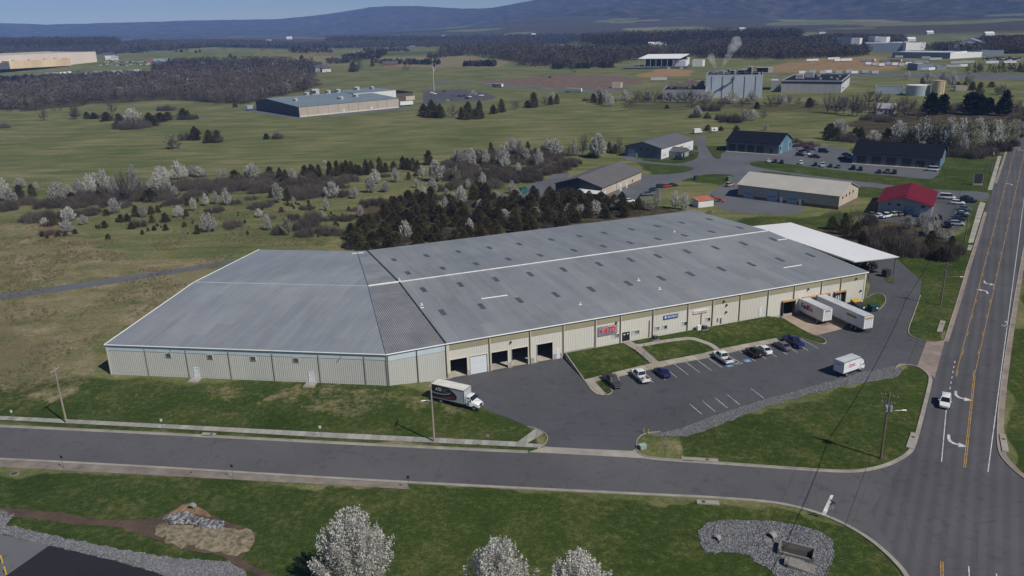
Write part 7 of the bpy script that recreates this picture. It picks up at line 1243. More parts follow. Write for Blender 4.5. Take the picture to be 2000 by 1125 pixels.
b = at(1022, 377); t = thing('dumpster', 'green dumpster at the end of the gravel strip by the thicket', 'dumpster', (b[0], b[1], AZ), .5, 'dumpsters by the gravel'); MB().box((-1.5, -1, .1), (1.5, 1, 2.2)).build('bin_body', mat('bin_teal', (.02, .11, .09), .6), t, bevel=.05); MB().box((-1.55, -1.05, 2.2), (1.55, 1.05, 2.3)).build('lid', GRN, t)
b = at(1394, 258); t = thing('caravan', 'small white caravan at the end of the gravel lane', 'caravan', (b[0], b[1], AZ), .3); MB().box((-2.4, -1.1, .5), (2.4, 1.1, 2.8)).build('body', LWHITE, t, bevel=.25); MB().box((-1.2, -1.13, 1.5), (.2, -1.09, 2.2)).build('window', GLASS, t); wheel(t, 0, -1.05, .35); wheel(t, 0, 1.05, .35)
b = at(1362, 261); t = thing('box_van', 'white box van behind the grey gabled shed', 'van', (b[0], b[1], AZ), .4); MB().box((-3, -1.1, .6), (1.6, 1.1, 3.2)).build('cargo_box', LWHITE, t, bevel=.05); MB().box((1.65, -1.0, .5), (3.2, 1.0, 2.2)).build('cab', P_WHITE, t, bevel=.2); MB().box((2.3, -1.02, 1.5), (3.22, 1.02, 2.05)).build('windows', CARGL, t); [wheel(t, x, y, .4) for x in (-1.8, 2.3) for y in (-1.0, 1.0)]
# a person in dark clothes on the gravel
b = at(1555.6, 294.5); bm = bmesh.new(); J = {'pel': (0, 0, .95), 'ch': (0, .02, 1.3), 'nk': (0, .02, 1.47), 'hd': (0, .04, 1.6), 'tp': (0, .04, 1.74), 'hl': (-.1, 0, .9), 'kl': (-.11, .03, .5), 'al': (-.12, 0, .07), 'fl': (-.12, .15, .04), 'hr': (.1, 0, .9), 'kr': (.11, .06, .5), 'ar': (.12, -.05, .08), 'fr': (.12, .1, .04), 'sl': (-.19, .02, 1.41), 'el': (-.25, 0, 1.13), 'wl': (-.25, .08, .89), 'hL': (-.25, .1, .8), 'sr': (.19, .02, 1.41), 'er': (.25, 0, 1.13), 'wr': (.25, .08, .89), 'hR': (.25, .1, .8)}
RD_ = dict(pel=.15, ch=.15, nk=.06, hd=.1, tp=.07, hl=.1, kl=.07, al=.05, fl=.04, hr=.1, kr=.07, ar=.05, fr=.04, sl=.07, el=.05, wl=.035, hL=.04, sr=.07, er=.05, wr=.035, hR=.04); V_ = {k: bm.verts.new(v) for k, v in J.items()}
for e in 'pel-ch ch-nk nk-hd hd-tp pel-hl hl-kl kl-al al-fl pel-hr hr-kr kr-ar ar-fr ch-sl sl-el el-wl wl-hL ch-sr sr-er er-wr wr-hR'.split(): bm.edges.new([V_[k] for k in e.split('-')])
ks = list(J); me = bpy.data.meshes.new('person'); bm.to_mesh(me); bm.free(); o = bpy.data.objects.new('person', me); C.objects.link(o); o.modifiers.new('skin', 'SKIN')
for i, k in enumerate(ks): me.skin_vertices[0].data[i].radius = (RD_[k], RD_[k])
me.skin_vertices[0].data[0].use_root = True; sb = o.modifiers.new('sub', 'SUBSURF'); sb.levels = 1; sb.render_levels = 1; o.location = (b[0], b[1], AZ); me.materials.append(mat('dark_clothes', (.02, .02, .024), .9)); tag(o, 'person in dark clothes standing on the gravel by the teal gable', 'person')
# steam over the plant
def steam(cs, lab):
    mb = MB(); bm = bmesh.new(); c0 = np.mean([c[:3] for c in cs], 0)
    for x, y, z, r in cs: bmesh.ops.create_icosphere(bm, subdivisions=3, radius=r, matrix=Matrix.Translation((x-c0[0], y-c0[1], z-c0[2])))
    me = bpy.data.meshes.new('steam_plume'); bm.to_mesh(me); bm.free(); o = bpy.data.objects.new('steam_plume', me); C.objects.link(o); o.location = c0
    rm = o.modifiers.new('merge', 'REMESH'); rm.mode = 'VOXEL'; rm.voxel_size = .9
    m = bpy.data.materials.get('steam')
    if not m:
        m = bpy.data.materials.new('steam'); m.use_nodes = True; n = m.node_tree.nodes; l = m.node_tree.links; n.remove(n['Principled BSDF']); v = n.new('ShaderNodeVolumePrincipled'); v.inputs['Color'].default_value = (.99, .99, 1, 1); v.inputs['Anisotropy'].default_value = -.2; f = noise(n, l, geo(n), .16, 5, .6, .6); r = ramp(n, [(.4, (0, 0, 0)), (.66, (1, 1, 1))]); l.new(f, r.inputs[0]); l.new(mth(n, l, 'MULTIPLY', r.outputs[0], .17), v.inputs['Density']); l.new(v.outputs[0], n['Material Output'].inputs['Volume'])
    me.materials.append(m); tag(o, lab, 'steam', 'steam plumes', 'stuff')
ug = np.array([math.cos(math.radians(-16.2)), math.sin(math.radians(-16.2))]); vg = np.array([-ug[1], ug[0]]); GP = lambda x, y: np.array([175.9, 722.7])+ug*x+vg*y
pl = []
for k in range(8): q = GP(12+k*1.6, 38); pl.append((q[0], q[1], 23.5+k*3.0, 1.8+k*.55))
steam(pl, 'white steam plume drifting right above the tall plant building')
pl = []
for k in range(5): q = GP(6-k*1.0, 36); pl.append((q[0], q[1], 23.5+k*2.2, 1.6+k*.5))
steam(pl, 'smaller steam plume left of the main one over the plant')
# ------------------------------------------------------------------ trees
BARK = mat('bark', (.1, .082, .068), .95, .25, 2); BARKG = mat('bark_grey', (.16, .14, .12), .95, .25, 2)
BLOS = leafmat('blossom', [(.15, .135, .105), (.44, .43, .385), (.66, .65, .6), (.78, .77, .73), (.54, .53, .455)], .3); BLOSY = leafmat('blossom_pale_green', [(.2, .19, .12), (.34, .33, .23), (.44, .43, .3), (.3, .31, .17)], .3)
CEDL = leafmat('cedar_leaf', [(.032, .033, .015), (.062, .06, .024), (.095, .085, .036), (.13, .1, .05)], .12); PINL = leafmat('pine_leaf', [(.006, .011, .006), (.012, .02, .01), (.022, .033, .015)], .05)
TWIG = leafmat('bare_twig', [(.075, .06, .05), (.12, .1, .086), (.17, .15, .135), (.1, .08, .066)], .0); BRUL = leafmat('brush_twig', [(.075, .06, .05), (.11, .09, .075), (.15, .125, .108), (.1, .088, .066)], .0); BRUR = leafmat('brush_reddish', [(.06, .032, .024), (.1, .058, .042), (.13, .085, .06)], 0)
WEED = leafmat('weed_blades', [(.15, .115, .065), (.22, .175, .105), (.3, .25, .165), (.17, .15, .07)], .2)
def rv(n): v = rng.normal(0, 1, (n, 3)); return v/np.linalg.norm(v, axis=1)[:, None]
def quads_np(P, sx, sy, up=None):
    n = len(P); a = rv(n) if up is None else rv(n)*.55+up; a /= np.linalg.norm(a, axis=1)[:, None]; b = np.cross(a, rv(n)); b /= np.linalg.norm(b, axis=1)[:, None]+1e-9
    a = a*np.asarray(sy).reshape(-1, 1); b = b*np.asarray(sx).reshape(-1, 1)
    V = np.stack([P-a*.5-b*.35, P-a*.1+b*.5, P+a*.5+b*.3, P+a*.15-b*.5], 1).reshape(-1, 3); return V, np.arange(4*n).reshape(n, 4)
def ribbons_np(A, B, w):
    d = B-A; s = np.cross(d, rv(len(A))); s /= np.linalg.norm(s, axis=1)[:, None]+1e-9; s = s*np.asarray(w).reshape(-1, 1)
    V = np.stack([A-s, A+s, B+s*.4, B-s*.4], 1).reshape(-1, 3); return V, np.arange(4*len(A)).reshape(-1, 4)
def cat(*vf):
    Vs, Fs, k = [], [], 0
    for V, F in vf: Vs.append(V); Fs.append(F+k); k += len(V)
    return np.concatenate(Vs), np.concatenate(Fs)
H0 = 8.0
def limbs(n, H, Wd, env, base=.12):
    he = rng.uniform(.22, 1.0, n); az = rng.uniform(0, 2*np.pi, n); r = Wd/2*env(he)*rng.uniform(.55, 1.0, n)
    E = np.stack([r*np.cos(az), r*np.sin(az), he*H], 1); z0 = np.clip(he*.45, base, .6)*H; A = np.stack([np.zeros(n), np.zeros(n), z0*rng.uniform(.5, 1, n)], 1); Cc = (A+E)/2+np.stack([r*.3*np.cos(az), r*.3*np.sin(az), -.06*H*np.ones(n)], 1); return A, Cc, E
def bez(A, Cc, E, t): t = t.reshape(-1, 1); return A*(1-t)**2+2*Cc*t*(1-t)+E*t*t
def trunk_mesh(name, H, A, Cc, E, m, r0=.16, seg=4, nl=14, top=.55):
    mb = MB(); mb.tube((0, 0, -.3), (0, 0, H*.25), r0, r0*.8, 7); mb.tube((0, 0, H*.25), (.05, .03, H*top), r0*.8, r0*.35, 6)
    for i in range(min(nl, len(A))):
        p = [A[i]*(1-t)**2+2*Cc[i]*t*(1-t)+E[i]*t*t for t in np.linspace(0, .95, seg)]
        for a, b, k in zip(p[:-1], p[1:], range(seg)): mb.tube(a, b, r0*.42*(1-k/seg), r0*.42*(1-(k+.9)/seg), 4)
    o = mb.build(name, m); me = o.data; bpy.data.objects.remove(o); return me
def pear(Wd, n, ls, m, fill=.5, nb=34):
    env = lambda h: np.sin(np.pi*np.clip((h-.06)/.98, 0, 1)**.8)**.75
    A, Cc, E = limbs(nb, H0, Wd, env, .14); i = rng.integers(0, nb, n); t = rng.uniform(.3, 1.06, n)**.8; P = bez(A[i], Cc[i], E[i], t)+rng.normal(0, 1, (n, 3))*(.10+.35*(1-t)).reshape(-1, 1)*np.array([.9, .9, 1.1])*(.55+fill*.6)
    P = P[P[:, 2] > .1*H0]; k = len(P); up = np.stack([P[:, 0]*.15, P[:, 1]*.15, np.ones(k)], 1)
    V, F = quads_np(P, ls*rng.uniform(.6, 1.3, k), ls*rng.uniform(.8, 1.9, k), up); nt_ = 150; j = rng.integers(0, nb, nt_); tt = rng.uniform(.25, .95, nt_); a = bez(A[j], Cc[j], E[j], tt); b = a+rv(nt_)*np.array([.5, .5, .6])*.55+np.array([0, 0, .35]); V2, F2 = ribbons_np(a, b, .018*np.ones(nt_))
    VV, FF = cat((V, F), (V2, F2)); me = npmesh('crown', VV, FF, [m, BARKG], [0]*len(F)+[1]*len(F2)); return me, trunk_mesh('trunk', H0, A, Cc, E, BARKG)
def cedar(Wd, n, ls, m=None, pine=False):
    m = m or CEDL; ph = rng.uniform(0, 6.28, 5); k = 34; hb = rng.uniform(.03, .9, k)
    ev = lambda h: np.clip(1-h, 0, 1)**(.5 if not pine else .65)*np.clip(h*5+.5, 0, 1)*(1 if not pine else .8+.3*np.abs(np.sin(h*15)))
    ab = rng.uniform(0, 6.28, k); rb = Wd/2*ev(hb)*rng.uniform(.35, .95, k); cb = np.stack([rb*np.cos(ab), rb*np.sin(ab), hb*H0], 1); sb_ = Wd*rng.uniform(.07, .14, k)*(1-.5*hb); i = rng.integers(0, k, n); P = cb[i]+rng.normal(0, 1, (n, 3))*sb_[i][:, None]*np.array([1, 1, 1.15])
    n2 = n//2; h = rng.uniform(0, 1, n2)**1.1; az = rng.uniform(0, 6.28, n2); r = Wd/2*ev(h)*(.75+.2*np.sin(az*3+ph[0]+h*6)+.15*np.sin(az*5+ph[1]-h*9))*rng.uniform(.3, 1, n2)**.5; P[:n2] = np.stack([r*np.cos(az), r*np.sin(az), h*H0], 1)
    if pine: P[:, 2] += .1*H0
    P = P[P[:, 2] > .01*H0]; n = len(P); dd = P*np.array([1, 1, 0]); up = dd/(np.linalg.norm(dd, axis=1)[:, None]+.3)*.7+np.array([0, 0, .8]); V, F = quads_np(P, ls*rng.uniform(.5, 1.1, n), ls*rng.uniform(.9, 1.9, n), up)
    me = npmesh('crown', V, F, m); o = MB().tube((0, 0, -.3), (0, 0, H0*.8), .17, .03, 7).build('trunk', BARK); tm = o.data; bpy.data.objects.remove(o); return me, tm
def bare(Wd, n, m=None, tw=.028):
    m = m or TWIG; env = lambda h: np.sin(np.pi*np.clip((h-.1)/.95, 0, 1)**.75)**.6; nb = 22; A, Cc, E = limbs(nb, H0, Wd, env, .2)
    j = rng.integers(0, nb, n); t = rng.uniform(.3, 1.0, n); a = bez(A[j], Cc[j], E[j], t)+rng.normal(0, .12, (n, 3)); out = a*np.array([.25, .25, 0])+np.array([0, 0, .5]); b = a+(rv(n)*.8+out)*rng.uniform(.4, 1.25, n).reshape(-1, 1)*.8
    V, F = ribbons_np(a, b, tw*rng.uniform(.5, 1.2, n)); n2 = n; q = rng.integers(0, n, n2); s = rng.uniform(.3, 1, n2).reshape(-1, 1); a3 = a[q]*(1-s)+b[q]*s; b3 = a3+(rv(n2)*.6+np.array([0, 0, .4]))*.6; V2, F2 = ribbons_np(a3, b3, tw*.55*np.ones(n2)); VV, FF = cat((V, F), (V2, F2))
    return npmesh('crown', VV, FF, m), trunk_mesh('trunk', H0, A, Cc, E, BARK, .15, 4, nb)
def brush(Wd, n, m=None):
    m = m or BRUL; k = 16; ca = rng.uniform(0, 6.28, k); cr = Wd/2*np.sqrt(rng.uniform(0, .8, k)); cx, cy = cr*np.cos(ca), cr*np.sin(ca); ch = H0*rng.uniform(.6, 1.08, k)*(1-.35*(cr/(Wd/2))**2); cw = Wd*rng.uniform(.12, .24, k); i = rng.integers(0, k, n)
    u = rv(n); u[:, 2] = np.abs(u[:, 2]); q = rng.uniform(.35, 1, n)[:, None]; B = np.column_stack([cx[i], cy[i], np.zeros(n)])+u*q*np.column_stack([cw[i], cw[i], ch[i]]); A = B*np.array([1, 1, .55])*.9+np.column_stack([cx[i], cy[i], np.zeros(n)])*.1+rng.normal(0, .12, (n, 3)); V, F = ribbons_np(A, B+rv(n)*.35, .035*rng.uniform(.5, 1.4, n)); kk = n//2; a3 = B[:kk]; b3 = a3+(rv(kk)+np.array([0, 0, .5]))*.8; V2, F2 = ribbons_np(a3, b3, .022*np.ones(kk)); VV, FF = cat((V, F), (V2, F2)); return npmesh('crown', VV, FF, m), None
LIB = dict(pear=[pear(4.2+.5*i, 3600, .2, BLOS, .7, 60) for i in (0, 1, 2, 3, 1.5, 2.5)], yellow=[pear(4.6, 2400, .2, BLOSY, .5), pear(5.2, 2400, .2, BLOSY, .5)], cedar=[cedar(5.2+.6*i, 3400, .25) for i in range(4)], pine=[cedar(5.0, 2800, .3, PINL, True), cedar(5.6, 2800, .3, PINL, True)], bare=[bare(5.5+.6*i, 900) for i in range(3)], brush=[brush(9+2*i, 5200) for i in range(4)], reddish=[brush(10, 3200, BRUR)])
KN = dict(pear=('pear_tree', 'tree', 'white blossoming pear'), yellow=('pear_tree', 'tree', 'pale green blossoming tree'), cedar=('cedar_tree', 'tree', 'dark cedar'), pine=('pine_tree', 'tree', 'dark tall pine'), bare=('bare_tree', 'tree', 'leafless tree'), brush=('brush_thicket', 'bush', 'brown bush clump'), reddish=('brush_thicket', 'bush', 'reddish bush clump'))
W0 = dict(pear=[4.2, 4.7, 5.2, 5.7, 4.95, 5.45], yellow=[4.6, 5.2], cedar=[5.2, 5.8, 6.4, 7.0], pine=[5.0, 5.6], bare=[5.5, 6.1, 6.7], brush=[9, 11, 13, 15], reddish=[10])
PROTO = {}
def plant(kind, b, h, w=None, label=None, group=None, lo=False):
    kind = 'cedar' if kind == 'evergreen' else kind; v = int(rng.integers(0, len(LIB[kind]))); key = (kind, v, lo); s = h/H0; sw = s if w is None else float(np.clip(w/W0[kind][v], s*.5, s*2.6))
    nm, cat_, _ = KN[kind]
    if kind == 'cedar' and h < 2.6: nm, cat_ = 'evergreen_shrub', 'shrub'
    if kind in ('brush', 'reddish') or lo: o = nplink(nm, LIB[kind][v][0])
    elif key in PROTO: o = copy_tree(PROTO[key])
    else:
        o = bpy.data.objects.new(nm, None); C.objects.link(o); nplink('trunk', LIB[kind][v][1], o); nplink('crown', LIB[kind][v][0], o); PROTO[key] = o
    o.location = (b[0], b[1], b[2]-.05); o.scale = (sw, sw, s); o.rotation_euler = (0, 0, float(rng.uniform(0, 6.28))); tag(o, label, cat_, group); return o
ZONES = []
def zone(phrase, tl, **kinds):
    "trees of one place: tile (ox, oy, k), then kind=[(base x, base y, top y[, width])]"
    for kind, lst in kinds.items():
        px = sorted(tile(*tl, lst)); n = len(px)
        for i, p in enumerate(px):
            b = g1(p[0], p[1]); top_ = tl[1]+p[2]/tl[2]; h = float(np.clip(hgt(b, p[0]+(p[0]-1100)*.004, top_), .8, 20)); d = math.hypot(b[0], b[1]); w = None if len(p) < 4 else p[3]/tl[2]*d/FOC*1.02
            base = KN[kind][2]; lab = f'{base} {phrase}' if n == 1 else f'{nth(i)} {base} from the left {phrase}'
            plant(kind, b, h, w, lab, f'{base}s {phrase}', lo=h*FOC/d < 16)
zone('in the hedgerow at the far left', (0, 290, 6.25), pear=[(720, 660, 410, 200), (840, 560, 440, 90), (970, 580, 370, 140), (1110, 560, 300, 140), (1180, 520, 300, 150), (1280, 520, 250, 160), (1400, 590, 330, 130), (1660, 560, 200, 120), (1880, 560, 350, 130), (1960, 560, 230, 150), (60, 640, 370, 200), (150, 680, 480, 130), (250, 480, 360, 150), (450, 500, 400, 60)], bare=[(1500, 620, 290, 170), (1580, 640, 240, 200), (1740, 560, 300, 150)], cedar=[(250, 640, 440, 150), (400, 590, 430, 110), (880, 640, 530, 200), (1210, 620, 510, 130), (1840, 640, 480, 250)], brush=[(450, 890, 710, 300), (650, 880, 700, 280), (900, 830, 690, 300), (1100, 800, 680, 300), (1000, 700, 590, 300), (1350, 700, 590, 260), (1500, 720, 610, 220), (100, 750, 560, 260), (300, 890, 800, 120)])
zone('scattered in the scrub at the far left', (0, 290, 6.25), pear=[(1410, 790, 600, 150), (850, 890, 710, 180), (1020, 930, 810, 120), (820, 1020, 870, 175), (550, 940, 840, 100), (1750, 840, 690, 110)], cedar=[(1300, 820, 740, 100), (1660, 830, 690, 110), (1850, 800, 700, 110), (1930, 780, 690, 80), (1280, 970, 880, 90), (1210, 980, 930, 50), (1480, 900, 800, 110), (1560, 890, 790, 100), (1610, 980, 900, 110), (1860, 910, 810, 90), (1880, 1000, 950, 55), (1810, 1010, 960, 50), (1740, 1050, 990, 55), (1920, 950, 915, 40), (520, 1075, 1010, 60), (580, 1095, 1055, 50), (710, 1075, 1020, 90), (800, 1070, 1020, 90), (920, 1040, 980, 75), (1320, 1105, 1040, 75)], brush=[(1700, 960, 820, 180)], reddish=[(640, 940, 830, 170), (620, 1040, 960, 260)])
zone('in the hedgerow left of centre', (300, 290, 6.25), pear=[(120, 420, 210, 170), (170, 560, 340, 140), (265, 590, 450, 90), (15, 500, 360, 80), (300, 380, 150, 170), (370, 360, 200, 120), (480, 340, 210, 130), (560, 350, 220, 140), (620, 340, 250, 90), (810, 380, 250, 80), (870, 330, 240, 50), (1220, 360, 180, 180), (1150, 350, 210, 100), (1700, 390, 240, 110)], cedar=[(1000, 400, 260, 180), (1420, 340, 220, 150), (1550, 400, 230, 120), (1620, 430, 250, 110), (1850, 330, 200, 150), (1950, 330, 210, 150)], brush=[(350, 480, 300, 330), (550, 480, 320, 330), (700, 470, 360, 280), (800, 520, 420, 220), (950, 500, 400, 260), (1100, 480, 380, 260), (1250, 480, 370, 260), (1400, 430, 330, 260), (1900, 600, 470, 250), (1780, 620, 500, 220), (280, 680, 570, 200)])
zone('in the open scrub left of centre', (300, 290, 6.25), pear=[(1520, 660, 420, 140), (1710, 680, 585, 60), (310, 840, 695, 130), (490, 760, 600, 90), (640, 700, 545, 80), (760, 680, 520, 90), (900, 690, 480, 120), (680, 1010, 780, 240), (1395, 1000, 800, 110), (1290, 840, 730, 100)], cedar=[(1430, 600, 520, 80), (1640, 640, 470, 110), (1690, 500, 440, 70), (1640, 700, 640, 70), (1690, 710, 670, 45), (1890, 660, 620, 50), (1905, 720, 660, 50), (1770, 690, 660, 50), (1560, 780, 710, 80), (540, 660, 590, 50), (410, 700, 600, 80), (150, 1000, 920, 85), (10, 1000, 940, 70), (50, 950, 910, 40), (380, 960, 890, 70), (540, 1045, 930, 90), (150, 900, 780, 140), (400, 830, 740, 80), (370, 860, 830, 40), (90, 720, 680, 50)], brush=[(1200, 620, 560, 180), (1280, 730, 630, 240), (960, 960, 830, 260), (750, 780, 660, 220), (1000, 680, 600, 150), (1520, 1040, 890, 190), (1800, 980, 800, 260), (1950, 900, 700, 240), (1850, 1070, 950, 280), (1700, 880, 760, 180), (400, 620, 540, 140), (190, 690, 570, 180)], yellow=[(1650, 1060, 820, 170)])
zone('behind the left warehouse wing', (600, 290, 6.25), pear=[(305, 600, 400, 210), (580, 610, 470, 110), (240, 760, 580, 80), (190, 870, 750, 90), (660, 840, 690, 90), (830, 430, 250, 160), (780, 540, 330, 150), (960, 530, 400, 150), (1080, 410, 230, 130), (210, 190, 140, 60), (1050, 770, 650, 75), (1200, 1120, 880, 210)], cedar=[(330, 860, 800, 90), (350, 930, 880, 70), (510, 760, 700, 60), (700, 840, 790, 80), (20, 720, 660, 60), (730, 720, 650, 60), (1240, 380, 280, 75)], brush=[(100, 580, 400, 260), (250, 400, 300, 200), (450, 590, 460, 150), (780, 680, 560, 280), (880, 680, 560, 200), (950, 350, 280, 140), (480, 880, 770, 230), (200, 1050, 900, 320), (50, 950, 760, 220), (380, 1050, 950, 220), (600, 760, 700, 150)], reddish=[(520, 380, 260, 190), (1200, 620, 540, 140)])
zone('in the evergreen hedge along the meadow', (600, 290, 6.25), cedar=[(50, 320, 190, 130), (150, 390, 190, 130), (280, 340, 150, 120), (370, 340, 140, 110), (480, 290, 140, 120), (540, 310, 150, 110), (640, 330, 200, 130), (720, 320, 130, 120), (790, 300, 140, 110), (890, 300, 100, 130), (960, 290, 170, 110), (1060, 280, 150, 120), (1170, 250, 90, 120), (1230, 260, 110, 110), (1290, 260, 110, 120), (1350, 280, 140, 120), (1480, 200, 20, 150), (430, 330, 170, 120), (600, 310, 190, 120)])
zone('in the grove left of the brown roofed shed', (600, 290, 6.25), pear=[(1580, 400, 140, 240), (1400, 370, 210, 100), (1330, 480, 360, 90), (1530, 570, 360, 160), (1420, 600, 450, 100), (1690, 840, 600, 170), (1890, 680, 450, 140), (1780, 660, 530, 100), (1430, 750, 690, 60), (1980, 1010, 850, 130), (1700, 560, 480, 60), (1860, 200, 0, 170), (1960, 180, 0, 120)], yellow=[(1820, 400, 210, 130)], brush=[(1750, 500, 370, 170), (1620, 520, 400, 160), (1380, 330, 240, 160), (1600, 620, 540, 160)])
zone('in the row beyond the brown roofed shed', (860, 250, 6.25), pear=[(390, 490, 250, 130), (470, 360, 270, 70), (560, 440, 280, 140), (760, 450, 210, 220), (790, 490, 340, 150), (870, 300, 110, 160), (970, 340, 140, 130), (1050, 410, 240, 110), (1200, 460, 240, 130), (950, 540, 420, 90), (1400, 360, 130, 230), (1300, 280, 130, 100), (1640, 340, 140, 120), (1920, 360, 70, 230)], cedar=[(620, 290, 170, 90), (1070, 250, 160, 80), (920, 420, 330, 120), (1120, 500, 380, 130)], bare=[(1740, 340, 60, 180), (1560, 350, 200, 120)], brush=[(1300, 560, 400, 260), (1600, 470, 330, 220), (400, 560, 440, 220), (600, 630, 430, 260), (800, 640, 470, 280), (950, 660, 540, 200), (1100, 610, 420, 240), (1180, 600, 480, 200), (700, 570, 440, 240), (480, 620, 480, 200), (1850, 360, 260, 160)], reddish=[(1450, 540, 420, 200), (1540, 510, 420, 140)])
zone('just behind the main roof of the warehouse', (860, 250, 6.25), pear=[(520, 710, 540, 110), (340, 740, 620, 90), (490, 1030, 870, 130), (790, 1125, 990, 200), (1165, 1095, 960, 165), (1360, 1110, 970, 130), (1570, 1060, 920, 150), (1720, 1060, 930, 200), (1890, 1060, 880, 180), (880, 800, 640, 120), (950, 840, 740, 100), (680, 870, 770, 120), (760, 860, 790, 100), (1110, 850, 760, 110), (1650, 810, 700, 110)], yellow=[(500, 1150, 1070, 260)])
zone('left of the grey gabled shed', (1070, 230, 6.25), pear=[(620, 490, 195, 240), (770, 430, 290, 70)], yellow=[(870, 430, 220, 150)], cedar=[(750, 430, 290, 90), (820, 440, 320, 90)])
zone('beyond the far warehouse roof corner', (1070, 230, 6.25), pear=[(1240, 1125, 990, 150), (850, 1125, 1000, 190), (1330, 1060, 860, 130), (1550, 1110, 890, 130), (1670, 1125, 910, 130)], cedar=[(1110, 1120, 960, 130), (720, 1060, 960, 160), (1000, 1120, 1040, 150)])
zone('above the far roof edge of the warehouse', (1340, 400, 9.07), yellow=[(410, 190, 80, 150)])
zone('in the line below the beige factory', (780, 100, 6.25), cedar=[(300, 790, 640, 170), (400, 810, 590, 200), (500, 815, 640, 170), (840, 835, 610, 160), (760, 820, 680, 110), (980, 830, 600, 150), (920, 810, 700, 110), (1150, 765, 650, 120), (1250, 745, 580, 130), (1640, 690, 500, 170), (1560, 690, 600, 100), (1920, 645, 520, 85), (1850, 655, 540, 90)], bare=[(650, 805, 640, 170), (1420, 710, 580, 160), (1780, 665, 540, 130)], pear=[(1875, 600, 500, 80), (905, 550, 480, 100)])
zone('on the grass slope below the beige factory', (480, 130, 6.25), cedar=[(258, 885, 815, 85)], bare=[(380, 885, 790, 120)])
zone('dotted over the left half of the meadow', (0, 80, 6.25), bare=[(540, 970, 800, 110), (680, 850, 790, 120), (740, 850, 780, 70), (930, 950, 800, 130), (890, 950, 860, 60)], brush=[(60, 1060, 980, 140), (1150, 945, 870, 120)])
zone('clustered on the left of the meadow', (0, 0, 2.961), cedar=[(505, 688, 645, 45), (545, 688, 650, 50), (620, 700, 645, 100), (690, 700, 655, 60), (680, 742, 700, 70), (870, 730, 650, 90), (930, 705, 650, 90), (975, 695, 645, 70), (1065, 690, 625, 90), (1130, 810, 730, 80), (1210, 825, 750, 80), (1260, 825, 750, 80), (1540, 805, 770, 40), (1360, 620, 590, 35)], bare=[(650, 660, 570, 60), (440, 690, 600, 60)], brush=[(760, 745, 660, 150), (820, 740, 680, 120), (1110, 690, 650, 90), (1070, 810, 750, 80), (1605, 800, 755, 60), (960, 640, 590, 90)], pear=[(770, 700, 625, 90)], yellow=[(1000, 860, 770, 110)])
zone('in the mixed row before the plant', (1130, 60, 6.25), pear=[(250, 880, 690, 120), (330, 910, 730, 110), (390, 925, 770, 95), (560, 850, 720, 130), (460, 880, 820, 50), (850, 870, 720, 110), (1490, 830, 720, 130), (1590, 880, 720, 130), (1870, 880, 730, 180), (1450, 1050, 920, 120)], cedar=[(180, 880, 760, 100), (270, 895, 760, 100), (1080, 950, 900, 80)], bare=[(700, 870, 720, 160), (790, 870, 730, 150), (930, 870, 710, 150), (1020, 870, 720, 150), (1120, 880, 740, 160), (1210, 880, 730, 160), (1300, 880, 720, 160), (1390, 880, 710, 160), (620, 940, 840, 180), (1540, 940, 820, 220), (1380, 930, 820, 180), (1700, 940, 830, 200)], brush=[(90, 860, 800, 90), (1420, 1060, 960, 150), (1570, 1070, 990, 90), (1900, 1120, 980, 220), (1720, 1090, 1010, 110)])
zone('in the line of trees below the plant', (1360, 80, 6.25), pear=[(140, 740, 600, 140), (430, 770, 610, 190), (670, 770, 610, 160), (1040, 770, 640, 110), (1140, 760, 640, 60), (600, 980, 830, 120), (690, 970, 830, 130), (20, 930, 800, 80), (1780, 810, 660, 140), (1720, 1115, 970, 160), (850, 1090, 1010, 70)], cedar=[(250, 940, 890, 50), (130, 940, 870, 60), (1380, 810, 690, 130), (140, 1095, 1020, 110), (300, 1095, 1040, 90), (490, 1085, 1030, 90), (1640, 1125, 1000, 170), (1950, 1125, 1050, 130), (740, 830, 740, 100)], bare=[(820, 950, 800, 110), (1600, 880, 600, 180), (1700, 890, 620, 180), (1800, 890, 640, 180), (1900, 910, 640, 200), (1000, 800, 650, 150), (900, 800, 640, 170), (560, 800, 690, 140), (330, 800, 680, 140), (1230, 790, 680, 130), (1960, 920, 660, 180), (1450, 800, 700, 120)], brush=[(400, 990, 850, 220), (180, 850, 740, 220), (300, 960, 880, 130), (500, 990, 900, 140)])
zone('above the black roofed sheds on the right', (1680, 60, 6.25), pine=[(850, 1035, 780, 260), (1000, 1020, 790, 200), (1330, 1020, 770, 300), (1450, 1030, 800, 200), (1750, 1040, 750, 190), (1690, 1030, 850, 120), (1560, 1020, 830, 180), (930, 1020, 850, 160)], cedar=[(1450, 800, 625, 110), (1370, 730, 620, 80), (1350, 725, 620, 60), (1270, 705, 620, 70), (1190, 695, 620, 80), (760, 650, 570, 70), (1600, 690, 620, 100)], pear=[(820, 650, 500, 160), (1010, 630, 500, 100), (1120, 690, 490, 120), (1330, 650, 500, 110), (580, 600, 500, 90)], yellow=[(1720, 780, 650, 170)], bare=[(100, 900, 720, 170), (200, 900, 730, 170), (300, 960, 760, 170), (60, 1000, 820, 180), (180, 1040, 840, 180), (450, 1020, 830, 180), (540, 1050, 850, 180), (620, 980, 820, 170), (700, 1080, 900, 160), (380, 1080, 900, 160), (1900, 1000, 830, 200), (1990, 1040, 860, 180), (520, 940, 790, 160)], brush=[(120, 1090, 1000, 220), (300, 1110, 1010, 220), (1920, 1100, 990, 220)])
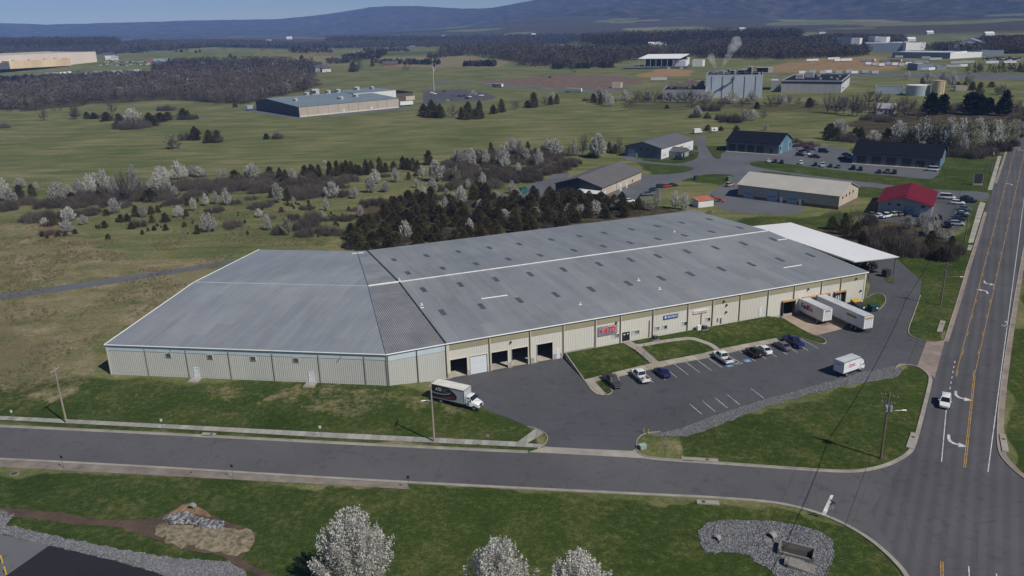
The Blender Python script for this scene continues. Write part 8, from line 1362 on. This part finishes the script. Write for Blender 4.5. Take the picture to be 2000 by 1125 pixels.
zone('in the white grove beside the road bend', (0, 0, 1), pear=[(1752, 284, 236, 34), (1790, 288, 244, 30), (1802, 290, 228, 36), (1850, 294, 228, 36), (1873, 292, 230, 32), (1905, 290, 229, 32), (1940, 288, 233, 34), (1984, 268, 234, 26), (1706, 276, 254, 30), (1642, 263, 234, 28), (1880, 300, 258, 20), (1800, 302, 276, 16)], yellow=[(1770, 287, 246, 30), (1828, 292, 233, 36), (1865, 297, 250, 30), (1893, 294, 231, 34), (1925, 288, 236, 34), (1957, 284, 231, 34), (1972, 277, 231, 30)], cedar=[(1615, 272, 245, 24), (1632, 275, 248, 24), (1680, 275, 248, 22), (1730, 284, 250, 24), (1780, 292, 262, 22), (1820, 298, 266, 22), (1990, 268, 240, 18)], brush=[(1660, 276, 255, 40), (1740, 288, 262, 40), (1840, 304, 276, 44), (1880, 306, 276, 44), (1920, 302, 272, 44), (1950, 294, 266, 36), (1905, 308, 282, 36), (1970, 285, 262, 30), (1580, 285, 270, 36), (1550, 278, 266, 30)])
zone('in the thicket behind the canopy', (1600, 370, 6.25), pear=[(1070, 480, 310, 160), (1240, 450, 260, 120), (1400, 550, 330, 180), (1330, 570, 400, 120), (1590, 665, 510, 110), (1500, 600, 470, 90), (590, 640, 520, 75)], yellow=[(250, 490, 265, 110)], brush=[(800, 780, 450, 420), (1000, 790, 470, 360), (700, 650, 420, 280), (1150, 800, 550, 340), (1380, 810, 560, 340), (1550, 850, 560, 240), (620, 430, 240, 180), (1700, 790, 590, 160), (900, 560, 390, 260)], bare=[(400, 490, 190, 160), (500, 480, 220, 150), (640, 600, 340, 200), (850, 700, 420, 260), (1100, 740, 480, 260)], cedar=[(150, 490, 320, 150), (300, 550, 280, 160), (450, 600, 400, 200), (1480, 870, 700, 200), (1350, 720, 500, 180), (520, 700, 500, 160), (1600, 760, 560, 150)])
# evergreens that fill the thicket behind the roof
def fill(kind, poly, sp, h0, h1, lab, grp, wr=1.15):
    P = [tuple(p) for p in world(poly, GZ)]; a = np.array(P); x, y = np.meshgrid(np.arange(a[:, 0].min(), a[:, 0].max(), sp), np.arange(a[:, 1].min(), a[:, 1].max(), sp)); x = x.ravel()+rng.uniform(-.4, .4, x.size)*sp; y = y.ravel()+rng.uniform(-.4, .4, y.size)*sp; k = inpoly(x, y, P)
    for a_, b_ in zip(x[k], y[k]): h = rng.uniform(h0, h1); plant(kind, (a_, b_, T(a_, b_).item()), h, h*wr*rng.uniform(.85, 1.2), lab, grp)
TH = tile(600, 290, 6.25, [(500, 1150), (560, 1000), (700, 950), (880, 850), (960, 740), (1100, 680), (1250, 560), (1330, 600), (1500, 620), (1800, 720), (2000, 790)])+tile(860, 250, 6.25, [(420, 760), (640, 860), (860, 900), (1250, 850), (1440, 850), (1580, 860), (1950, 860), (2250, 920), (2250, 1100), (1950, 1150), (1300, 1250), (700, 1350)])+[(840, 500), (690, 505)]
fill('cedar', TH, 6.45, 3.6, 6.2, 'dark cedar packed into the evergreen thicket behind the warehouse', 'cedars packed behind the warehouse')
fill('brush', [(40, 398), (230, 376), (330, 366), (450, 350), (620, 345), (700, 360), (620, 384), (400, 386), (330, 396), (120, 412)], 8.0, 2.8, 5.4, 'brown leafless brush forming the understorey of the long hedgerow', 'brush along the long hedgerow', 2.4)
fill('brush', [(860, 330), (900, 302), (1060, 292), (1130, 318), (1060, 350), (940, 372), (870, 360)], 8.5, 2.6, 5.0, 'brown leafless brush beneath the blossoming trees beyond the tan shed', 'brush beneath the blossoming trees', 2.2)
fill('brush', TH, 12.0, 1.6, 3.4, 'brown brush between the cedars packed behind the warehouse', 'brush between the packed cedars', 2.6)
fill('brush', [(300, 432), (480, 408), (700, 396), (690, 465), (560, 468), (420, 455)], 21, 1.4, 3.0, 'low brown brush dotted over the open scrub', 'brush dotted over the open scrub', 2.6)
fill('evergreen', [(130, 455), (330, 415), (560, 400), (700, 410), (680, 470), (520, 470), (300, 460)], 11, .7, 1.7, 'tiny dark evergreen shrub dotted over the open scrub', 'tiny evergreen shrubs in the scrub', .85)
# three big blossoming trees at the bottom of the picture
BLOB = leafmat('blossom_near', [(.2, .18, .14), (.6, .58, .52), (.76, .745, .69), (.83, .815, .77), (.66, .645, .57)], .3); BIG = [pear(5.8, 36000, .09, BLOB, .62, 170), pear(6.2, 32000, .09, BLOB, .62, 160)]
for px, base, h, w, v, lab in ((698, 1165, 10.2, 10.2, 0, 'largest white blossoming tree standing at the bottom edge of the picture'), (978, 1235, 9.4, 9.2, 1, 'middle white blossoming tree cut by the bottom edge'), (1132, 1245, 8.6, 8.6, 1, 'right white blossoming tree cut by the bottom edge')):
    b = g1(px, base); h = hgt(b, px, {698: 1000, 978: 1058, 1132: 1083}[px]); o = thing('pear_tree', lab, 'tree', tuple(b), rng.uniform(0, 6), 'white blossoming trees along the bottom edge'); nplink('trunk', BIG[v][1], o); nplink('crown', BIG[v][0], o); o.scale = (w/5.6, w/5.6, h/H0)
# ------------------------------------------------------------------ woodland that reads as one mass
def mass(name, polys, n, kinds, hs, seed=0, label=None):
    "many small crowns merged: each a few dozen leaf clumps, sizes growing with distance"
    vs, fs, mi, k = [], [], [], 0; px = np.zeros((0, 2)); tot = 0
    for poly in polys:
        a = np.array(poly); lo, hi = a.min(0), a.max(0); q = rng.uniform(lo, hi, (int(n*4), 2)); q = q[inpoly(q[:, 0], q[:, 1], poly)]; px = np.concatenate([px, q[:n]])
    P = gat(px[:, 0], px[:, 1]); d = np.hypot(P[:, 0], P[:, 1]); m = len(P); h = rng.uniform(hs[0], hs[1], m); w = h*rng.uniform(.45, .8, m)*np.clip(d/900, 1, 2.6); q = 56
    kd = rng.choice(len(kinds), m, p=[x[1] for x in kinds])
    u = rng.uniform(0, 1, (m, q)); az = rng.uniform(0, 6.28, (m, q)); con = (np.array([x[2] for x in kinds])[kd])[:, None]
    zz = np.where(con, u**1.1, .22+.78*u**.8); rr_ = np.where(con, (1-zz)**.8, np.sqrt(np.clip(1-((zz-.6)/.45)**2, .05, 1)))*rng.uniform(.4, 1, (m, q))*w[:, None]/2
    Q = np.stack([P[:, :1]+rr_*np.cos(az), P[:, 1:2]+rr_*np.sin(az), P[:, 2:]+zz*h[:, None]], -1).reshape(-1, 3); s = np.repeat(np.clip(d/900, .75, 6), q)*rng.uniform(.35, .9, m*q)
    V, F = quads_np(Q, s*.9, s*1.5, np.tile(np.array([0, 0, .7]), (m*q, 1))); me = npmesh(name, V, F, [x[0] for x in kinds], np.repeat(kd, q)); o = nplink(name, me); tag(o, label, 'woodland', None, 'stuff'); return o
WT = leafmat('wood_twig', [(.07, .053, .043), (.09, .07, .057), (.11, .087, .072), (.08, .063, .05)], 0); WT2 = leafmat('wood_grey', [(.1, .088, .085), (.13, .116, .112), (.15, .138, .13)], 0); WC_ = leafmat('wood_cedar', [(.01, .013, .007), (.02, .022, .011), (.033, .03, .015)], 0); WB = leafmat('wood_blossom', [(.22, .21, .19), (.3, .29, .27), (.38, .37, .34)], .2); WG = leafmat('wood_budding', [(.09, .085, .045), (.12, .11, .06)], 0)
t0 = lambda k, pts: [(p[0]/k, p[1]/k) for p in pts]
mass('woodland', [[(-60, 216), (-60, 172), (20, 176), (60, 165), (130, 158), (230, 156), (330, 150), (330, 190), (220, 196), (130, 203), (60, 213), (0, 218)], [(330, 190), (300, 148), (420, 140), (560, 140), (600, 150), (612, 172), (560, 186), (520, 192), (500, 200), (470, 203), (400, 200)]], 2000, [(WT, .62, False), (WT2, .17, False), (WC_, .14, True), (WB, .012, False), (WG, .058, False)], (8, 14), 1, 'brown leafless woodland below the far left warehouse')
mass('woodland', [[(-60, 168), (0, 158), (60, 158), (150, 152), (260, 150), (320, 148), (320, 158), (200, 168), (60, 178), (-60, 186)]], 900, [(WC_, .86, True), (WT, .125, False), (WB, .015, False)], (7, 11), 2, 'dark evergreen band below the far left warehouse')
mass('woodland', [[(300, 148), (300, 134), (420, 126), (540, 122), (610, 130), (618, 142), (560, 150), (420, 152)]], 900, [(WT, .62, False), (WT2, .12, False), (WC_, .25, True), (WB, .01, False)], (9, 15), 3, 'wood with pines around the houses left of centre')
mass('woodland', [[(-60, 114), (-60, 96), (120, 100), (200, 94), (330, 92), (340, 99), (240, 105), (100, 111)]], 1100, [(WT, .6, False), (WC_, .4, True)], (11, 17), 4, 'dark wood behind the far left warehouse')
mass('woodland', [[(220, 95), (280, 84), (420, 83), (560, 90), (600, 95), (420, 92), (330, 97)], [(560, 95), (640, 88), (820, 84), (1000, 84), (1060, 88), (1040, 96), (900, 92), (820, 92), (700, 94)]], 1500, [(WT, .75, False), (WC_, .25, True)], (12, 18), 5, 'brown wooded ridge beneath the mountains left of centre')
mass('woodland', [[(850, 105), (870, 99), (1000, 97), (1150, 99), (1345, 100), (1440, 104), (1435, 116), (1340, 112), (1240, 118), (1200, 126), (1120, 130), (1020, 131), (1000, 120), (920, 110)]], 2200, [(WT, .5, False), (WC_, .5, True)], (11, 17), 6, 'dark wood in front of the far earthworks')
mass('woodland', [[(1340, 104), (1420, 95), (1560, 95), (1700, 104), (1690, 110), (1560, 116), (1460, 116), (1420, 112)], [(1330, 92), (1400, 82), (1560, 84), (1640, 92), (1560, 97), (1400, 97)]], 1500, [(WT, .7, False), (WC_, .3, True)], (11, 16), 7, 'brown wood between the plant and the far white complex')
mass('woodland', [[(660, 113), (740, 103), (760, 104), (740, 116), (690, 118)], [(760, 127), (720, 122), (860, 122), (860, 127)], [(905, 128), (970, 126), (965, 130), (905, 130)], [(1075, 134), (1190, 128), (1200, 133), (1080, 136)]], 130, [(WC_, .8, True), (WT, .2, False)], (6, 9), 8, 'dark hedges between the far fields at top centre')
mass('woodland', [[(1800, 103), (1900, 98), (2050, 96), (2050, 104), (1930, 106)], [(1880, 96), (1940, 84), (2060, 80), (2060, 93)], [(1500, 90), (1620, 80), (1760, 80), (1760, 88), (1620, 88)]], 900, [(WT, .75, False), (WC_, .25, True)], (12, 18), 9, 'brown wood behind the far white complex on the right')
mass('woodland', [[(1120, 84), (1340, 76), (1560, 74), (1560, 84), (1340, 90), (1180, 92)], [(640, 82), (1120, 76), (1120, 86), (640, 88)], [(-60, 90), (230, 86), (230, 95), (-60, 98)]], 1500, [(WT, .8, False), (WC_, .2, True)], (16, 26), 10, 'distant hazy woods at the foot of the mountains')
mass('woodland', [[(560, 100), (600, 98), (650, 100), (648, 104), (570, 104)], [(700, 100), (790, 98), (800, 101), (720, 104)], [(830, 112), (900, 106), (905, 109), (840, 115)], [(1480, 108), (1530, 104), (1540, 108), (1490, 114)], [(1600, 106), (1690, 104), (1690, 107), (1610, 110)], [(1860, 92), (1990, 88), (1990, 91), (1870, 96)], [(1890, 140), (2050, 138), (2050, 141), (1890, 143)], [(640, 122), (700, 118), (705, 121), (645, 127)], [(330, 122), (420, 120), (420, 124), (330, 127)]], 60, [(WC_, .45, True), (WT, .55, False)], (6, 11), 11, 'broken hedges and tree lines between the far fields')
zone('along the lower edge of the left wood', (0, 0, 1), bare=[(20, 217, 190, 22), (70, 214, 186, 24), (120, 206, 176, 22), (165, 203, 174, 20), (215, 200, 172, 22), (262, 197, 168, 22), (300, 194, 166, 20), (345, 194, 164, 22), (390, 200, 170, 20), (430, 203, 172, 22), (472, 204, 176, 20), (510, 195, 166, 20), (560, 187, 160, 22)], pear=[(110, 188, 176, 9), (140, 186, 174, 9), (390, 192, 172, 14), (408, 192, 178, 10), (560, 183, 160, 21), (133, 158, 146, 9), (70, 182, 174, 7), (32, 184, 176, 8)])
zone('on the crest of the far left field', (300, 60, 6.25), cedar=[(280, 260, 215, 40), (340, 262, 225, 70), (565, 262, 228, 40), (520, 268, 238, 40), (940, 330, 280, 60), (1000, 340, 300, 45), (1820, 440, 250, 110), (240, 460, 370, 150), (430, 460, 360, 160), (540, 440, 355, 150), (690, 430, 360, 90), (750, 430, 345, 90)], bare=[(410, 275, 190, 50), (870, 240, 190, 50), (1330, 250, 210, 80), (1930, 450, 270, 110), (1640, 380, 310, 130)])
zone('near the pale road at top centre', (660, 0, 2.961), bare=[(395, 415, 370, 55), (805, 380, 330, 30), (1360, 425, 390, 40), (120, 415, 340, 70)], cedar=[(90, 415, 355, 60), (200, 385, 340, 30), (1225, 450, 440, 20)])
# ------------------------------------------------------------------ dry weeds in the rough ground
def weeds(name, poly, n, h0, h1, m):
    P = [tuple(p) for p in world(poly, GZ)]; a = np.array(P); lo, hi = a.min(0), a.max(0); q = rng.uniform(lo, hi, (n*3, 2)); q = q[inpoly(q[:, 0], q[:, 1], P)]; d = fbm(q[:, 0], q[:, 1], 11, 31, 3); q = q[d > .5][:n]; k = len(q); bl = 7; A = np.repeat(np.column_stack([q, T(q[:, 0], q[:, 1])]), bl, 0)+rng.normal(0, .22, (k*bl, 3))*np.array([1, 1, 0]); B = A+rv(k*bl)*np.array([.4, .4, 0])*.5+np.array([0, 0, 1])*rng.uniform(h0, h1, (k*bl, 1)); V, F = ribbons_np(A, B, .035*np.ones(len(A))); o = nplink(name, npmesh(name, V, F, m)); o['kind'] = 'stuff'
weeds('dry_weeds', [(-150, 790), (-150, 470), (60, 430), (260, 510), (460, 505), (215, 665), (205, 735), (90, 775)], 5500, .25, .7, WEED)
weeds('dry_weeds', [(20, 470), (300, 405), (640, 385), (715, 480), (500, 490), (250, 500)], 4000, .2, .7, WEED)
# ------------------------------------------------------------------ mountains
def mountains():
    prof = [(-900, 48), (-300, 52), (0, 45), (90, 47.5), (170, 46), (300, 42), (420, 39), (540, 37), (600, 32), (640, 27), (690, 20), (720, 14), (760, 12), (810, 11), (870, 15), (930, 17), (960, 15), (1000, 8), (1040, 1), (1100, -14), (1200, -38), (1400, -66), (1700, -84), (2000, -92), (2600, -80), (3200, -50)]
    px = np.array([p[0] for p in prof], float); r = rays(px, np.array([p[1] for p in prof], float)); paz = np.arctan2(r[:, 0], r[:, 1]); pel = r[:, 2]/np.hypot(r[:, 0], r[:, 1])
    az = np.linspace(R(-62), R(62), 900); rr = np.concatenate([np.linspace(4800, 9200, 150), np.linspace(9250, 9600, 8)]); A, Rr = np.meshgrid(az, rr); el = np.interp(A, paz, pel); Dk = np.interp(A, [R(-62), R(-12), R(8), R(62)], [9200, 9000, 7800, 7400])
    x = Rr*np.sin(A); y = Rr*np.cos(A); foot = np.interp(A, [R(-62), R(-8), R(5), R(62)], [6800, 6200, 4900, 4800]); t = np.clip((Rr-foot)/(Dk-foot), 0, 1)
    rid = CAMH+el*Dk; spur = (fbm(x, y, 1500, 3, 5)-.5); p = t**1.25; n = np.abs(fbm(x*1.0, y*.55, 900, 9, 4)-.5)*2
    low = T(np.minimum(Rr, 6000)*np.sin(A), np.minimum(Rr, 6000)*np.cos(A)); z = low*(1-p)+rid*p-(rid*.5)*n*np.sin(np.pi*np.clip(t, 0, 1))**1.0*.8+spur*210*np.sin(np.pi*t)
    z = np.where(Rr > Dk, rid-(Rr-Dk)*.12, z); z = np.minimum(z, CAMH+el*Rr*1.0+0*z+np.where(t >= 1, 0, 40*t*(1-t))); z = z+(fbm(x, y, 130, 41, 3)-.5)*9*np.clip(t*3, 0, 1); z = np.maximum(z, -2+0*z); k = len(az); i = (np.arange(len(rr)-1)[:, None]*k+np.arange(k-1)[None]).ravel(); F = np.stack([i, i+1, i+1+k, i+k], 1)[:, ::-1]
    m, nn, l, b = newmat('forest_mountain'); v = geo(nn); f = noise(nn, l, v, .012, 6, .65); f2 = noise(nn, l, v, .0016, 4, .6); rp = ramp(nn, [(.34, (.018, .022, .015)), (.5, (.05, .044, .034)), (.66, (.1, .082, .062))]); l.new(f, rp.inputs[0]); r2 = ramp(nn, [(.62, (0, 0, 0)), (.7, (1, 1, 1))]); l.new(f2, r2.inputs[0]); z_ = nn.new('ShaderNodeSeparateXYZ'); l.new(v, z_.inputs[0]); lowm = ramp(nn, [(.0, (1, 1, 1)), (.14, (1, 1, 1)), (.2, (0, 0, 0))]); l.new(mth(nn, l, 'DIVIDE', z_.outputs[2], 800), lowm.inputs[0]); c = mixc(nn, l, mth(nn, l, 'MULTIPLY', mth(nn, l, 'MULTIPLY', r2.outputs[0], lowm.outputs[0]), .6), rp.outputs[0], (.1, .092, .055)); l.new(c, b.inputs['Base Color']); b.inputs['Roughness'].default_value = 1; b.inputs['Specular IOR Level'].default_value = 0
    me = npmesh('mountains', np.stack([x, y, z], -1).reshape(-1, 3), F, m); me.polygons.foreach_set('use_smooth', [True]*len(me.polygons)); o = nplink('mountains', me); o['kind'] = 'structure'
mountains()
# ------------------------------------------------------------------ the air
HZ = 13.0
mb = MB(); mb.box((-9800, -400, -60), (9800, 9750, 1000)); m = bpy.data.materials.new('haze'); m.use_nodes = True; n = m.node_tree.nodes; n.remove(n['Principled BSDF']); v = n.new('ShaderNodeVolumePrincipled'); v.inputs['Color'].default_value = (.26, .46, 1.0, 1); v.inputs['Density'].default_value = 7.8e-5; v.inputs['Anisotropy'].default_value = -.3
m.node_tree.links.new(v.outputs[0], n['Material Output'].inputs['Volume']); o = mb.build('haze', m); o['kind'] = 'stuff'
